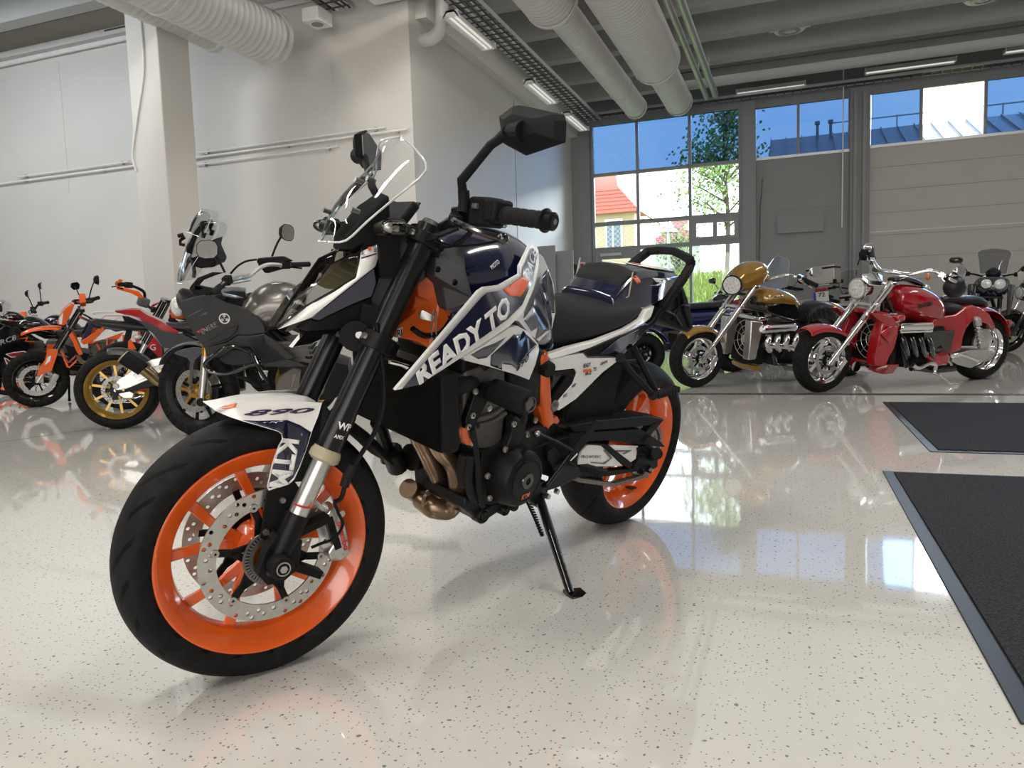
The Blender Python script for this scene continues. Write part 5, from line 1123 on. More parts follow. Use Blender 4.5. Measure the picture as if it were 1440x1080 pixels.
# alternator cover
c = Vector((0.8185,0.175,0.3987))
AC = MB().lathe([(.0, .032), (.028, .032), (.056, .031), (.062, .026), (.074, .024), (.080, .012), (.086, -.02), (.09, -.05), (0, -.05)], c, n=56, closed=False).done('alternator_cover', O_eng, EN, bevel=.002)
MB().lathe([(.010, .036), (.022, .036), (.024, .031), (.010, .031)], c, n=28).done('cover_plug', O_gls, AC)
for i in range(3): pass
MB().lathe([(.058, .0325), (.0605, .0325), (.0605, .030), (.058, .030)], c, n=56).done('cover_ring', O_blk, AC)
MB().poly([c+Vector((.052, .0265, .040)), c+Vector((.016, .0265, .082)), c+Vector((.0, .02, .086)), c+Vector((-.03, .0265, .075)), c+Vector((-.025, .033, .058)), c+Vector((.025, .033, .058))], (0, -.02, 0)).done('cover_lug', O_eng, AC, bevel=.003)
text('KTM', 'cover_lettering', c+Vector((.014, .033, -.052)), (-1, 0, .12), (.1, 0, 1), .013, O_orde, AC, fit=.034, bold=.02, shear=.2)
bolts('engine_bolt', ((1.013,0.15,0.6557), (1.0113,0.15,0.5927), (1.0213,0.15,0.5642), (0.9944,0.15,0.5167), (0.9534,0.15,0.6045), (0.8561,0.16,0.5524), (0.7777,0.15,0.5078), (0.888,0.17,0.4888), (0.7393,0.14,0.5409), (0.7301,0.15,0.505), (0.9385,0.165,0.4224), (0.9108,0.16,0.3523)), [(.0035, .006), (.008, .005), (.009, 0), (.0035, 0)], O_bolt, EN)
MB().poly([(0.8163,0.165,0.5848),(0.828,0.165,0.5582),(0.8524,0.165,0.5753),(0.8623,0.165,0.5548),(0.8581,0.165,0.5224),(0.8755,0.165,0.4831),(0.8199,0.165,0.4698),(0.8061,0.165,0.5147),(0.8046,0.165,0.547),(0.7991,0.165,0.5625)], (0, -.03, 0)).done('water_pump_cover', O_eng, EN, bevel=.006)
MB().poly([(1.0416,0.15,0.5651),(1.0198,0.15,0.5565),(1.0106,0.15,0.5344),(0.9875,0.15,0.5214),(0.9872,0.15,0.506),(1.0146,0.15,0.5142),(1.0385,0.15,0.548)], (0, -.02, 0)).mirror().done('engine_mount', O_orf, HERO, bevel=.002)
m = MB().poly([(1.0131,0.152,0.6453),(0.9768,0.152,0.6712),(0.9341,0.152,0.6711),(0.9619,0.152,0.6231),(0.9894,0.152,0.5755),(0.9949,0.152,0.5498),(1.0246,0.152,0.5578),(1.034,0.152,0.5814)], (0, -.02, 0)).mirror().done('slider_bracket', O_blk, HERO, bevel=.003)
m = MB()
m.poly([(0.9701,0.13,0.3538),(0.9318,0.13,0.3372),(0.8633,0.13,0.305),(0.7673,0.13,0.305),(0.703,0.13,0.3576),(0.6724,0.13,0.3112),(0.7688,0.13,0.2834),(0.814,0.13,0.2808),(0.8726,0.13,0.2647),(0.9076,0.13,0.2691),(0.9351,0.13,0.2967),(0.9723,0.13,0.3219)], (0, -.16, 0))
m.done('oil_sump', O_eng, EN, bevel=.006)
for q, r in (((0.8965,0.132,0.2883), .024), ((0.8069,0.134,0.2828), .016), ((0.7679,0.134,0.2869), .016)): MB().lathe([(.0, .012), (r*.5, .012), (r*.6, .006), (r*.85, .010), (r, .006), (r, -.02), (0, -.02)], q, n=20, closed=False).done('drain_plug', O_eng, EN)
MB().tube([(1.0096,0.155,0.5566),(0.9867,0.155,0.5038),(0.9649,0.155,0.4318),(0.9477,0.155,0.3706),(0.926,0.155,0.3292)], .008, 8, sm=3).done('engine_hose', O_rub, EN); MB().tube([(0.9905,0.145,0.4817),(0.9882,0.145,0.4268),(0.9743,0.145,0.3805),(0.9519,0.145,0.3475)], .011, 10, sm=3).done('engine_hose', O_rub, EN); MB().tube([(0.9789,0.12,0.4712),(0.9823,0.12,0.4325),(0.9666,0.12,0.3895)], .02, 10, sm=3).done('engine_hose', O_rub, EN)
MB().tube([(.99, -.075, .40), (.92, -.075, .40)], .038, 20).done('oil_filter', O_eng, EN)
MB().tube([(1.10, -.10, .51), (1.05, -.12, .44), (1.03, -.12, .38)], .02, 10, sm=3).tube([(1.04, -.10, .42), (1.0, -.11, .36)], .03, 12).done('water_pump', O_eng, EN)
# header pipes
HP = MB().tube([(1.00, .01, .60), (1.075, .0, .56), (1.052,0,0.5058), (1.0005,0,0.4339), (0.9597,0,0.3752), (0.9358,0,0.3283), (0.937,0,0.2858)], [.024, .024, .0225, .0225, .024, .024, .022], 20, sm=5).done('header_pipe', O_head, HERO)
MB().tube([(.99, .07, .60), (1.065, .07, .55), (1.0293,0.07,0.4783), (0.9807,0.07,0.4345), (0.9506,0.07,0.3843), (0.931,0.06,0.3288), (0.9147,0.03,0.2775)], [.024, .024, .0225, .0225, .024, .025, .026], 20, sm=5).done('header_pipe', O_head, HERO)
MB().tube([(0.9207,0.05,0.2952), (0.9247,0.03,0.2712), (0.9513,0,0.2741), (0.9596,-0.03,0.2792), (0.9598,-0.05,0.2759)], [.022, .030, .034, .030, .026], 20, sm=5).done('exhaust_collector', O_head, HERO)
m = MB().tube([(0.9598,-0.015,0.2958), (0.9581,-0.005,0.295)], .0335, 20); m.tube([(1.0053,0.02,0.3316), (1.008,0.028,0.3352)], .006, 8)
m.done('collector_clamp', O_head, HERO)
MB().tube([(.99, -.07, .31), (.85, -.10, .235), (.7, -.11, .24), (.5, -.12, .33)], .028, 14, sm=4).done('exhaust_pipe', O_head, HERO)
MB().tube([(.48, -.13, .35), (.40, -.16, .42), (.16, -.19, .56), (.08, -.19, .60)], [.03, .055, .06, .05], 20).done('silencer', O_steel, HERO)
# crash slider
a, b = Vector((0.944,0.15,0.6508)), Vector((0.9914,0.268,0.6652))
for s_ in (1, -1):
    A_, B_ = Vector((a.x, a.y*s_, a.z)), Vector((a.x-.008, b.y*s_, a.z-.004)); d = B_-A_
    SL = MB().tube([A_, A_+d*.55, A_+d*.88, A_+d*.96, B_, B_-d*.06], [.031, .0325, .033, .030, .019, .016], 28).done('crash_slider', O_mat, HERO, sharp=28)
    MB().lathe([(.0165, .003*s_), (.0195, .003*s_), (.0195, -.003*s_), (.0165, -.003*s_)], B_, n=28).done('slider_ring', O_dsteel, SL)
    MB().tube([B_-d*.05, B_+d*.002], .015, 16).done('slider_bolt', O_gls, SL)

# ---------- rear wheel
m = MB()
m.lathe([(.2305, .076), (.2345, .073), (.2345, .066), (.222, .062), (.210, .050), (.197, .030), (.197, -.030), (.210, -.050), (.222, -.062), (.2345, -.066), (.2345, -.073), (.2305, -.076), (.222, -.070), (.204, -.05), (.190, -.03), (.187, 0), (.190, .03), (.204, .05), (.222, .070)], cr_, n=96)
m.lathe([(.05, .06), (.058, .03), (.058, -.03), (.05, -.06), (.02, -.06), (.02, .06)], cr_, n=36)
for i in range(5):
    a0 = 2*PI*i/5+.55
    for s_ in (-1, 1):
        p = [cr_+Vector((r*math.cos(a), .005, r*math.sin(a))) for r, a in ((.05, a0+s_*.12), (.11, a0+s_*.14), (.192, a0+s_*.24))]
        m.bar(p[0], p[1], .03, .036, (0, 1, 0), .022, .03); m.bar(p[1], p[2], .022, .03, (0, 1, 0), .030, .04)
RR = m.done('rear_wheel_rim', O_or, HERO, bevel=.002, label='orange rear rim')
MB().lathe(tyre_prof(.315, .092, .227), cr_, n=120).done('tyre', O_tyr, RR, sharp=60)
MB().box(cr_+Vector((.19*math.cos(-1.9), .04, .19*math.sin(-1.9))), (.035, .03, .004)).done('rim_sticker', O_ink, RR)
m = MB(); cs = cr_+Vector((0, .098, 0)); k = 42
pr = []
for i in range(k*2): pr.append(cs+Vector(((.102 if i % 2 else .094)*math.cos(PI*i/k), 0, (.102 if i % 2 else .094)*math.sin(PI*i/k))))
A = m.verts(pr); Bq = m.verts([cs+Vector((.075*math.cos(PI*i/k), 0, .075*math.sin(PI*i/k))) for i in range(k*2)])
for i in range(k*2): m.face([A[i], A[(i+1) % (2*k)], Bq[(i+1) % (2*k)], Bq[i]])
for i in range(6):
    a = PI*i/3; m.bar(cs+Vector((.03*math.cos(a), 0, .03*math.sin(a))), cs+Vector((.078*math.cos(a), 0, .078*math.sin(a))), .02, .005, (0, 1, 0))
m.done('sprocket', O_dsteel, RR, solid=.005, off=0)
MB().lathe([(.02, .11), (.045, .108), (.05, .09), (.02, .09)], cr_, n=28).done('cush_hub', O_blk, RR)
m = MB(); disc_mesh(m, cr_, -.10, .12, .09, .005, [(.105, 2*PI*i/20) for i in range(20)], 56); m.done('brake_disc', O_steel, RR)
# chain
path = []; rs = .098; fs = Vector((.60, .098, .40)); rf = .036
for i in range(13): a = math.radians(95+170*i/12); path.append(cr_+Vector((rs*math.cos(a), .098, rs*math.sin(a))))
path.append(Vector((-0.0459,0.098,0.2104))); path.append(Vector((0.1874,0.098,0.2209))); path.append(Vector((0.4073,0.098,0.283)))
for i in range(7): a = math.radians(-85+170*i/6); path.append(fs+Vector((rf*math.cos(a), 0, rf*math.sin(a))))
m = MB(); pts = []
tot = 0
for a, b in zip(path, path[1:]+path[:1]):
    L_ = (b-a).length; n_ = max(1, round(L_/.0159))
    for i in range(n_): pts.append(a+(b-a)*(i/n_))
for i, (a, b) in enumerate(zip(pts, pts[1:]+pts[:1])):
    for y in (-.0085, .0085): m.bar(a+Vector((0, y, 0))-(b-a)*.15, b+Vector((0, y, 0))+(b-a)*.15, .002+.002*(i % 2), .0135, (0, 0, 1))
    m.cyl(a-Vector((0, .0105, 0)), a+Vector((0, .0105, 0)), .0045, n=8)
m.done('drive_chain', mat('chain_steel', (.22, .20, .17), .4, .8), HERO)
# swingarm
SWm = MB()
SWm.cyl((.625, -.13, .42), (.625, .13, .42), .045, n=24)
for s_ in (1, -1):
    q = lambda *L_: [(p[0], s_*p[1], p[2]) for p in L_]
    SWm.poly(q((0.5657,0.15,0.4811), (0.4227,0.15,0.465), (0.1476,0.15,0.4332), (-0.0148,0.15,0.3615), (-0.0555,0.15,0.3359), (0.1115,0.15,0.3707), (0.3719,0.15,0.4289), (0.5673,0.15,0.4477)), (0, -.035*s_, 0))
    SWm.poly(q((0.5636,0.15,0.4471), (0.4018,0.15,0.4216), (0.3406,0.15,0.4071), (0.1608,0.15,0.311), (0.1728,0.15,0.2923), (0.2696,0.15,0.3432), (0.3827,0.15,0.4114)), (0, -.03*s_, 0))
    SWm.poly(q((0.5184,0.148,0.3443), (0.3362,0.15,0.3128), (0.1202,0.15,0.2878), (0.0908,0.15,0.2717), (0.309,0.15,0.2926), (0.4875,0.148,0.3266)), (0, -.03*s_, 0))
    SWm.poly(q((0.7199,0.14,0.4598), (0.6516,0.145,0.4636), (0.5571,0.148,0.4725), (0.5081,0.148,0.4007), (0.4888,0.148,0.3316), (0.5642,0.145,0.3265), (0.6531,0.14,0.3604), (0.7122,0.135,0.3984)), (0, -.04*s_, 0))
    SWm.poly(q((0.1523,0.15,0.3668), (0.0604,0.15,0.3626), (-0.0041,0.15,0.3224), (-0.025,0.15,0.2666), (0.0354,0.15,0.2531), (0.1452,0.15,0.2925), (0.1279,0.15,0.3236)), (0, -.03*s_, 0))
    SWm.poly(q((0.0837,0.15,0.4398), (-0.0017,0.15,0.4495), (0.0788,0.15,0.3998), (0.1185,0.15,0.377), (0.1471,0.15,0.3919)), (0, -.025*s_, 0))
SA_ = SWm.done('swingarm', O_mat, HERO, bevel=.004)
MB().poly([(0.5744,0.152,0.503), (0.4369,0.152,0.5026), (0.1351,0.152,0.4807), (-0.0025,0.152,0.4513), (0.1021,0.152,0.4416), (0.3528,0.152,0.4628), (0.5507,0.152,0.4818)], (0, -.075, 0)).done('chain_guard', O_mat, HERO, bevel=.004)
MB().poly([(0.4856,0.146,0.4102), (0.4594,0.146,0.4247), (0.3903,0.146,0.4161), (0.3048,0.146,0.3654), (0.2618,0.146,0.3379), (0.2183,0.146,0.3123), (0.3792,0.146,0.3391), (0.4962,0.146,0.3676)], (0, -.006, 0)).done('white_insert', O_white, SA_)
MB().poly([(0.3295,0.146,0.404), (0.1429,0.146,0.3718), (0.1405,0.146,0.3244), (0.1828,0.146,0.3136), (0.2495,0.146,0.3535)], (0, -.006, 0)).done('white_insert', O_white, SA_)
MB().poly([(0.2863,0.1475,0.3803),(0.179,0.1475,0.3626),(0.2259,0.1475,0.3551),(0.2454,0.1475,0.3609),(0.2154,0.1475,0.3635),(0.2792,0.1475,0.3716)], (0, .0006, 0)).poly([(0.4285,0.1475,0.3643),(0.3512,0.1475,0.3469),(0.3121,0.1475,0.3548),(0.3654,0.1475,0.3933),(0.349,0.1475,0.393),(0.2996,0.1475,0.3551),(0.3409,0.1475,0.3401),(0.4232,0.1475,0.3598)], (0, .0006, 0)).done('insert_graphic', O_grey, SA_)
text('PROWORKS', 'insert_lettering', (0.4854,0.148,0.3863), Vector((0.3829,0.148,0.3685))-Vector((0.4854,0.148,0.3863)), (0, 0, 1), .010, O_ink, SA_, fit=.115, bold=.0)
m = MB().tube([(0.0459,0.15,0.3228), (0.0579,0.172,0.335), (0.0979,0.2,0.3539)], [.021, .0225, .020], 22).tube([(0.0998,0.201,0.3546), (0.1038,0.203,0.3559)], .012, 16).done('axle_slider', O_mat, HERO, sharp=28)
for q, r in (((0.1185,0.152,0.341), .012), ((0.1028,0.155,0.35), .008), ((0.0393,0.152,0.2682), .013), ((0.0949,0.15,0.2698), .01)): MB().lathe([(.0, .014), (r*.55, .014), (r*.6, .008), (r, .008), (r, -.01), (0, -.01)], q, n=16, closed=False).done('chain_adjuster', O_blk, HERO)
MB().lathe([(.0, .012), (.006, .012), (.0075, 0), (0, 0)], (0.0494,0.16,0.2729), n=12, closed=False).done('adjuster_bolt', O_bolt, HERO)
MB().lathe([(.0, .010), (.008, .010), (.010, .004), (.018, .004), (.020, -.01), (0, -.01)], (0.6404,0.152,0.4246), n=20, closed=False).done('swingarm_pivot', O_dsteel, HERO)
# rear hugger
m = MB(); rows = []
for k in range(8):
    a = math.radians(178-76*k/7); r = .328
    rows.append([(-r*math.cos(a)*1.0, y, .315+r*math.sin(a)+dz) for y, dz in ((-.10, -.05), (-.085, -.012), (0, .004), (.085, -.012), (.10, -.05))])
m.grid(rows).done('rear_hugger', O_mat, HERO, solid=.004, sub=1)
m = MB().poly([(0.5438,0.11,0.4902), (0.5267,0.11,0.5739), (0.4479,0.11,0.6114), (0.3488,0.11,0.6493), (0.2623,0.11,0.6667), (0.2866,0.11,0.5846), (0.2807,0.11,0.4864), (0.4092,0.11,0.4789)], (0, -.012, 0)).done('hugger_side', O_mat, HERO, bevel=.004)
# shock
m = MB(); a, b = Vector((.615, .055, .70)), Vector((.60, .055, .47)); t_ = (b-a)
sp = [a+t_*u+Vector((.036*math.cos(u*2*PI*6), .036*math.sin(u*2*PI*6), 0)) for u in [i/96 for i in range(97)]]
SK = m.tube(sp, .0065, 8).done('shock_spring', mat('spring_grey', (.12, .115, .11), .45, .3), HERO)
MB().tube([a-t_*.1, a, b, b+t_*.1], [.016, .026, .024, .016], 16).done('shock_body', O_blk, HERO)
m = MB().half([[(.60, 0, .80), (.60, .09, .78), (.60, .10, .66), (.60, 0, .64)], [(.45, 0, .80), (.45, .09, .78), (.45, .10, .70), (.45, 0, .68)], [(.25, 0, .83), (.25, .08, .82), (.25, .08, .76), (.25, 0, .75)], [(.05, 0, .89), (.05, .06, .88), (.05, .06, .84), (.05, 0, .83)]]).done('under_seat_tray', O_mat, HERO)

# ---------- foot controls, side stand
FP = MB().poly([(0.6866,0.165,0.4498),(0.6682,0.165,0.4555),(0.6377,0.165,0.4418),(0.6155,0.165,0.4226),(0.5102,0.165,0.3652),(0.4942,0.165,0.3482),(0.5044,0.165,0.3314),(0.533,0.165,0.3277),(0.6059,0.165,0.3195),(0.6608,0.165,0.3197),(0.6719,0.165,0.3376),(0.6399,0.165,0.3445),(0.634,0.165,0.3747),(0.6798,0.165,0.4227)], (0, -.02, 0)).done('footrest_plate', O_blk, HERO, bevel=.004)
m = MB(); a, b = Vector((0.5146,0.18,0.3736)), Vector((0.5355,0.27,0.3892)); d = b-a
m.bar(a-d*.1, b, .016, .016)
for i in range(9): m.bar(a+d*(i/9), a+d*((i+.7)/9), .034, .020)
m.done('footrest', O_rub, HERO, bevel=.002)
MB().poly([(0.4756,0.175,0.5216),(0.4688,0.175,0.5116),(0.478,0.175,0.4786),(0.5158,0.175,0.441),(0.5494,0.175,0.4169),(0.5768,0.175,0.3991),(0.5867,0.175,0.3964),(0.6076,0.175,0.4091),(0.5796,0.175,0.4355),(0.5512,0.175,0.4624),(0.5051,0.175,0.4939)], (0, -.008, 0)).done('heel_guard', O_mat, HERO, bevel=.003)
MB().poly([(0.5578,0.178,0.4262),(0.5546,0.178,0.4211),(0.5826,0.178,0.4057),(0.5885,0.178,0.4078)], (0, .001, 0)).done('guard_mark', O_decw, HERO)
SR = MB().tube([(0.7501,0.165,0.5116), (0.6678,0.168,0.478), (0.5728,0.17,0.4349)], [.0055, .0055, .0055], 10).tube([(0.7584,0.165,0.5139), (0.743,0.165,0.5085)], .010, 12).done('shift_rod', O_blk, HERO)
MB().ball((0.7611,0.172,0.5155), .0085, 12, 8).done('rod_joint', O_bolt, SR)
MB().tube([(0.5691,0.168,0.4314), (0.6215,0.175,0.396), (0.6967,0.185,0.3502), (0.7354,0.21,0.3546)], [.007, .007, .006, .009], 10).done('shift_lever', O_blk, HERO)
st_a, st_f = Vector((0.6305,0.115,0.2829)), Vector((0.7087,0.335,0.0864))
SD = MB().tube([st_a, lerp(st_a, st_f, .5), st_f], [.015, .0135, .012], 14).bar(st_f+Vector((.012, 0, -.002)), st_f+Vector((-.045, .02, -.006)), .05, .010).done('side_stand', O_gls, HERO, bevel=.002)
MB().poly([(0.6976,0.125,0.3458),(0.6167,0.125,0.3297),(0.6046,0.125,0.295),(0.6083,0.125,0.254),(0.6332,0.125,0.2434),(0.6705,0.125,0.2726),(0.6968,0.125,0.3144)], (0, -.03, 0)).done('stand_bracket', O_blk, SD, bevel=.004)
m = MB(); a, b = Vector((0.6866,0.13,0.2736)), Vector((0.6637,0.175,0.186)); m.tube([a+(b-a)*(i/60)+Vector((.006*math.cos(i*1.3), .006*math.sin(i*1.3), 0)) for i in range(61)], .0025, 6)
m.tube([Vector((0.6989,0.128,0.2801)), b], .004, 6).ball(b, .006, 8, 6); m.done('stand_spring', O_blk, SD)
bolts('stand_bolt', [(0.6111,0.13,0.2821), (0.5672,0.13,0.289)], [(0, .012), (.008, .012), (.009, 0), (0, 0)], O_bolt, SD)

# ---- others
# ---------- materials of the other bikes
N_red = mat('cherry_red', (.32, .006, .012), .12, coat=1., var=.05)
N_gold = mat('candy_gold', (.30, .155, .022), .14, .35, coat=1., var=.08)
N_goldw = mat('gold_wheel', (.42, .26, .06), .3, .6, var=.05)
N_gun = mat('gunmetal', (.13, .122, .112), .28, .6, coat=.3, var=.06)
N_dgrey = mat('matt_dark_grey', (.021, .021, .0225), .45, var=.1, spec=.3)
N_mgrey = mat('matt_mid_grey', (.06, .062, .069), .4, var=.08)
N_blue = mat('dark_blue_gloss', (.008, .012, .07), .14, coat=1.)
N_bblack = mat('blue_black_gloss', (.008, .010, .022), .12, coat=1.)
N_leather = mat('black_leather', (.012, .012, .0135), .42, var=.15, bump=.3, bscale=200, spec=.3)
N_gfork = mat('gold_fork', (.55, .30, .05), .25, .8)
N_alu = mat('brushed_alu_case', (.46, .44, .40), .35, .6, var=.08)
N_clear = glassy('clear_shield', (.80, .81, .82), 1.45)
N_smoke = glassy('smoke_shield', (.42, .43, .45), 1.5)
N_lensw = mat('lamp_lens', (.55, .55, .52), .12, coat=1., var=.3, scale=60)
N_mesh = mat('black_mesh', (.008, .008, .009), .6, bump=1., bscale=160)
N_tgold = mat('titanium_pipe', (.30, .22, .12), .3, .9, var=.3, scale=12)
N_plate = mat('plate_white', (.62, .62, .60), .4)
N_plblue = mat('plate_blue', (.02, .06, .35), .4)
N_mred = mat('fairing_lettering_red', (.45, .02, .05), .3)  # red of the small SUPER lettering on the grey fairing
MIRR = bpy.data.materials['mirror_glass']

def moto(name, label, pose, group=None, cat='motorcycle'):
    return thing(name, label, cat, pose[1], group, B=pose[0])

def wheel(t, nm, c, R, hw, rr, spokes, rm, tm, side=0, disc=.15, dm=None, xf=None, wire=False, carrier=None, sw=.02, ns=40):
    """rim part with tyre, brake disc and hub as its pieces"""
    c = Vector(c); w = hw*.82; m = MB()
    m.lathe([(rr, w), (rr+.004, w-.004), (rr-.006, w*.75), (rr-.028, w*.35), (rr-.03, 0), (rr-.028, -w*.35), (rr-.006, -w*.75), (rr+.004, -w+.004), (rr, -w), (rr-.016, -w*.8), (rr-.038, -w*.4), (rr-.04, 0), (rr-.038, w*.4), (rr-.016, w*.8)], c, n=ns+8)
    m.lathe([(.045, w*.8), (.05, .02), (.05, -.02), (.045, -w*.8), (.015, -w*.8), (.015, w*.8)], c, n=20)
    if wire:
        for i in range(28):
            a = 2*PI*i/28; b = a+(.5 if i % 2 else -.5)
            m.cyl(c+Vector((.045*math.cos(b), .03*(1 if i % 4 < 2 else -1), .045*math.sin(b))), c+Vector(((rr-.035)*math.cos(a), 0, (rr-.035)*math.sin(a))), .0028, n=5)
    else:
        for i in range(spokes):
            a = 2*PI*i/spokes+.3; p, q = [c+Vector((r*math.cos(a_), 0, r*math.sin(a_))) for r, a_ in ((.04, a), (rr-.034, a+.1))]
            m.bar(p, q, sw*1.2, sw, (0, 1, 0), sw*1.2, sw*.9)
    W = m.done(nm, rm, t, xf)
    MB().lathe(tyre_prof(R, hw, rr-.004), c, n=ns+16).done('tyre', tm, W, xf, sharp=60)
    for s_ in ((1, -1) if side == 0 else (side,)):
        y = s_*(w*.85+.012); m = MB(); hl = [(disc*.93-.012*k, 2*PI*(i+.4*k)/22) for i in range(22) for k in range(2)]
        disc_mesh(m, c, y, disc, disc*.72, .004, hl if ns > 36 else [], 40); D = m.done('brake_disc', dm or O_steel, W, xf)
        m = MB()
        for i in range(6):
            a = 2*PI*i/6; m.bar(c+Vector((.03*math.cos(a), y, .03*math.sin(a))), c+Vector((disc*.76*math.cos(a+.15), y, disc*.76*math.sin(a+.15))), .006, .016)
        m.lathe([(.02, y-.006), (.05, y-.006), (.05, y+.006), (.02, y+.006)], c, n=20).done('disc_carrier', carrier or O_blk, W, xf)
    MB().lathe([(0, w+.045), (.012, w+.045), (.014, w+.02), (.026, w), (.026, -w), (.014, -w-.02), (.012, -w-.045), (0, -w-.045)], c, n=18, closed=False).done('axle', O_bolt, W, xf)
    return W
def fork(t, ax, top, y, r0, r1, m0, m1, split=.5, xf=None, caliper=None, side=(1, -1)):
    """two legs: lower tube from axle to split, upper to the clamp"""
    for s_ in (1, -1):
        a, b = Vector((ax[0], y*s_, ax[1])), Vector((top[0], y*s_, top[1])); k = a+(b-a)*split
        U = MB().cyl(k-(b-a)*.02, b, r1, n=16).done('fork_tube', m1, t, xf)
        m = MB().cyl(a-(b-a)*.04, k, r0, n=16); m.box(a, (.07, .035, .07)); m.done('fork_leg', m0, U, xf)
        if caliper is not None and s_ in side:
            d = (b-a).normalized(); n_ = Vector((-abs(d.z), 0, d.x)); p = a+d*.06+n_*.115-Vector((0, .02*s_, 0))
            MB().bar(p-d*.06+Vector((0, .01*s_, 0)), p+d*.06+Vector((0, .01*s_, 0)), .055, .055, (0, 1, 0)).bar(p, a+d*.05, .02, .02).done('brake_caliper', caliper, t, xf, bevel=.008)
    a, b = Vector((ax[0], 0, ax[1])), Vector((top[0], 0, top[1]))
    for u in (.99, .72): MB().bar((a+(b-a)*u)+Vector((0, -y-.035, 0)), (a+(b-a)*u)+Vector((0, y+.035, 0)), .06, .03, (0, 0, 1)).done('fork_clamp', m1, t, xf, bevel=.006)
def arc_fender(t, nm, c, R, hw, a0, a1, mt, xf=None, drop=.05, n=10):
    c = Vector(c); rows = []
    for i in range(n+1):
        a = math.radians(a0+(a1-a0)*i/n); tip = .75 if i in (0, n) else 1
        rows.append([c+Vector(((R-d)*math.cos(a), y*tip, (R-d)*math.sin(a))) for y, d in ((-hw, drop), (-hw*.9, drop*.35), (-hw*.5, .006), (0, 0), (hw*.5, .006), (hw*.9, drop*.35), (hw, drop))])
    return MB().grid(rows).done(nm, mt, t, xf, solid=.004, sub=1)
def bars(t, pts, mt, gm, r=.0125, grip=.12, xf=None, sym=True, gr=.019, lev=O_gls):
    """handlebar through points from the left bar end to the centre; grips and levers hang on it"""
    P = [Vector(p) for p in pts]; Q = P+[Vector((p.x, -p.y, p.z)) for p in reversed(P[:-1])] if sym else P
    H = MB().tube(Q, r, 12, sm=4).done('handlebar', mt, t, xf)
    for e, f_ in ((Q[0], Q[1]), (Q[-1], Q[-2])):
        d = (f_-e).normalized()
        G = MB().tube([e-d*.02, e-d*.01, e, e+d*grip, e+d*(grip+.01)], [gr*.6, gr*1.1, gr, gr, gr*1.25], 14).done('grip', gm, H, xf)
        MB().bar(e+d*(grip+.015), e+d*(grip+.075), .05, .055).done('switch_cluster', O_mat if lev is O_gls else lev, H, xf, bevel=.006)
        s_ = 1 if e.y > 0 else -1
        MB().tube([e+d*(grip+.03)+Vector((.03, 0, -.01)), e+d*(grip-.02)+Vector((.055, 0, -.015)), e+Vector((.05, 0, -.03))], .006, 8, sm=3).done('lever', lev, H, xf)
    return H
def mirror(t, base, c, w, h_, n, mt, xf=None, rnd=8, gl=None, back=.03, stalk=.006):
    """mirror head at c, width w, height h_, glass facing along n"""
    c, n = Vector(c), Vector(n).normalized(); u = Vector((0, 0, 1)).cross(n).normalized(); v = n.cross(u)
    ring = [c+u*(w/2*math.copysign(abs(math.cos(a))**.7, math.cos(a)))+v*(h_/2*math.copysign(abs(math.sin(a))**.7, math.sin(a))) for a in [2*PI*i/rnd+.2 for i in range(rnd)]]
    R2 = [c+(p-c)*.75-n*back for p in ring]; R3 = [c+(p-c)*.3-n*back*1.4 for p in ring]
    M_ = MB().loft([ring, R2, R3]).done('mirror', mt, t, xf)
    MB().poly([c+(p-c)*.92+n*.001 for p in ring], n*.0015).done('mirror_glass', gl or MIRR, M_, xf)
    k = c-n*back*.9; b = Vector(base)
    MB().tube([b, lerp(b, k, .45)+Vector((0, 0, .02)), k], stalk, 8, sm=3).done('mirror_stalk', mt, M_, xf)
    return M_
def lamp_round(t, c, r, n, mt, xf=None, nm='headlight', depth=.10):
    c, n = Vector(c), Vector(n).normalized()
    H = MB().tube([c-n*depth, c-n*depth*.75, c-n*.02, c], [r*.3, r*.75, r*1.0, r*1.02], 28).done(nm, mt, t, xf)
    MB().tube([c-n*.004, c+n*.008, c+n*.018], [r*.93, r*.88, r*.5], 28).done('headlight_lens', N_lensw, H, xf)
    MB().tube([c-n*.012, c+n*.006], [r*1.05, r*1.03], 28).done('lens_rim', mt, H, xf)
    return H
def shell(t, nm, pts, th, mt, sides=(1,), bevel=.004, xf=None, label=None):
    r = None
    for s_ in sides: r = MB().poly([(p[0], p[1]*s_, p[2]) for p in pts], (0, -th*s_, 0)).done(nm, mt, t, xf, bevel=bevel, label=label)
    return r
def hull(t, nm, secs, mt, sub=1, xf=None, sharp=60, label=None):
    """secs: (x, [(y, z) from top centre to bottom centre])"""
    return MB().half([[(x, y, z) for y, z in L] for x, L in secs]).done(nm, mt, t, xf, sub=sub, sharp=sharp, label=label)
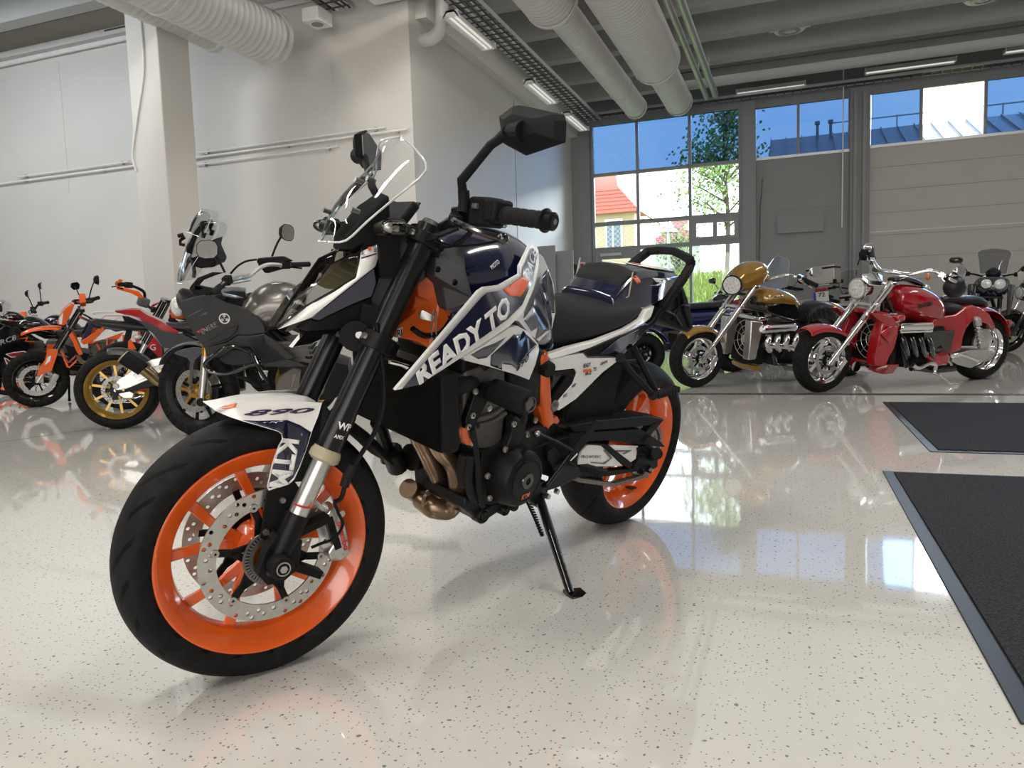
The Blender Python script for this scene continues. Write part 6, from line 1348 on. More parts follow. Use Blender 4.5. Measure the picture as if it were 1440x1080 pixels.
def engine(t, x0, x1, z0, z1, w, m0=O_eng, m1=O_engg, cover=True):
    xm = (x0+x1)/2; zm = (z0+z1)/2
    E_ = hull(t, 'engine', [(x0, [(0, zm+.05), (w*.8, zm+.04), (w*.8, z0+.1), (0, z0+.05)]), (x0+.12, [(0, zm+.1), (w, zm+.08), (w, z0+.03), (0, z0)]), (xm, [(0, zm+.1), (w, zm+.06), (w, z0+.03), (0, z0)]), (x1-.05, [(0, zm+.12), (w*.9, zm+.1), (w*.9, z0+.06), (0, z0+.03)])], m0, sub=0, sharp=30)
    B_ = MB().plate([(xm-.02, zm+.05), (x1-.04, zm+.03), (x1+.02, z1-.08), (x1-.02, z1), (xm, z1)], -w*.8, w*.8).done('cylinder', m1, E_, bevel=.012)
    for i in range(4): MB().plate([(xm-.03, zm+.09+i*.035), (x1+.02, zm+.07+i*.035), (x1+.025, zm+.08+i*.035), (xm-.03, zm+.10+i*.035)], -w*.86, w*.86).done('cooling_fin', m1, E_)
    if cover:
        for s_ in (1, -1):
            MB().lathe([(0, s_*.03), (.05, s_*.03), (.075, s_*.015), (.085, -.02*s_), (0, -.02*s_)], (xm-.02, w*s_, z0+.13), n=28, closed=False).done('engine_cover', m1, E_)
    return E_
def basics(t, wb, Rf, Rr, wheelm, seatz, sw=.09, tank=True, tm=None, seatx=(.1, .6), eng=(.5, 1.0, .22, .72), frame_m=O_blk, chain=True):
    """swing arm, frame spine, seat, tank, engine, side stand"""
    engine(t, eng[0], eng[1], eng[2], eng[3], .15)
    for s_ in (1, -1): MB().bar((0, .11*s_, Rr), (.52, .10*s_, .40), .03, .06, (0, 0, 1)).done('swingarm', frame_m, t, bevel=.006)
    MB().tube([(wb-.42, 0, .90), (wb-.62, .08, .72), (.55, .12, .45)], .022, 10).tube([(wb-.42, 0, .88), (wb-.6, -.08, .72), (.55, -.12, .45)], .022, 10).tube([(wb-.42, 0, .92), (.7, 0, seatz-.06), (.05, 0, seatz-.02)], .022, 10).done('frame', frame_m, t)
    if tank: hull(t, 'fuel_tank', [(wb-.42, [(0, seatz+.10), (.06, seatz+.08), (.07, seatz), (0, seatz-.03)]), (wb-.52, [(0, seatz+.19), (.11, seatz+.16), (.15, seatz+.04), (0, seatz-.04)]), (wb-.68, [(0, seatz+.20), (.12, seatz+.165), (.155, seatz+.03), (0, seatz-.05)]), (seatx[1]-.0, [(0, seatz+.03), (.08, seatz+.015), (.11, seatz-.05), (0, seatz-.08)])], tm or O_gls, 2)
    hull(t, 'seat', [(seatx[1]+.04, [(0, seatz+.03), (.07, seatz+.015), (.10, seatz-.06), (0, seatz-.07)]), ((seatx[0]+seatx[1])/2, [(0, seatz), (.12, seatz-.012), (.125, seatz-.07), (0, seatz-.08)]), (seatx[0], [(0, seatz+.03), (.11, seatz+.02), (.11, seatz-.04), (0, seatz-.05)]), (seatx[0]-.25, [(0, seatz+.07), (.09, seatz+.06), (.09, seatz+.01), (0, seatz)])], N_leather, 2)
    MB().tube([(.52, .14, .30), (.56, .26, .09), (.57, .30, .065)], [.013, .012, .016], 10).done('side_stand', O_blk, t)
def plate_rear(t, c, txt, w=.24, h_=.16, xf=None):
    c = Vector(c); P_ = MB().box(c, (.01, w, h_)).done('number_plate', N_plate, t, xf)
    MB().box(c+Vector((-.0055, w/2-.022, 0)), (.003, .04, h_)).done('plate_band', N_plblue, P_, xf)
    text(txt, 'plate_digits', c+Vector((-.006, .04, .0)), (0, -1, 0), (0, 0, 1), h_*.42, O_ink, P_, fit=w*.45, bold=.02)
    return P_

# =====================================================================  grey adventure bike on the left
xs = None
def steer_mat(wb, Rf, rk, off, ang):
    rk = math.radians(rk); a = Vector((-math.sin(rk), 0, math.cos(rk))); c = Vector((wb, 0, Rf))-off*Vector((math.cos(rk), 0, math.sin(rk)))
    M_ = Matrix.Translation(c) @ Matrix.Rotation(math.radians(ang), 4, a) @ Matrix.Translation(-c)
    return lambda p: M_ @ Vector(p)
t = moto('motorcycle', 'dark grey adventure touring motorcycle with tall clear screen and black crash bars', POSE_TEN)
xs = steer_mat(1.54, .335, 27, .03, -27)
wheel(t, 'front_wheel', (1.54, 0, .335), .335, .056, .252, 10, O_blk, O_tyc, 0, .155, O_steel, xs, carrier=N_gfork, sw=.016)
TF = [(1.4269,0.105,0.2631), (1.387,0.105,0.5946)]
fork(t, (TF[0][0], TF[0][2]), (TF[1][0]+(TF[1][0]-TF[0][0])*.75, TF[1][2]+(TF[1][2]-TF[0][2])*.75), .105, .027, .026, O_steel, N_gfork, .56, xs, O_blk)
bolts('caliper_bolt', [(1.3476,0.13,0.3043), (1.3258,0.13,0.2645)], [(.006, .012), (.017, .012), (.02, .004), (.02, -.01), (.006, -.01)], N_gfork, t, xs)
MB().cyl((1.4388,0.1,0.2604), (1.4092,0.135,0.2645), .03, n=20).done('axle_clamp', O_blk, t, xs)
shell(t, 'front_fender', [(1.6844,0.085,0.6005),(1.648,0.085,0.6213),(1.5863,0.085,0.636),(1.5031,0.085,0.651),(1.3994,0.085,0.6417),(1.4141,0.085,0.6162),(1.4941,0.085,0.5621),(1.5128,0.085,0.5143),(1.5225,0.085,0.4319),(1.5253,0.085,0.3586),(1.5411,0.085,0.3444),(1.5468,0.085,0.3854),(1.544,0.085,0.5045),(1.5365,0.085,0.5412),(1.5602,0.085,0.568),(1.6154,0.085,0.5834)], .012, N_mgrey, (1, -1), .004, xs)
arc_fender(t, 'fender_crown', (1.54, 0, .335), .362, .085, 118, 30, N_mgrey, xs, .03)
# wheel behind, engine, frame
wheel(t, 'rear_wheel', (0, 0, .33), .33, .075, .225, 10, O_gls, O_tyr, 1, .13)
basics(t, 1.54, .335, .33, O_gls, .86, tank=False, eng=(.45, .98, .24, .70))
shell(t, 'engine_case', [(0.9522,0.17,0.4169),(0.9211,0.17,0.4672),(0.8279,0.17,0.5241),(0.768,0.17,0.503),(0.7817,0.17,0.4473),(0.8011,0.17,0.325),(0.8901,0.17,0.3242),(0.9691,0.17,0.3325)], .05, mat('bronze_case', (.10, .088, .078), .45, .3), (1,), .01)
shell(t, 'engine_case_rib', [(0.858,0.175,0.3764),(0.8364,0.175,0.4697),(0.7952,0.175,0.4867),(0.8412,0.175,0.3662)], .03, mat('bronze_rib', (.14, .125, .11), .45, .3), (1,), .006)
# fuel tank
top = [(1.1863,0,0.9535),(1.0963,0,1.0261),(1.0372,0,1.0836),(0.9587,0,1.1066),(0.8592,0,1.1079),(0.7925,0,1.0809),(0.7267,0,1.0394)]
hull(t, 'fuel_tank', [(p[0], [(0, p[2]), (.11, p[2]-.012), (.19, p[2]-.10), (.20, p[2]-.22), (.12, p[2]-.32), (0, p[2]-.34)]) for p in top] + [(top[-1][0]-.12, [(0, .93), (.08, .92), (.13, .84), (.13, .78), (.1, .72), (0, .70)])], N_gun, 1, label='gunmetal fuel tank')
MB().lathe([(0, .014), (.045, .014), (.05, .006), (.07, .004), (.07, 0), (0, 0)], (0.9146,0,1.0881), 'Z', 28, closed=False).done('filler_cap', O_steel, t)
# fairing panels
FP_ = shell(t, 'fairing_panel', [(1.5222,0.2,1.0151),(1.4125,0.2,1.0487),(1.3094,0.2,1.0503),(1.2402,0.2,1.0097),(1.1115,0.2,0.9624),(1.0137,0.2,0.8935),(0.9823,0.2,0.8293),(0.9873,0.2,0.7786),(1.0946,0.2,0.7664),(1.1694,0.2,0.7723),(1.2424,0.2,0.7239),(1.3968,0.2,0.6881),(1.4364,0.2,0.7564),(1.5097,0.2,0.9173)], .02, N_dgrey, (1, -1), .008)
shell(t, 'fairing_top', [(1.5227,0.17,0.9566),(1.4309,0.17,0.9889),(1.3449,0.17,1.0082),(1.2878,0.17,0.9933),(1.3275,0.17,0.9417),(1.4219,0.17,0.856),(1.4379,0.17,0.794),(1.5235,0.17,0.917)], .03, N_dgrey, (1, -1), .006)
shell(t, 'lower_fairing', [(1.3918,0.215,0.6962),(1.2385,0.215,0.7272),(1.1656,0.215,0.7754),(1.0835,0.215,0.7693),(0.9871,0.215,0.7818),(0.9746,0.215,0.724),(0.9181,0.215,0.6786),(0.8537,0.215,0.5969),(0.7645,0.215,0.5608),(0.7309,0.215,0.5365),(0.8624,0.215,0.5353),(1.0148,0.215,0.548),(1.0526,0.215,0.6273),(1.0914,0.215,0.693),(1.1817,0.215,0.6964),(1.3106,0.215,0.6212),(1.391,0.215,0.6403)], .03, N_dgrey, (1, -1), .008)
shell(t, 'radiator_scoop', [(1.3603,0.222,0.7471),(1.3,0.222,0.7735),(1.2184,0.222,0.8241),(1.1526,0.222,0.8467),(1.1647,0.222,0.8133),(1.2258,0.222,0.7574),(1.2962,0.222,0.7331),(1.3389,0.222,0.7284)], .02, N_mesh, (1,), .004)
shell(t, 'radiator_guard', [(1.3273,0.16,0.5971),(1.2858,0.16,0.6596),(1.2067,0.16,0.6749),(1.1151,0.16,0.644),(1.0803,0.16,0.5596),(1.1948,0.16,0.5457),(1.28,0.16,0.5583)], .03, N_mesh, (1, -1), .01)
shell(t, 'knee_panel', [(0.995,0.215,0.7836),(0.935,0.215,0.7392),(0.7966,0.215,0.5992),(0.8677,0.215,0.5817),(1.0265,0.215,0.5531),(1.0391,0.215,0.5995),(1.1096,0.215,0.7473)], .02, N_mgrey if 0 else N_dgrey, (1, -1), .008)
shell(t, 'radiator_side', [(1.2629,0.19,0.4916),(1.1443,0.19,0.4681),(1.0633,0.19,0.4086),(1.0521,0.19,0.3893),(1.0992,0.19,0.3989),(1.1798,0.19,0.4603)], .03, O_mat, (1,), .006)
MB().lathe([(.030, .004), (.036, .004), (.036, 0), (.030, 0)], (1.2409,0.2015,0.8926), n=28).done('badge_ring', O_steel, FP_)
for k in range(3):
    a = PI/2+2*PI*k/3; c = Vector((1.2406,0.203,0.8929)); u = Vector((math.cos(a), 0, math.sin(a))); v = Vector((-u.z, 0, u.x)); m = MB().bar(c+u*.004, c+u*.031, .003, .004)
    for s_ in (1, -1): m.bar(c+u*.012+v*.007*s_, c+u*.030+v*.007*s_, .003, .004)
    m.done('badge_fork', O_steel, FP_)
o_ = Vector((1.4189,0.202,0.7734)); e_ = Vector((1.287,0.202,0.8419)); text('TENERE', 'fairing_lettering', o_, e_-o_, (0, 0, 1), .036, O_dsteel, FP_, bold=.03, shear=.15, fit=(e_-o_).length)
o_ = Vector((1.4241,0.202,0.7932)); e_ = Vector((1.3759,0.202,0.8165)); text('SUPER', 'fairing_lettering', o_, e_-o_, (0, 0, 1), .020, N_mred, FP_, bold=.03, shear=.15, fit=(e_-o_).length)
for q in ('D;245,80 400,40 398,45 246,86', 'D;255,95 330,72 330,77 257,101'): pass
shell(FP_, 'fairing_stripe', [(1.477,0.2015,0.9152),(1.4281,0.2015,0.94),(1.3709,0.2015,0.9645),(1.3706,0.2015,0.9601),(1.4288,0.2015,0.9348),(1.476,0.2015,0.9099)], .002, N_mgrey, (1,), 0)
shell(FP_, 'fairing_stripe', [(1.4022,0.2015,0.9128),(1.3661,0.2015,0.9354),(1.3425,0.2015,0.9435),(1.3637,0.2015,0.9204),(1.3751,0.2015,0.9225)], .002, N_mgrey, (1,), 0)
# nose, headlight
hull(t, 'nose_cowl', [(p[0]-.02, [(0, p[2]), (w_*.6, p[2]-.01), (w_, p[2]-.05), (w_, p[2]-.13), (0, p[2]-.16)]) for p, w_ in zip([(1.5945,0,1.091),(1.5654,0,1.0746),(1.4874,0,1.0412),(1.3882,0,0.9912)], (.10, .17, .20, .18))], N_dgrey, 1)
for s_ in (1, -1):
    c = Vector((1.5753,0.07,0.9618)); c.y *= s_
    L_ = MB().ball(c, (.05, .055, .07), 16, 10).done('headlight', N_lensw, t)
# screens
def sheet(t, nm, rows, mt, bulge=.02, edge=O_edge, xf=None, er=.0022, solid=0):
    R_ = []
    for a, c in rows:
        a, c = Vector(a), Vector(c); b = lerp(a, c, .55)+Vector((bulge, 0, 0)); R_.append([Vector((c.x, -c.y, c.z)), Vector((b.x, -b.y, b.z)), a, b, c])
    W_ = MB().grid(R_).done(nm, mt, t, xf, sub=2)
    ring = [r[4] for r in R_]+[R_[-1][i] for i in (3, 2, 1)]+[r[0] for r in reversed(R_)]+[R_[0][i] for i in (1, 2, 3)]
    MB().tube(ring, er, 6, closed=True, sm=3).done('screen_edge', edge, W_, xf)
    return W_
sheet(t, 'windscreen', [((1.39,0,1.535), (1.2191,0.15,1.5152)), ((1.442,0,1.4986), (1.2644,0.17,1.4198)), ((1.4883,0,1.4209), (1.3176,0.175,1.3701)), ((1.5361,0,1.3048), (1.3949,0.175,1.276)), ((1.5787,0,1.1911), (1.457,0.16,1.1862)), ((1.5785,0,1.1177), (1.5011,0.12,1.1291))], N_clear, .03)
DF = sheet(t, 'screen_deflector', [((1.3727,0,1.6176), (1.2714,0.1,1.5887)), ((1.4369,0,1.5691), (1.2854,0.11,1.5327)), ((1.4859,0,1.4696), (1.3463,0.11,1.4384))], N_clear, .02)
for s_ in (1, -1):
    MB().tube([(p[0], p[1]*s_, p[2]) for p in [(1.3376,0.1,1.533),(1.3361,0.1,1.5037),(1.3455,0.1,1.4671),(1.3325,0.1,1.4558),(1.3454,0.1,1.4265)]], [.012, .018, .007, .016, .012], 10).done('deflector_clamp', O_blk, DF)
MB().tube([(1.5652,-0.1,1.4255),(1.5382,-0.1,1.4326),(1.5295,-0.1,1.4133),(1.5542,-0.1,1.3946),(1.5576,-0.1,1.3678),(1.5283,-0.1,1.3634)], [.014, .016, .016, .010, .012, .012], 10).done('deflector_clamp', O_blk, DF)
shell(t, 'dash_panel', [(1.2769,0.15,1.4184),(1.2945,0.15,1.3598),(1.2652,0.15,1.27),(1.284,0.15,1.2331),(1.3716,0.15,1.2277),(1.4202,0.15,1.2439),(1.4317,0.15,1.2962),(1.3914,0.15,1.3027)], .30, O_mat, (1,), .01)
MB().tube([(1.4468,0.16,1.268),(1.4283,0.16,1.301),(1.4172,0.16,1.2748),(1.4101,0.16,1.215),(1.4192,0.16,1.1702)], .012, 8, sm=4).done('cowl_stay', O_gls, t)
# handlebar (turned), points from the near left end to the far right end
hbp = [(1.0295,0.43,1.0206), (1.0499,0.3,1.0918), (1.1113,0.13,1.1193), (1.1194,0.06,1.1359), (1.1359,-0.06,1.1527), (1.1098,-0.14,1.218), (1.0869,-0.22,1.2486), (1.0052,-0.3,1.2503), (0.9009,-0.43,1.2666)]
bars(t, hbp, O_steel, O_rub, .0145, .12, xs, sym=False)
MB().bar((1.1712,0.1,1.1106), (1.1454,-0.06,1.145), .05, .05).done('bar_riser', O_steel, t, xs, bevel=.008)
MB().poly([(1.2311,0.13,1.0558), (1.1876,0.08,1.0738), (1.1803,-0.08,1.0757), (1.2188,-0.13,1.031), (1.2138,0,1.0203), (1.2211,0.12,1.0333)], (0, 0, -.03)).done('top_clamp', O_steel, t, xs, bevel=.006)
shell(t, 'hand_guard', [(1.2456,0.4,1.0653),(1.196,0.4,1.1119),(1.0816,0.4,1.1463),(1.004,0.4,1.1416),(1.0734,0.4,1.1247),(1.1612,0.4,1.097),(1.197,0.4,1.0648),(1.0924,0.4,1.0458),(1.0758,0.4,1.0061),(1.2251,0.4,0.9947),(1.264,0.4,1.04)], .03, O_mat, (1,), .008, xs)
shell(t, 'hand_guard', [(1.2421,-0.28,1.2772),(1.23,-0.28,1.3056),(1.0857,-0.28,1.3132),(1.0191,-0.28,1.3151),(0.9535,-0.28,1.2839),(0.9913,-0.28,1.2725),(1.0771,-0.28,1.2416),(1.0393,-0.28,1.2248),(1.1737,-0.28,1.1942),(1.2212,-0.28,1.2441)], .05, O_mat, (1,), .008, xs)
MB().tube([(1.405,-0.2,1.1871),(1.3455,-0.2,1.2392),(1.2675,-0.2,1.2743),(1.1811,-0.2,1.2847)], .008, 8, sm=4).done('clutch_cable', O_blk, t, xs)
mc = Vector((1.0512,-0.4,1.4993)); sgn = Vector((-1, .05, -.1))
MR = mirror(t, (1.133,-0.32,1.3198), mc, .165, .125, (-1, .02, -.08), O_mat, xs, 10, MIRR, .035, .008)
mirror(t, (1.0275,0.34,1.1467), (1.1116,0.4,1.2903), .15, .125, (-.25, .95, .0), O_mat, xs, 10, MIRR, .035, .008)
# crash bars
MB().tube([(1.389,0.27,0.5891),(1.3642,0.27,0.6214),(1.3001,0.27,0.6665),(1.2363,0.27,0.7106),(1.1775,0.27,0.7102),(1.1128,0.27,0.6836),(1.0712,0.27,0.6596),(1.0531,0.27,0.6047),(1.0364,0.27,0.5586),(1.0082,0.27,0.4981),(0.9814,0.27,0.4464)], .0135, 10, sm=3).done('crash_bar', O_gls, t)
MB().tube([(1.389,0.27,0.5891),(1.3795,0.27,0.5635),(1.3527,0.27,0.5398),(1.2994,0.27,0.5257),(1.2403,0.27,0.5233),(1.1699,0.27,0.5459),(1.099,0.27,0.5721),(1.042,0.27,0.5879)], .0135, 10, sm=3).done('crash_bar', O_gls, t)
MB().bar((1.0104,0.22,0.4428), (1.0033,0.15,0.3376), .06, .04).done('crash_bar_mount', O_blk, t, bevel=.006)
hull(t, 'tail_rack', [(.05, [(0, .93), (.12, .92), (.12, .87), (0, .86)]), (-.3, [(0, .96), (.14, .95), (.14, .90), (0, .89)])], O_mat, 0)

# =====================================================================  orange supermoto
def panelset(t, items, xf=None):
    for nm, pts, th, mt, sides in items: shell(t, nm, pts, th, mt, sides, .003, xf)
N_navym = mat('navy_plastic', (.010, .016, .05), .35)
t = moto('motorcycle', 'orange and navy supermoto motorcycle with a beak fender and spoked front wheel', POSE_SMC)
wheel(t, 'front_wheel', (1.47, 0, .30), .30, .06, .222, 0, O_gls, O_tyc, 1, .16, O_steel, wire=True)
wheel(t, 'rear_wheel', (0, 0, .31), .31, .075, .222, 0, O_gls, O_tyr, 1, .12, O_steel, wire=True)
a, b = (1.4418,0.1,0.3214), (1.0101,0.1,1.0408); fork(t, (a[0], a[2]), (b[0], b[2]), .1, .024, .027, O_steel, O_gls, .35, None, O_steel, (1,))
panelset(t, [('fork_guard', [(1.3457,0.135,0.6422),(1.2551,0.135,0.6377),(1.2637,0.135,0.5822),(1.3282,0.135,0.4062),(1.3635,0.135,0.4029),(1.4681,0.135,0.3539),(1.4429,0.135,0.4277),(1.3771,0.135,0.5326)], .02, O_or, (1, -1)), ('guard_graphic', [(1.3838,0.1365,0.4747),(1.3519,0.1365,0.5594),(1.3205,0.1365,0.5744),(1.3341,0.1365,0.5164)], .002, O_decw, (1,)),
    ('headlight_mask', [(1.2385,0.09,0.8902),(1.2033,0.09,0.9885),(1.1818,0.09,1.0266),(1.1475,0.09,1.063),(1.0977,0.09,1.0993),(1.0732,0.09,1.0933),(1.1036,0.09,1.0137),(1.1657,0.09,0.8878),(1.19,0.09,0.8775)], .18, O_or, (1,)), ('mask_graphic', [(1.217,0.0925,0.9617),(1.1803,0.0925,1.0159),(1.2008,0.0925,0.8921),(1.2243,0.0925,0.8929)], .002, O_decw, (1,)),
    ('tank_shroud', [(1.0473,0.19,0.7139),(0.9486,0.19,0.7883),(0.8342,0.19,0.8656),(0.817,0.19,0.8466),(0.8497,0.19,0.8126),(0.8829,0.19,0.7715),(0.9539,0.19,0.7068),(1.0157,0.19,0.6843)], .02, O_or, (1, -1)),
    ('side_panel', [(0.9409,0.17,0.7053),(0.8885,0.17,0.7611),(0.8103,0.17,0.8359),(0.7673,0.17,0.8315),(0.7129,0.17,0.8038),(0.6305,0.17,0.8179),(0.6378,0.17,0.801),(0.8163,0.17,0.7367)], .02, O_decw, (1, -1)),
    ('side_panel_lower', [(1.0141,0.168,0.6942),(0.8158,0.168,0.7435),(0.6378,0.168,0.7978),(0.6924,0.168,0.7239),(0.8653,0.168,0.7385),(0.942,0.168,0.6852)], .02, O_or, (1, -1)),
    ('tank_side', [(1.0425,0.155,0.9807),(0.9725,0.155,0.9538),(0.9031,0.155,0.9041),(0.9316,0.155,0.8377),(0.9474,0.155,0.7819),(1.0459,0.155,0.7157),(0.9799,0.155,0.8394),(0.9392,0.155,0.9081)], .02, N_navym, (1, -1)),
    ('radiator_shroud', [(1.1491,0.19,0.7879),(1.1161,0.19,0.8227),(1.0734,0.19,0.7165),(1.0346,0.19,0.5809),(1.071,0.19,0.5758),(1.1,0.19,0.6407),(1.1204,0.19,0.7255)], .02, O_or, (1, -1)),
    ('radiator', [(1.1926,0.16,0.6953),(1.066,0.16,0.6331),(1.0698,0.16,0.5767),(1.1651,0.16,0.5819)], .32, O_blk, (1,)),
    ('engine_cradle', [(1.238,0.14,0.6308),(1.2121,0.14,0.5804),(1.1682,0.14,0.4436),(1.0844,0.14,0.5281),(1.0991,0.14,0.4891),(1.1656,0.14,0.4292),(1.192,0.14,0.4451)], .03, O_or, (1, -1)),
    ('rear_panel', [(0.9189,0.12,0.9719),(0.8716,0.12,0.9875),(0.6671,0.12,0.9908),(0.6178,0.12,0.971),(0.6777,0.12,0.9155),(0.7411,0.12,0.9018),(0.8382,0.12,0.933)], .03, O_decw, (1, -1)), ('panel_graphic', [(0.8319,0.1225,0.9389),(0.7988,0.1225,0.9761),(0.6369,0.1225,0.9719),(0.6699,0.1225,0.9442),(0.7405,0.1225,0.9135)], .002, O_redp if 0 else O_decw, (1,))])
MB().tube([(0.838,0.123,0.9392),(0.7989,0.123,0.9748),(0.6307,0.123,0.9704),(0.7407,0.123,0.9108),(0.838,0.123,0.9392)], .003, 6).done('panel_outline', O_red, t)
hull(t, 'seat', [(p[0], [(0, p[2]), (.09, p[2]-.01), (.12, p[2]-.06), (0, p[2]-.09)]) for p in [(0.9677,0,0.9231),(0.8941,0,0.921),(0.8223,0,0.8759),(0.7239,0,0.8395),(0.6151,0,0.8461)]], N_navym, 1)
ff = [(1.5784,0,0.7903),(1.5301,0,0.8256),(1.4594,0,0.8506),(1.3657,0,0.8654),(1.2836,0,0.8682),(1.2016,0,0.8557)]
MB().grid([[(p[0], y, p[2]-d) for y, d in ((-w_, .03), (-w_*.6, .004), (0, 0), (w_*.6, .004), (w_, .03))] for p, w_ in zip(ff, (.02, .05, .065, .075, .08, .085))]).done('front_fender', O_or, t, solid=.006, sub=1)
MB().tube([(0.9012,0.13,0.6817),(0.8601,0.13,0.5881),(0.8248,0.13,0.5574),(0.8063,0.13,0.6141),(0.7961,0.13,0.7214)], .011, 8).tube([(0.8248,0.13,0.5574),(0.7331,0.13,0.6249),(0.738,0.13,0.7117)], .011, 8).tube([(0.8601,0.13,0.5881),(0.7418,0.13,0.6902)], .010, 8).tube([(1.0416,0.12,0.9752),(0.9372,0.12,0.9135)], .014, 8).done('trellis_frame', O_orf, t)
engine(t, .5, .95, .28, .68, .14); MB().tube([(1.0816,0.15,0.5753),(1.0563,0.15,0.5029),(1.0033,0.15,0.4783),(0.9279,0.15,0.5097),(0.8461,0.15,0.5338)], .022, 10, sm=3).done('exhaust_pipe', N_tgold, t)
for s_ in (1, -1): MB().bar((0, .11*s_, .31), (.52, .10*s_, .42), .03, .06, (0, 0, 1)).done('swingarm', O_steel, t, bevel=.005)
MB().tube([(.45, -.1, .72), (.1, -.14, .78), (-.2, -.14, .84)], [.03, .055, .05], 14).done('silencer', O_blk, t)
MB().tube([(.52, .14, .30), (.56, .26, .11), (.57, .32, .06)], [.012, .011, .015], 10).done('side_stand', O_blk, t)
g0, g1 = Vector((0.8708,0.4,1.2045)), Vector((0.9743,0.2,1.1375)); cc = Vector((1.0097,0,1.1169)); r0 = Vector((1.0683,-0.38,1.0573))
bars(t, [g0, g1, Vector((0.9998,0.06,1.1182)), cc, Vector((1.0251,-0.12,1.0933)), r0], O_or, O_rub, .013, .11, None, sym=False)
MB().bar((0.997,0,1.1795), (0.9934,0.06,1.0875), .06, .10).done('bar_pad', O_or, t, bevel=.01)
mirror(t, (0.9394,0.24,1.1904), (0.8559,0.4,1.3853), .125, .10, (-1, -.1, -.05), O_mat, None, 6, None, .03)
mirror(t, (1.0103,-0.2,1.1245), (1.039,-0.38,1.2304), .11, .09, (-.6, .8, 0), O_mat, None, 6, None, .03)

# ---------------------------------------------------------------------  second orange bike behind it
t = moto('motorcycle', 'dark orange-nosed motorcycle parked behind the orange supermoto, mirrors showing above its fender', POSE_SMB)
wheel(t, 'front_wheel', (1.47, 0, .30), .30, .058, .225, 10, O_or, O_tyc, 1, .15, ns=32); wheel(t, 'rear_wheel', (0, 0, .31), .31, .08, .225, 10, O_or, O_tyr, 1, .12, ns=32)
fork(t, (1.47, .30), (1.12, 1.0), .1, .024, .027, O_steel, O_gls, .4, None, O_blk, (1,)); basics(t, 1.47, .30, .31, O_or, .84, tm=O_gls)
hull(t, 'headlight_mask', [(1.40, [(0, .98), (.05, .97), (.06, .88), (0, .84)]), (1.30, [(0, 1.06), (.08, 1.05), (.10, .92), (0, .88)]), (1.18, [(0, 1.08), (.08, 1.06), (.1, .95), (0, .92)])], O_or, 1)
bars(t, [(1.02, .39, 1.12), (1.08, .2, 1.13), (1.12, .06, 1.06), (1.12, 0, 1.06)], O_blk, O_rub)
for s_ in (1, -1): mirror(t, (1.06, .24*s_, 1.13), (1.06, .38*s_, 1.34), .12, .09, (-1, 0, 0), O_mat, None, 6)
arc_fender(t, 'front_fender', (1.47, 0, .30), .33, .075, 100, 20, O_or)

# ---------------------------------------------------------------------  black sports bike cut by the left frame edge
t = moto('motorcycle', 'black faired sports motorcycle with red and white stripes, cut off by the left picture edge', POSE_RCA)
N_redrim = mat('red_rim_stripe', (.25, .02, .02), .3)
wheel(t, 'front_wheel', (1.43, 0, .30), .30, .06, .23, 10, N_redrim, O_tyf, 0, .15, ns=32); wheel(t, 'rear_wheel', (0, 0, .315), .315, .09, .23, 10, O_gls, O_tyr, 1, .11, ns=32)
fork(t, (1.43, .30), (1.12, .95), .1, .026, .027, O_steel, O_gls, .4, None, O_blk); basics(t, 1.43, .30, .315, O_gls, .80, tm=O_gls)
arc_fender(t, 'front_fender', (1.43, 0, .30), .325, .075, 110, 30, O_gls)
FA = shell(t, 'side_fairing', [(1.2103,0.2,0.8637),(1.1143,0.2,0.9163),(1.0103,0.2,0.8907),(0.936,0.2,0.7973),(0.8682,0.2,0.7601),(0.8611,0.2,0.6791),(0.9627,0.2,0.604),(1.044,0.2,0.5173),(1.1057,0.2,0.4186),(1.1756,0.2,0.3442),(1.3065,0.2,0.3551),(1.3304,0.2,0.6474)], .03, O_gls, (1, -1), .01)
hull(t, 'nose_fairing', [(1.52, [(0, .84), (.03, .83), (.04, .76), (0, .74)]), (1.42, [(0, .93), (.10, .90), (.14, .80), (0, .72)]), (1.28, [(0, 1.0), (.15, .97), (.19, .84), (0, .70)]), (1.12, [(0, 1.02), (.17, .98), (.2, .82), (0, .72)])], O_gls, 1)
sheet(t, 'windscreen', [((1.10, 0, 1.18), (1.02, .13, 1.12)), ((1.22, 0, 1.10), (1.10, .16, 1.04)), ((1.33, 0, .99), (1.22, .15, .97))], N_clear, .02)
o_ = Vector((1.1757,0.203,0.7011)); e_ = Vector((1.016,0.203,0.7613)); text('RC8', 'fairing_lettering', o_, e_-o_, (0, 0, 1), .055, O_steel, FA, fit=(e_-o_).length, bold=.02, shear=.3)
shell(FA, 'fairing_stripe', [(1.0159,0.203,0.7647),(0.9176,0.203,0.7833),(0.9265,0.203,0.7574),(0.9486,0.203,0.7412),(0.8601,0.203,0.7315),(0.8604,0.203,0.7234),(0.9539,0.203,0.7323),(0.9379,0.203,0.7659)], .002, O_or, (1,), 0)
shell(FA, 'fairing_stripe', [(1.1351,0.203,0.6077),(1.0599,0.203,0.6238),(0.9625,0.203,0.632),(0.9356,0.203,0.6144),(0.9792,0.203,0.5767),(1.0862,0.203,0.5662)], .002, O_decw, (1,), 0); shell(FA, 'fairing_stripe', [(1.1227,0.206,0.6052),(1.0561,0.206,0.6172),(0.9684,0.206,0.6248),(0.9492,0.206,0.6134),(0.9846,0.206,0.5845),(1.0818,0.206,0.5755)], .002, N_redrim, (1,), 0)
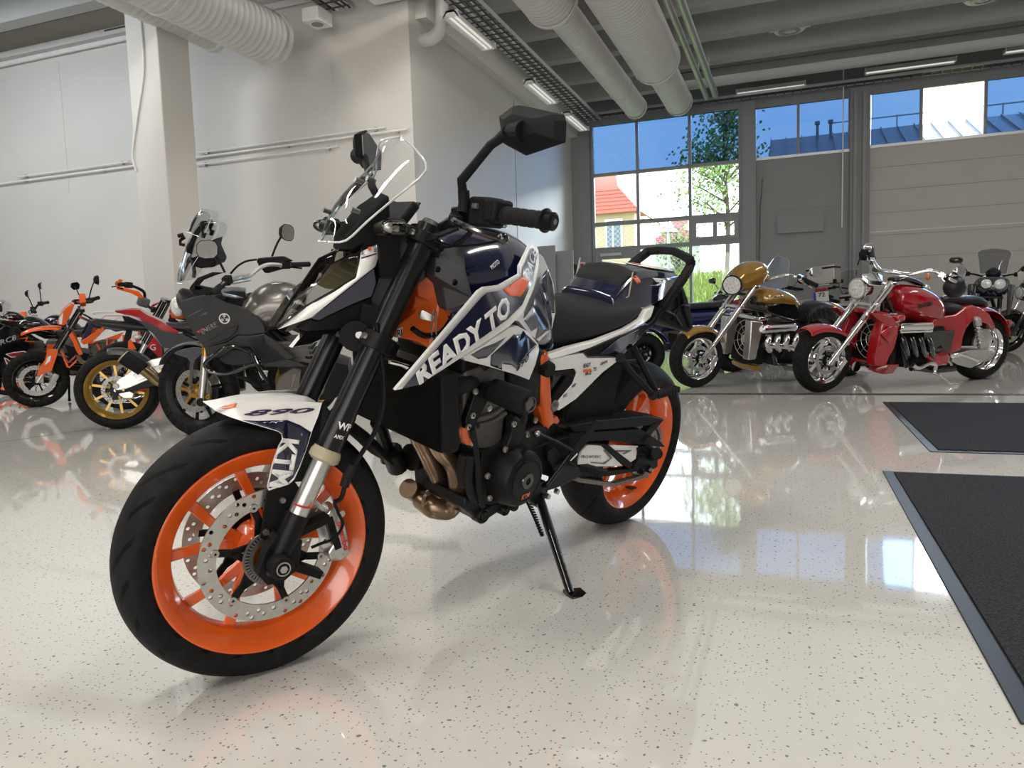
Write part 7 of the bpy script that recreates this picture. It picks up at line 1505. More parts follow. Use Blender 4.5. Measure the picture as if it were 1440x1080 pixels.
shell(FA, 'fairing_stripe', [(1.1518,0.203,0.5725),(1.1275,0.203,0.5619),(1.0758,0.203,0.5142),(1.1029,0.203,0.459),(1.1165,0.203,0.4542)], .002, O_decw, (1,), 0); shell(FA, 'fairing_stripe', [(1.1436,0.206,0.5589),(1.1268,0.206,0.551),(1.0843,0.206,0.5119),(1.1069,0.206,0.4746)], .002, N_redrim, (1,), 0)
bars(t, [(1.02, .34, .92), (1.08, .2, .93), (1.12, .08, .93)], O_blk, O_rub, sym=False); bars(t, [(1.02, -.34, .92), (1.08, -.2, .93), (1.12, -.08, .93)], O_blk, O_rub, sym=False)
for s_ in (1, -1): mirror(t, (1.2, .14*s_, .98), (1.2, .36*s_, 1.12), .17, .09, (-1, 0, 0), O_mat)
I_ = MB().tube([(1.1391,0.24,1.0112),(1.1011,0.24,1.0215),(1.0351,0.24,1.0113),(0.9687,0.24,0.9875)], [.03, .045, .045, .02], 14, sm=3).done('indicator', O_gls, t); MB().tube([(1.1239,0.262,1.0117),(1.0879,0.262,1.0175),(1.0317,0.262,0.9986)], [.018, .024, .016], 10).done('indicator_lens', N_lensw, I_)

# =====================================================================  red-tailed bike with gold wheels, seen from its exhaust side
t = moto('motorcycle', 'red and grey sports motorcycle with gold wheels and a short black silencer, facing away', POSE_GKW)
wheel(t, 'rear_wheel', (.0, 0, .315), .315, .09, .232, 10, N_goldw, O_tyr, -1, .11, O_dsteel, sw=.015); wheel(t, 'front_wheel', (1.42, 0, .30), .30, .06, .232, 10, N_goldw, O_tyf, 0, .16, ns=32)
m = MB(); q = [(-0.0072,-0.13,0.3562),(0.0255,-0.13,0.3993),(0.0676,-0.13,0.423),(0.1464,-0.13,0.4782),(0.2696,-0.13,0.5435),(0.3582,-0.13,0.5633),(0.4479,-0.13,0.5892),(0.4443,-0.13,0.5353),(0.3963,-0.13,0.4775),(0.2824,-0.13,0.4114),(0.2481,-0.13,0.387),(0.148,-0.13,0.3472),(0.06,-0.13,0.3143),(0.0067,-0.13,0.3139)]
SWA = m.poly(q, (0, .035, 0)).done('swingarm', O_steel, t, bevel=.006); MB().poly([(p[0], .13, p[2]) for p in q], (0, -.035, 0)).done('swingarm', O_steel, t, bevel=.006)
shell(SWA, 'swingarm_brace', [(0.1332,-0.135,0.4317),(0.1785,-0.135,0.465),(0.3548,-0.135,0.5038),(0.4441,-0.135,0.5235),(0.3962,-0.135,0.4657),(0.2614,-0.135,0.4129),(0.1728,-0.135,0.382)], .012, O_chr, (1,), .003)
MB().lathe([(0, -.02), (.02, -.02), (.022, .01), (0, .01)], (0.0092,-0.13,0.3493), n=16, closed=False).done('axle_nut', O_dsteel, SWA)
bolts('swingarm_bolt', [(0.0611,-0.135,0.3171), (0.3361,-0.135,0.4688), (0.4022,-0.135,0.5555)], [(0, -.012), (.010, -.012), (.012, .01), (0, .01)], N_goldw, SWA)
MB().poly([(0.0143,-0.105,0.3054),(0.0877,-0.105,0.313),(0.1289,-0.105,0.2866),(0.1148,-0.105,0.2395),(0.0506,-0.105,0.2436),(0.0203,-0.105,0.2693)], (0, .03, 0)).done('brake_caliper', O_steel, t, bevel=.008)
S_ = MB().tube([(0.0939,-0.24,0.5799), (0.0999,-0.24,0.575), (0.2196,-0.22,0.4771), (0.2265,-0.22,0.4697)], [.052, .056, .056, .045], 24).done('silencer', O_mat, t)
MB().tube([(0.0901,-0.24,0.5847), (0.098,-0.24,0.5774)], [.050, .058], 24).done('silencer_rim', O_tan, S_)
MB().tube([(0.0906,-0.24,0.5841), (0.0896,-0.24,0.5847)], [.040, .040], 20).done('silencer_outlet', O_ink, S_)
MB().tube([(0.2196,-0.22,0.4771), (0.2716,-0.2,0.4225), (0.3492,-0.17,0.3507), (.62, -.12, .30)], [.042, .040, .038, .036], 16, sm=3).done('exhaust_pipe', N_tgold, t)
hull(t, 'tail_fairing', [(a[0], [(0, a[2]), (w_, a[2]-.012), (w_*1.1, a[2]-h_), (0, a[2]-h_-.01)]) for a, w_, h_ in zip([(0.0244,-0.04,0.9467),(0.1214,-0.04,0.9523),(0.2078,-0.04,0.95),(0.2593,-0.04,0.9068),(0.3548,-0.04,0.856),(0.4829,-0.04,0.7731)], (.03, .07, .09, .10, .12, .13), (.015, .05, .08, .09, .08, .06))], N_red, 0, sharp=30, label='red tail fairing')
shell(t, 'tail_side', [(0.0997,-0.12,0.902),(0.2031,-0.12,0.8542),(0.2772,-0.12,0.8341),(0.3705,-0.12,0.7656),(0.5118,-0.12,0.7365),(0.6138,-0.12,0.6747),(0.5047,-0.12,0.6285),(0.4485,-0.12,0.6165),(0.3624,-0.12,0.6465),(0.3036,-0.12,0.7442),(0.2023,-0.12,0.8425)], .03, N_dgrey, (1, -1), .006)
shell(t, 'tail_inner', [(0.2413,-0.105,0.8176),(0.303,-0.105,0.7679),(0.4279,-0.105,0.6674),(0.4689,-0.105,0.6175),(0.3596,-0.105,0.6342),(0.2797,-0.105,0.7449)], .03, O_gls, (1, -1), .004)
hull(t, 'seat', [(p[0], [(0, p[2]), (.11, p[2]-.012), (.13, p[2]-.06), (0, p[2]-.07)]) for p in [(0.3598,0,0.844),(0.4486,0,0.8351),(0.5264,0,0.8179),(0.5934,0,0.7997)]], N_leather, 1)
shell(t, 'plate_bracket', [(0.0725,-0.03,0.8946),(0.1201,-0.03,0.8812),(0.1879,-0.03,0.8433),(0.1855,-0.03,0.8075),(0.1292,-0.03,0.7796),(0.1138,-0.03,0.7144),(0.0557,-0.03,0.657),(0.0769,-0.03,0.7278),(0.0981,-0.03,0.7986)], -.06, O_mat, (1,), .004)
MB().ball((0.1769,-0.08,0.7247), (.035, .02, .02), 12, 8).done('indicator', N_lensw, t)
arc_fender(t, 'rear_hugger', (0, 0, .315), .335, .10, 100, 35, N_mgrey, None, .06)
basics(t, 1.42, .30, .315, N_goldw, .82, tm=N_red); fork(t, (1.42, .30), (1.10, .95), .1, .025, .027, O_steel, N_gfork, .4, None, O_steel)
MB().tube([(1.35, 0, .96), (1.25, 0, .98)], [.06, .09], 20).done('headlight', O_gls, t)
bars(t, [(1.0, .36, 1.02), (1.06, .2, 1.02), (1.1, .05, .98), (1.1, 0, .98)], O_blk, O_rub)

# ---------------------------------------------------------------------  enduro with orange hand guards
t = moto('motorcycle', 'orange enduro motorcycle mostly hidden behind the gold-wheeled bike, orange hand guard raised high', POSE_EXC)
wheel(t, 'front_wheel', (1.48, 0, .34), .34, .045, .27, 0, O_gls, O_tyc, 1, .13, wire=True, ns=32); wheel(t, 'rear_wheel', (0, 0, .33), .33, .06, .24, 0, O_gls, O_tyc, 1, .11, wire=True, ns=32)
fork(t, (1.48, .34), (1.08, 1.08), .1, .026, .028, O_steel, O_gls, .45); basics(t, 1.48, .34, .33, O_or, .90, tm=O_or)
g = [(1.5617,0.4,1.2728), (1.441,0.28,1.2458), (1.3077,0.12,1.1737), (1.2778,0,1.0884), (1.2398,-0.12,1.0154), (1.1514,-0.28,0.947), (1.0651,-0.4,0.9317)]
bars(t, g, O_blk, O_rub, .014, .10, None, sym=False)
shell(t, 'hand_guard', [(1.5813,0.42,1.2827),(1.5402,0.42,1.3156),(1.5163,0.42,1.2992),(1.5645,0.42,1.2745),(1.5659,0.42,1.2471),(1.4825,0.42,1.2276),(1.3956,0.42,1.2022),(1.3522,0.42,1.1487),(1.3732,0.42,1.1349),(1.4595,0.42,1.1859),(1.5722,0.42,1.2197)], .05, O_or, (1,), .008)
shell(t, 'hand_guard', [(1.1794,-0.36,0.9573),(1.1493,-0.36,0.9911),(1.0732,-0.36,1.0212),(1.0767,-0.36,1.0087),(1.1358,-0.36,0.9721),(1.1628,-0.36,0.9444)], .05, N_red, (1,), .006)
MB().bar((1.2804,0.02,1.1052), (1.3114,0.02,1.0169), .12, .10).done('headlight_mask', N_mgrey, t, bevel=.02)
shell(t, 'tank_shroud', [(1.4688,0.17,0.7242),(1.443,0.17,0.7157),(1.417,0.17,0.6557),(1.4014,0.17,0.6224),(1.4738,0.17,0.6217)], .02, O_or, (1, -1))
extinguisher('red fire extinguisher with white lettering standing on the floor before the white pillar', ((-7.112,6.75,-0.0365)[0], 6.75, 0), .92)
o_ = Vector((-7.0182,6.6,0.5365)); text('SG', 'extinguisher_lettering', o_, (.85, .53, 0), (0, 0, 1), .07, O_decw, bpy.data.objects['instruction_label.001'].parent).matrix_parent_inverse = bpy.data.objects['instruction_label.001'].parent.matrix_world.inverted()

# =====================================================================  red V8 cruiser
def cruiser(t, P_, col, axle, top, wcol):
    wheel(t, 'front_wheel', (2.06, 0, .31), .31, .075, .215, 5, O_chr, O_tyc, 1, .13, O_steel, sw=.045)
    wheel(t, 'rear_wheel', (0, 0, .33), .33, .115, .215, 5, O_chr, O_tyr, 1, .13, O_steel, sw=.045)
    fork(t, (2.06, .31), (top[0], top[2]), .115, .027, .033, O_chr, O_chr, .38, None, O_chr, (1, -1))
    for s_ in (1, -1): MB().bar((0, .14*s_, .33), (.62, .14*s_, .36), .04, .07, (0, 0, 1)).done('swingarm', O_chr, t, bevel=.006)
    MB().tube([(1.40, .0, .92), (1.25, .10, .60), (1.15, .14, .22), (.6, .14, .20)], .025, 10).tube([(1.40, .0, .92), (1.25, -.10, .60), (1.15, -.14, .22), (.6, -.14, .20)], .025, 10).done('frame', O_gls, t)
def v8(t, cover, heads):
    E_ = hull(t, 'engine', [(.62, [(0, .62), (.16, .58), (.20, .40), (.12, .20), (0, .19)]), (.85, [(0, .66), (.20, .60), (.24, .40), (.14, .18), (0, .17)]), (1.12, [(0, .62), (.18, .58), (.22, .38), (.12, .20), (0, .19)])], O_eng, 0, sharp=30)
    return E_
def radiator(t, c, w, h_, pr, fan_pt, fr, surround, guard):
    """upright radiator facing forward at x = c[0]"""
    R_ = MB().box(c, (.07, w, h_)).done('radiator', O_blk, t, bevel=.006)
    f_ = Vector(fan_pt)
    m = MB()
    for k in range(3): m.lathe([(fr*(.97-.30*k), -.003), (fr*(1.0-.30*k), .0), (fr*(.97-.30*k), .003), (fr*(.95-.30*k), .0)], f_, 'X', 36)
    for i in range(10):
        a = 2*PI*i/10; m.cyl(f_+Vector((0, .02*math.cos(a), .02*math.sin(a))), f_+Vector((0, fr*.97*math.cos(a+.25), fr*.97*math.sin(a+.25))), .003, n=5)
    F_ = m.done('fan_guard', guard, t)
    MB().lathe([(0, .02), (fr*.22, .015), (fr*.25, 0), (0, 0)], f_, 'X', 20, closed=False).done('fan_hub', O_steel, F_)
    return R_
t = moto('motorcycle', 'cherry red V8 cruiser motorcycle with chrome forks and a round radiator fan', POSE_BHR)
a, b = (2.1012,0.115,0.259), (1.428,0.115,1.0072); cruiser(t, None, N_red, a, b, None)
arc_fender(t, 'front_fender', (2.06, 0, .31), .345, .095, 72, 165, N_red, None, .06) if 0 else None
q = [(2.3018,0,0.5993),(2.2555,0,0.6292),(2.1411,0,0.6518),(2.0035,0,0.6367),(1.8954,0,0.5983),(1.8082,0,0.5303),(1.7531,0,0.4466)]
MB().grid([[(p[0], y, p[2]-d) for y, d in ((-.10, .07), (-.095, .03), (-.05, .004), (0, 0), (.05, .004), (.095, .03), (.10, .07))] for p in q]).done('front_fender', N_red, t, solid=.005, sub=1)
MB().tube([(1.928,0.1,0.4817), (1.8751,0.11,0.4609)], .018, 10).done('fender_clamp', O_chr, t)
lamp_round(t, (1.7202,0,0.9502), .098, (1, .02, -.05), O_chr, depth=.16)
MB().poly([(1.7674,0.08,1.0913), (1.441,-0.08,1.1023), (1.3681,-0.05,1.0629), (1.5264,0.1,1.0272), (1.7161,0.12,1.0412)], (0, 0, -.05)).done('top_clamp_cover', O_chr, t, bevel=.008)
hb = [(0.9576,0.45,0.996), (1.0579,0.36,1.0688), (1.0655,0.3,1.0994), (1.1304,0.24,1.1241), (1.2532,0.14,1.0864), (1.3538,0.06,1.1022), (1.3842,0,1.1062), (1.3679,-0.1,1.121), (1.2791,-0.24,1.1687), (1.2208,-0.34,1.2201), (1.1461,-0.43,1.2876)]
bars(t, hb, O_chr, N_leather, .017, .15, None, sym=False, gr=.03, lev=O_chr)
MB().ball((1.0039,0.42,0.9877), (.11, .09, .10), 18, 12).done('grip_bag', N_leather, t)
MB().bar((1.1571,0.47,1.0672), (0.9753,0.47,1.0045), .02, .03).done('bag_strap', O_chr, t, bevel=.006)
mirror(t, (1.0291,0.38,1.0873), (0.9809,0.44,1.1376), .24, .10, (-.35, .9, .1), O_chr, None, 12, N_lensw if 0 else None, .04, .009)
mirror(t, (1.1928,-0.32,1.1648), (1.1554,-0.42,1.3048), .12, .14, (-.6, .7, 0), O_chr, None, 10, None, .05, .012)
mirror(t, (1.3309,-0.4,1.1477), (1.2241,-0.44,1.2447), .10, .12, (-1, -.3, 0), O_mat, None, 6, None, .03)
MB().ball((1.1357,0.24,1.0663), (.022, .022, .03), 10, 8).done('indicator', mat('amber_lens', (.5, .12, .02), .2, coat=.6), t)
radiator(t, (1.42, -.02, .47), .46, .46, None, (1.47, .0, .475), .20, N_red, O_steel)
shell(t, 'radiator_shroud', [(1.8032,0.24,0.7637), (1.6659,0.26,0.7361), (1.5285,0.27,0.7004), (1.4706,0.27,0.6459), (1.4628,0.27,0.5395), (1.485,0.27,0.4204), (1.5317,0.27,0.3556), (1.5563,0.26,0.2638), (1.6621,0.24,0.2688), (1.6752,0.24,0.3579), (1.6654,0.25,0.4786), (1.6564,0.25,0.5708), (1.622,0.25,0.6551)], .10, N_red, (1, -1), .02)
shell(t, 'shroud_ridge', [(1.6697,0.262,0.5728), (1.5897,0.285,0.6254), (1.4832,0.275,0.6337), (1.4868,0.28,0.5418), (1.5362,0.275,0.4634), (1.637,0.285,0.5352)], .02, N_red, (1,), .008)
MB().bar((1.44, -.30, .73), (1.44, .28, .70), .10, .06).done('shroud_top', N_red, t, bevel=.02)
MB().bar((1.44, -.29, .70), (1.44, -.29, .28), .08, .12, (1, 0, 0)).done('shroud_side', N_red, t, bevel=.02)
MB().poly([(1.50, .26, .27), (1.50, -.26, .27), (1.50, -.2, .17), (1.50, .2, .17)], (-.12, 0, 0)).done('chin_spoiler', N_red, t, bevel=.01)
MB().tube([(1.6861,0.05,0.2292), (1.5936,0.05,0.2061), (1.5099,0.05,0.1875)], [.05, .06, .045], 16).done('horn', O_chr, t)
tp = [(1.3064,0,0.9829),(1.2122,0,0.993),(1.0755,0,0.9868),(0.9128,0,0.9558),(0.8039,0,0.9032),(0.7151,0,0.7988)]
TKR = hull(t, 'fuel_tank', [(p[0], [(0, p[2]), (.12, p[2]-.015), (w_, p[2]-.10), (w_, p[2]-.20), (w_*.7, p[2]-h_), (0, p[2]-h_-.02)]) for p, w_, h_ in zip(tp, (.12, .20, .235, .235, .21, .13), (.22, .30, .34, .34, .32, .22))], N_red, 1, label='glossy red fuel tank')
TX = text('BOSS', 'tank_lettering', (1.1627,0.25,0.7735), Vector((1.0329,0.25,0.8011))-Vector((1.1627,0.25,0.7735)), (0, 0, 1), .045, O_ink, TKR, bold=.04, fit=.14); drape(TX, TKR, .012)
MB().lathe([(0, .03), (.04, .03), (.055, .015), (.06, 0), (0, 0)], (0.8911,0,0.9453), 'Z', 24, closed=False).done('filler_cap', O_chr, TKR)
hull(t, 'dash_cover', [(p[0], [(0, p[2]+.035), (.07, p[2]+.02), (.09, p[2]-.02), (0, p[2]-.03)]) for p in [(1.313,0,1.0254),(1.2205,0,1.0455),(1.0622,0,1.0253),(0.9252,0,0.9704)]], O_gls, 1)
E_ = v8(t, None, None)
for i, (u0, u1) in enumerate((((160,600),(370,600)), ((160,632),(370,628)))):
    pass
MB().tube([(1.4385,0.25,0.6146), (1.4254,0.25,0.6141), (1.0445,0.25,0.6108), (1.0308,0.25,0.6103)], [.03, .042, .042, .03], 18).done('valve_cover', O_chr, E_)
MB().tube([(1.4323,0.25,0.5754), (1.0241,0.25,0.5717)], .022, 14).done('valve_cover_rail', O_chr, E_)
MB().lathe([(.03, .02), (.075, .02), (.08, .0), (.075, -.02), (.03, -.02)], (1.4708,0.2,0.6682), n=24).done('pulley', O_chr, E_)
for k in range(4):
    H_ = [Vector(p)+Vector((-.11*k, 0, -.008*k)) for p in [(1.382,0.25,0.5175),(1.368,0.27,0.4636),(1.3046,0.25,0.3872),(1.2192,0.2,0.3324)]]; MB().tube(H_, .028, 12, sm=3).done('exhaust_header', O_gls, E_)
MB().plate([(.68, .56), (1.08, .56), (1.06, .36), (.70, .36)], .2, .235).done('engine_block_side', O_gls, E_, bevel=.01)
shell(t, 'body_panel', [(0.948,0.19,0.5498), (0.9101,0.18,0.6625), (0.8242,0.18,0.6815), (0.626,0.18,0.6974), (0.5035,0.17,0.766), (0.3906,0.16,0.7842), (0.2812,0.16,0.7594), (0.1554,0.17,0.6977), (0.068,0.17,0.6052), (0.0112,0.16,0.5113), (0.0823,0.18,0.5346), (0.1972,0.2,0.598), (0.3439,0.21,0.6336), (0.4492,0.22,0.6264), (0.514,0.22,0.567), (0.5447,0.22,0.48), (0.5477,0.22,0.3546), (0.6993,0.22,0.3248), (0.7056,0.22,0.2144), (0.8662,0.22,0.2127), (0.9972,0.22,0.3175), (0.9614,0.22,0.3955), (0.9681,0.21,0.4811)], .10, N_red, (1, -1), .03, label='red rear body panel')
q = [(0.6763,0,0.6348),(0.5158,0,0.6599),(0.343,0,0.7453),(0.1793,0,0.7791),(0.0463,0,0.7607),(-0.0869,0,0.6961),(-0.1743,0,0.593),(-0.2194,0,0.4822)]
MB().grid([[(p[0], y, p[2]-d) for y, d in ((-.17, .05), (-.12, .01), (0, 0), (.12, .01), (.17, .05))] for p in q]).done('rear_fender', N_red, t, solid=.01, sub=1)
o_ = Vector((0.8359,0.222,0.4946)); e_ = Vector((0.7144,0.222,0.5087)); text('9X1', 'body_lettering', o_, e_-o_, (0, 0, 1), .05, O_ink, t, fit=(e_-o_).length, bold=.01)
hull(t, 'seat', [(p[0], [(0, p[2]), (w_*.7, p[2]-.005), (w_, p[2]-.05), (w_*.8, p[2]-.13), (0, p[2]-.13)]) for p, w_ in zip([(0.7138,0,0.7914),(0.6461,0,0.812),(0.5429,0,0.8097),(0.4325,0,0.7744),(0.367,0,0.7158)], (.12, .16, .18, .17, .12))], N_leather, 1)
hull(t, 'pillion_seat', [(p[0], [(0, p[2]), (w_*.7, p[2]-.005), (w_, p[2]-.04), (w_*.8, p[2]-.10), (0, p[2]-.10)]) for p, w_ in zip([(0.6552,0,0.8638),(0.5342,0,0.8763),(0.3839,0,0.8511),(0.2611,0,0.8712),(0.1519,0,0.8586),(0.0613,0,0.8143)], (.05, .06, .08, .12, .13, .09))], N_leather, 1)
a, b = Vector((0.421,0.24,0.6542)), Vector((0.311,0.24,0.3915)); d = b-a
m = MB().tube([a+d*(i/80)+Vector((.030*math.cos(i*.55), .030*math.sin(i*.55), 0)) for i in range(81)], .0075, 8)
SP = m.done('shock_spring', O_steel, t); MB().tube([a-d*.08, a+d*.02, a+d*.18, a+d*.2, b, b+d*.06], [.02, .036, .036, .018, .024, .02], 14).done('shock_body', O_steel, SP)
MB().lathe([(0, .0), (.10, .0), (.13, -.01), (.13, -.03), (0, -.03)], (0.1697,0.16,0.4114), n=30, closed=False).done('wheel_cover', O_steel, t)
shell(t, 'chain_cover', [(0.6845,0.25,0.3142),(0.4472,0.25,0.359),(0.147,0.25,0.3511),(0.1469,0.25,0.2878),(0.2946,0.25,0.2199),(0.4123,0.25,0.1782),(0.5851,0.25,0.2175),(0.6838,0.25,0.2552)], .04, O_alu if 0 else O_steel, (1,), .01)
MB().tube([(0.7857,0.28,0.3312),(0.6856,0.28,0.3336),(0.5598,0.28,0.3128),(0.3836,0.28,0.2565)], .018, 10, sm=3).done('footrest_bar', O_chr, t); MB().bar((0.7613,0.27,0.3211), (0.6508,0.3,0.3351), .05, .04).done('footrest', O_chr, t, bevel=.01)
MB().tube([(0.8654,0.14,0.1646), (0.8122,0.2,0.1352), (0.7793,0.33,0.0618), (0.7285,0.37,0.0562)], [.016, .016, .012, .014], 10).done('side_stand', O_chr, t)
MB().tube([(1.1705,0.22,0.2467),(1.0873,0.22,0.2132),(0.9561,0.22,0.2498),(0.8734,0.22,0.2308),(0.8832,0.22,0.1725)], .022, 10, sm=3).done('forward_control', O_chr, t)
MB().tube([(1.1, .15, .20), (.8, .17, .165), (.55, .17, .17)], .03, 12).done('exhaust_pipe', O_gls, t)
MB().box((-.30, 0, .58), (.04, .16, .05)).done('tail_lamp', N_red, t, bevel=.01)

# =====================================================================  gold V8 cruiser
t = moto('motorcycle', 'gold and black V8 cruiser motorcycle with a pointed headlight fairing and quilted seat', POSE_BHG)
a, b = (2.0676,0.115,0.2822), (1.4731,0.115,1.0413); cruiser(t, None, N_gold, a, b, None)
q = [(2.2505,0,0.5692),(2.1959,0,0.6196),(2.1062,0,0.6491),(1.9712,0,0.6502),(1.8657,0,0.6122),(1.7908,0,0.5402),(1.7487,0,0.4514)]
m = MB(); m.grid([[(p[0], y, p[2]-d) for y, d in ((-.10, .06), (-.095, .03), (-.05, .004), (0, 0), (.05, .004), (.095, .03), (.10, .06))] for p in q]).done('front_fender', N_gold, t, solid=.005, sub=1)
NC = hull(t, 'headlight_fairing', [(a[0], [(0, a[2]), (w_*.7, a[2]-.015), (w_, a[2]-h_*.4), (w_, a[2]-h_*.8), (0, a[2]-h_)]) for a, w_, h_ in zip([(1.7485,0,1.1033),(1.675,0,1.2082),(1.5435,0,1.2892),(1.406,0,1.32),(1.3043,0,1.2772)], (.09, .14, .17, .17, .13), (.13, .26, .33, .32, .22))], N_gold, 1, label='gold headlight fairing')
lamp_round(t, (1.7683,0.12,1.0599), .10, (.85, .55, -.1), O_gls, depth=.14)
hb = [(0.9851,0.44,1.0702), (1.0231,0.36,1.105), (1.0591,0.3,1.1186), (1.0847,0.24,1.1453), (1.1531,0.2,1.1607), (1.2085,0.12,1.1362), (1.2694,0.03,1.1037), (1.22, -.1, 1.08), (1.1, -.25, 1.12), (1.0, -.42, 1.08)]
bars(t, hb, O_chr, O_rub, .017, .14, None, sym=False, gr=.022, lev=O_chr)
mirror(t, (1.072,0.34,1.1362), (0.9884,0.44,1.2027), .20, .11, (-.25, .95, .15), O_chr, None, 12, None, .04, .006)
radiator(t, (1.42, 0, .47), .44, .46, None, (1.475, .03, .49), .20, N_gold, O_steel)
shell(t, 'radiator_side', [(1.5994,0.25,0.7072),(1.4487,0.25,0.6911),(1.449,0.25,0.5887),(1.5034,0.25,0.3042),(1.599,0.25,0.3005),(1.596,0.25,0.4521)], .10, O_steel, (1, -1), .012)
MB().bar((1.45, -.24, .72), (1.45, .24, .72), .08, .04).done('radiator_top', O_chr, t, bevel=.01)
MB().tube([(1.42, -.2, .20), (1.46, 0, .19), (1.42, .2, .20)], .03, 12).done('chin_bar', N_gold, t)
tp = [(1.3805,0,0.9932),(1.3257,0,1.0202),(1.2566,0,1.0346),(1.1326,0,1.0245),(0.9979,0,0.989),(0.8699,0,0.9108)]
TKG = hull(t, 'fuel_tank', [(p[0], [(0, p[2]), (.12, p[2]-.015), (w_, p[2]-.08), (w_, p[2]-h_), (0, p[2]-h_-.02)]) for p, w_, h_ in zip(tp, (.12, .18, .22, .23, .22, .17), (.12, .17, .19, .19, .17, .10))], N_gold, 1, label='gold fuel tank')
shell(t, 'tank_lower', [(1.3968,0.2,0.8545),(1.2245,0.2,0.8759),(1.0498,0.2,0.9233),(0.9623,0.2,0.839),(0.9238,0.2,0.755),(0.9323,0.2,0.6907),(0.9957,0.2,0.6718),(1.1424,0.2,0.7075),(1.3662,0.2,0.7756)], .40, O_gls, (1,), .03)
TX = text('BOSS', 'tank_lettering', (1.3404,0.25,0.9084), Vector((1.1847,0.25,0.9304))-Vector((1.3404,0.25,0.9084)), (0, 0, 1), .035, O_tan, TKG, fit=.16, bold=.02); drape(TX, TKG, .012)
ST_ = hull(t, 'seat', [(p[0], [(0, p[2]), (w_*.7, p[2]-.005), (w_, p[2]-.06), (w_*.85, p[2]-.20), (0, p[2]-.20)]) for p, w_ in zip([(0.7496,0,0.7986),(0.6605,0,0.85),(0.5265,-0,0.876),(0.3974,0,0.8408),(0.3087,0,0.7493)], (.13, .17, .19, .18, .12))], N_leather, 1)
for u, v in zip([(0.8873,0.192,0.8208),(0.8225,0.192,0.8317),(0.7581,0.192,0.8489),(0.6917,0.192,0.8526),(0.6236,0.192,0.8458)], [(0.8012,0.19,0.6665),(0.7341,0.19,0.6644),(0.6666,0.19,0.6622),(0.6,0.19,0.6707),(0.5481,0.19,0.6903)]): MB().tube([u, v], .004, 5).done('seat_quilt_seam', O_ink, ST_)
hull(t, 'rear_fender', [(p[0], [(0, p[2]), (.12, p[2]-.01), (.17, p[2]-.08), (.16, p[2]-.16), (0, p[2]-.15)]) for p in [(0.4424,-0,0.8667),(0.3715,0,0.8576),(0.2843,0,0.8339),(0.2222,0,0.7909)]] + [(-.25, [(0, .62), (.1, .61), (.14, .55), (.12, .45), (0, .44)])], N_gold, 1)
E_ = v8(t, None, None)
MB().tube([(1.4702,0.25,0.6154), (1.4541,0.25,0.6148), (1.0472,0.25,0.6201), (1.0221,0.25,0.6192)], [.03, .045, .045, .03], 18).done('valve_cover', O_chr, E_)
MB().bar((1.4815,0.22,0.6576), (0.9915,0.22,0.6611), .05, .025).done('valve_cover_top', O_chr, E_)
for k in range(4):
    H_ = [Vector(p)+Vector((-.12*k, 0, 0)) for p in [(1.3573,0.24,0.5346),(1.3961,0.28,0.5056),(1.3984,0.27,0.4519),(1.3092,0.22,0.3875)]]; MB().tube(H_, .032, 12, sm=3).done('exhaust_header', O_chr, E_)
MB().tube([(1.4055,0.25,0.4493), (1.0652,0.24,0.4128), (0.8911,0.22,0.3343)], .035, 12, sm=3).done('exhaust_pipe', O_chr, E_)
MB().tube([(1.05, .18, .19), (.6, .20, .16), (.2, .22, .2)], .04, 12).done('exhaust_silencer', O_dsteel, t)
MB().tube([(.62, .15, .20), (.66, .30, .07), (.66, .34, .055)], [.014, .012, .015], 10).done('side_stand', O_chr, t)

# =====================================================================  bikes in the back row
t = moto('motorcycle', 'blue-black adventure motorcycle with twin round headlights and a tall smoked screen, behind the red cruiser', POSE_GSA)
wheel(t, 'front_wheel', (1.5, 0, .335), .335, .056, .25, 10, O_gls, O_tyc, 0, .15, ns=32); wheel(t, 'rear_wheel', (0, 0, .33), .33, .075, .225, 10, O_gls, O_tyr, 1, .13, ns=32)
fork(t, (1.5, .335), (1.14, 1.05), .105, .028, .027, O_dsteel, O_blk, .5, None, O_blk); basics(t, 1.5, .335, .33, O_gls, .87, tm=N_bblack)
arc_fender(t, 'front_fender', (1.5, 0, .335), .365, .09, 110, 20, N_bblack)
hull(t, 'nose_fairing', [(1.44, [(0, 1.08), (.12, 1.06), (.16, 1.0), (.10, .93), (0, .91)]), (1.34, [(0, 1.16), (.17, 1.12), (.20, 1.02), (.15, .90), (0, .86)]), (1.16, [(0, 1.18), (.20, 1.12), (.26, .98), (.2, .84), (0, .80)])], N_bblack, 1)
for s_ in (1, -1): lamp_round(t, (1.435, .075*s_, 1.02), .068, (1, .1*s_, -.05), O_gls, depth=.08)
for s_ in (1, -1): shell(t, 'side_cowl', [(1.34, .20*s_, 1.02), (1.2, .27*s_, 1.02), (.95, .27*s_, .98), (1.0, .25*s_, .75), (1.15, .24*s_, .62), (1.28, .22*s_, .80)], .04*s_, N_bblack, (1,), .012)
sheet(t, 'windscreen', [((1.10, 0, 1.50), (1.08, .17, 1.47)), ((1.15, 0, 1.42), (1.11, .20, 1.42)), ((1.24, 0, 1.28), (1.18, .15, 1.28)), ((1.31, 0, 1.17), (1.24, .16, 1.15))], N_smoke, .03)
hull(t, 'screen_cowl', [(1.36, [(0, 1.20), (.07, 1.19), (.10, 1.12), (0, 1.10)]), (1.22, [(0, 1.26), (.10, 1.24), (.12, 1.12), (0, 1.10)])], O_blk, 1)
bars(t, [(1.02, .44, 1.15), (1.08, .25, 1.16), (1.12, .08, 1.12), (1.12, 0, 1.12)], O_blk, O_rub)
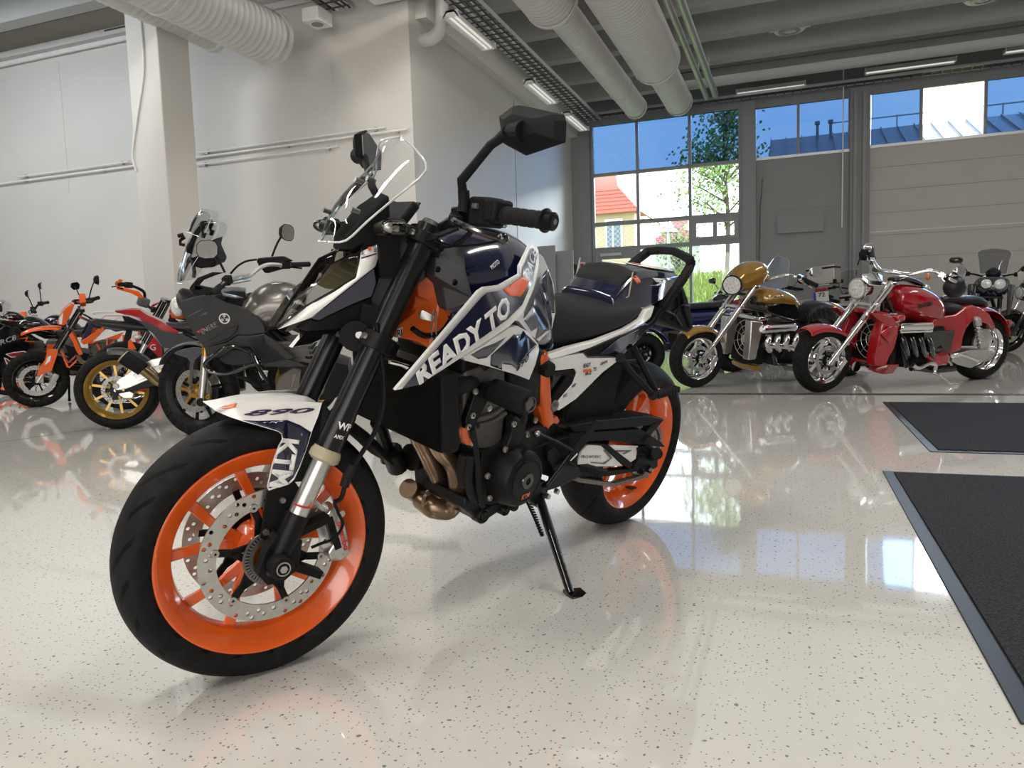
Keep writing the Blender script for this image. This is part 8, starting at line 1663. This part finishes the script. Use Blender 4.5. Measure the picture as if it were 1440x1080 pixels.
for s_ in (1, -1):
    mirror(t, (1.08, .28*s_, 1.18), (1.06, .43*s_, 1.34), .17, .09, (-1, 0, .1), O_gls, None, 8)
    shell(t, 'hand_guard', [(1.18, .30*s_, 1.18), (1.16, .50*s_, 1.20), (1.12, .52*s_, 1.12), (1.16, .32*s_, 1.08)], .03, N_alu, (1,), .01)
t = moto('motorcycle', 'black cruiser motorcycle with chrome-edged front fender at the right picture edge', POSE_FRR)
wheel(t, 'front_wheel', (1.6, 0, .31), .31, .065, .215, 10, O_gls, O_tyc, 0, .15, O_steel, carrier=N_gfork); wheel(t, 'rear_wheel', (0, 0, .31), .31, .08, .215, 10, O_gls, O_tyr, 1, .13, ns=32)
fork(t, (1.6, .31), (1.27, 1.0), .11, .03, .029, O_gls, O_chr, .42, None, O_gls); basics(t, 1.6, .31, .31, O_gls, .74, tm=O_gls)
arc_fender(t, 'front_fender', (1.6, 0, .31), .36, .095, 150, 25, O_gls, None, .06); MB().tube([(1.6+.362*math.cos(math.radians(a)), 0, .31+.362*math.sin(math.radians(a))) for a in range(150, 20, -10)], .006, 6).done('fender_trim', O_chr, t)
lamp_round(t, (1.48, 0, .92), .09, (1, 0, 0), O_chr); bars(t, [(1.05, .42, 1.08), (1.15, .25, 1.10), (1.27, .1, 1.04), (1.27, 0, 1.03)], O_chr, O_rub, .015)
hull(t, 'side_fairing', [(1.42, [(0, 1.1), (.16, 1.06), (.2, .85), (0, .8)]), (1.2, [(0, 1.16), (.2, 1.1), (.26, .8), (0, .7)]), (1.0, [(0, 1.05), (.2, 1.0), (.26, .75), (0, .7)])], O_gls, 1)
for s_ in (1, -1): mirror(t, (1.1, .3*s_, 1.1), (1.1, .42*s_, 1.24), .15, .09, (-1, 0, 0), O_gls, None, 8)
t = moto('motorcycle', 'touring motorcycle with square aluminium cases, seen from behind over the gold cruiser seat', POSE_PAN)
wheel(t, 'front_wheel', (1.5, 0, .33), .33, .056, .25, 10, O_gls, O_tyc, 0, .15, ns=32); wheel(t, 'rear_wheel', (0, 0, .33), .33, .075, .225, 10, O_gls, O_tyr, 1, .13, ns=32)
fork(t, (1.5, .33), (1.16, 1.05), .105, .028, .027, O_steel, O_steel, .5); basics(t, 1.5, .33, .33, O_gls, .87, tm=N_dgrey)
def case(nm, c, d, par):
    K_ = MB().box(c, d).done(nm, N_alu, par, bevel=.015); c = Vector(c)
    MB().box(c+Vector((0, 0, d[2]*.36)), (d[0]*1.02, d[1]*1.02, d[2]*.10)).done('case_lid_band', O_blk, K_, bevel=.004)
    for x in (-1, 1):
        for y in (-1, 1): MB().box(c+Vector((x*d[0]*.49, y*d[1]*.49, -d[2]*.4)), (.05, .05, d[2]*.2)).done('case_corner', O_blk, K_, bevel=.006)
    MB().box(c+Vector((-d[0]*.51, 0, d[2]*.3)), (.02, .07, .07)).done('case_latch', O_blk, K_, bevel=.004)
case('top_case', (-.32, 0, 1.31), (.34, .44, .30), t)
for s_ in (1, -1): case('side_case', (-.10, .33*s_, .78), (.44, .24, .36), t)
plate_rear(t, (-.55, 0, .96), '72'); MB().bar((-.1, 0, .95), (-.54, 0, 1.0), .12, .03).done('plate_bracket', O_blk, t)
MB().box((-.52, 0, 1.075), (.06, .2, .05)).done('tail_lamp', N_red, t, bevel=.01)
MB().tube([(.1, .16, .95), (-.2, .18, 1.145), (-.5, .12, 1.145), (-.5, -.12, 1.145), (-.2, -.18, 1.145), (.1, -.16, .95)], .014, 10).done('luggage_rack', O_steel, t)
bars(t, [(1.02, .44, 1.16), (1.08, .25, 1.17), (1.12, .08, 1.12), (1.12, 0, 1.12)], O_blk, O_rub)
for s_ in (1, -1): mirror(t, (1.08, .28*s_, 1.18), (1.05, .45*s_, 1.38), .15, .10, (-1, 0, .05), O_mat, None, 6)
sheet(t, 'windscreen', [((1.12, 0, 1.46), (1.08, .17, 1.42)), ((1.25, 0, 1.28), (1.18, .2, 1.26)), ((1.34, 0, 1.14), (1.26, .18, 1.12))], N_clear, .03)
lamp_round(t, (1.4, 0, 1.03), .08, (1, 0, 0), O_gls)
t = moto('motorcycle', 'dark touring motorcycle with a grey tinted screen standing behind the gold fairing', POSE_TOU)
wheel(t, 'front_wheel', (1.5, 0, .31), .31, .06, .225, 10, O_gls, O_tyc, 0, .15, ns=32); wheel(t, 'rear_wheel', (0, 0, .31), .31, .08, .225, 10, O_gls, O_tyr, 1, .13, ns=32)
fork(t, (1.5, .31), (1.18, 1.0), .105, .028, .027, O_steel, O_gls, .5); basics(t, 1.5, .31, .31, O_gls, .82, tm=O_gls)
hull(t, 'front_fairing', [(1.46, [(0, 1.02), (.08, 1.0), (.12, .88), (0, .78)]), (1.32, [(0, 1.14), (.2, 1.08), (.26, .88), (0, .7)]), (1.1, [(0, 1.16), (.26, 1.1), (.34, .85), (0, .7)]), (.95, [(0, 1.0), (.26, .96), (.32, .8), (0, .7)])], O_gls, 1)
sheet(t, 'windscreen', [((1.02, 0, 1.56), (.98, .14, 1.50)), ((1.12, 0, 1.40), (1.06, .22, 1.34)), ((1.24, 0, 1.22), (1.14, .26, 1.16)), ((1.32, 0, 1.12), (1.2, .24, 1.06))], mat('grey_screen', (.17, .19, .22), .12, coat=.8), .03)
bars(t, [(.98, .40, 1.08), (1.04, .22, 1.10), (1.1, .06, 1.06), (1.1, 0, 1.06)], O_blk, O_rub)
for s_ in (1, -1): mirror(t, (1.1, .32*s_, 1.08), (1.06, .46*s_, 1.22), .18, .13, (-1, .15*s_, 0), O_gls, None, 10)
lamp_round(t, (1.47, 0, .93), .08, (1, 0, 0), O_gls)
for s_ in (1, -1): case('side_case', (-.10, .33*s_, .70), (.46, .22, .32), t)
t = moto('motorcycle', 'small black motorcycle with a low clear screen and round mirror, before the grassy window', POSE_NKD)
wheel(t, 'front_wheel', (1.42, 0, .30), .30, .06, .225, 10, O_gls, O_tyc, 0, .15, ns=32); wheel(t, 'rear_wheel', (0, 0, .31), .31, .08, .225, 10, O_gls, O_tyr, 1, .12, ns=32)
fork(t, (1.42, .30), (1.12, .98), .105, .026, .027, O_steel, O_gls, .45); basics(t, 1.42, .30, .31, O_gls, .80, tm=N_red)
hull(t, 'front_fairing', [(1.40, [(0, .98), (.06, .96), (.08, .86), (0, .82)]), (1.28, [(0, 1.08), (.14, 1.04), (.17, .86), (0, .8)]), (1.1, [(0, 1.1), (.16, 1.05), (.18, .9), (0, .85)])], O_gls, 1)
sheet(t, 'windscreen', [((1.08, 0, 1.30), (1.04, .14, 1.28)), ((1.18, 0, 1.18), (1.12, .17, 1.15)), ((1.28, 0, 1.07), (1.20, .15, 1.05))], N_smoke, .02)
bars(t, [(1.0, .38, 1.06), (1.06, .2, 1.08), (1.1, .06, 1.04), (1.1, 0, 1.04)], O_blk, O_rub)
for s_ in (1, -1): mirror(t, (1.05, .24*s_, 1.10), (1.06, .40*s_, 1.26), .17, .11, (-1, 0, 0), O_gls, None, 12)
lamp_round(t, (1.42, 0, .90), .075, (1, 0, 0), O_gls)
# blue quad bike half hidden behind the tail of the nearest bike
t = moto('quad_bike', 'blue and black quad bike with bright suspension arms, half hidden behind the nearest bike tail', POSE_TRK, cat='quad bike')
for (x, y) in ((1.15, .40), (1.15, -.40), (0, .40), (0, -.40)): wheel(t, 'wheel', (x, y, .27), .27, .11, .14, 6, O_blk, O_tyc, 1, .08, ns=28)
hull(t, 'body', [(1.35, [(0, .72), (.14, .70), (.2, .56), (0, .48)]), (1.05, [(0, .86), (.22, .80), (.26, .60), (0, .5)]), (.6, [(0, .82), (.16, .78), (.2, .55), (0, .45)]), (.1, [(0, .84), (.2, .80), (.24, .62), (0, .55)]), (-.3, [(0, .80), (.2, .77), (.22, .66), (0, .62)])], N_blue, 1)
hull(t, 'seat', [(.75, [(0, .90), (.10, .88), (.13, .80), (0, .79)]), (.4, [(0, .90), (.13, .88), (.16, .80), (0, .79)]), (-.1, [(0, .93), (.13, .91), (.16, .82), (0, .81)])], N_leather, 1)
for (x, y) in ((1.15, 1), (1.15, -1), (0, 1), (0, -1)): arc_fender(t, 'wheel_arch', (x, .38*y, .27), .36, .14, 160, 20, N_blue, None, .04)
for s_ in (1, -1):
    for x, z in ((1.22, .36), (1.08, .36), (1.15, .26), (.05, .30)): MB().tube([(x-.08, .12*s_, z), (x, .30*s_, .27)], .024, 10).done('suspension_arm', O_chr, t)
engine(t, .3, .8, .24, .6, .14)
bars(t, [(.85, .36, 1.02), (.9, .15, 1.02), (.92, 0, .98)], O_blk, O_rub)
MB().tube([(1.3, .0, .68), (1.38, 0, .66)], [.09, .1], 16).done('headlight', N_lensw, t)
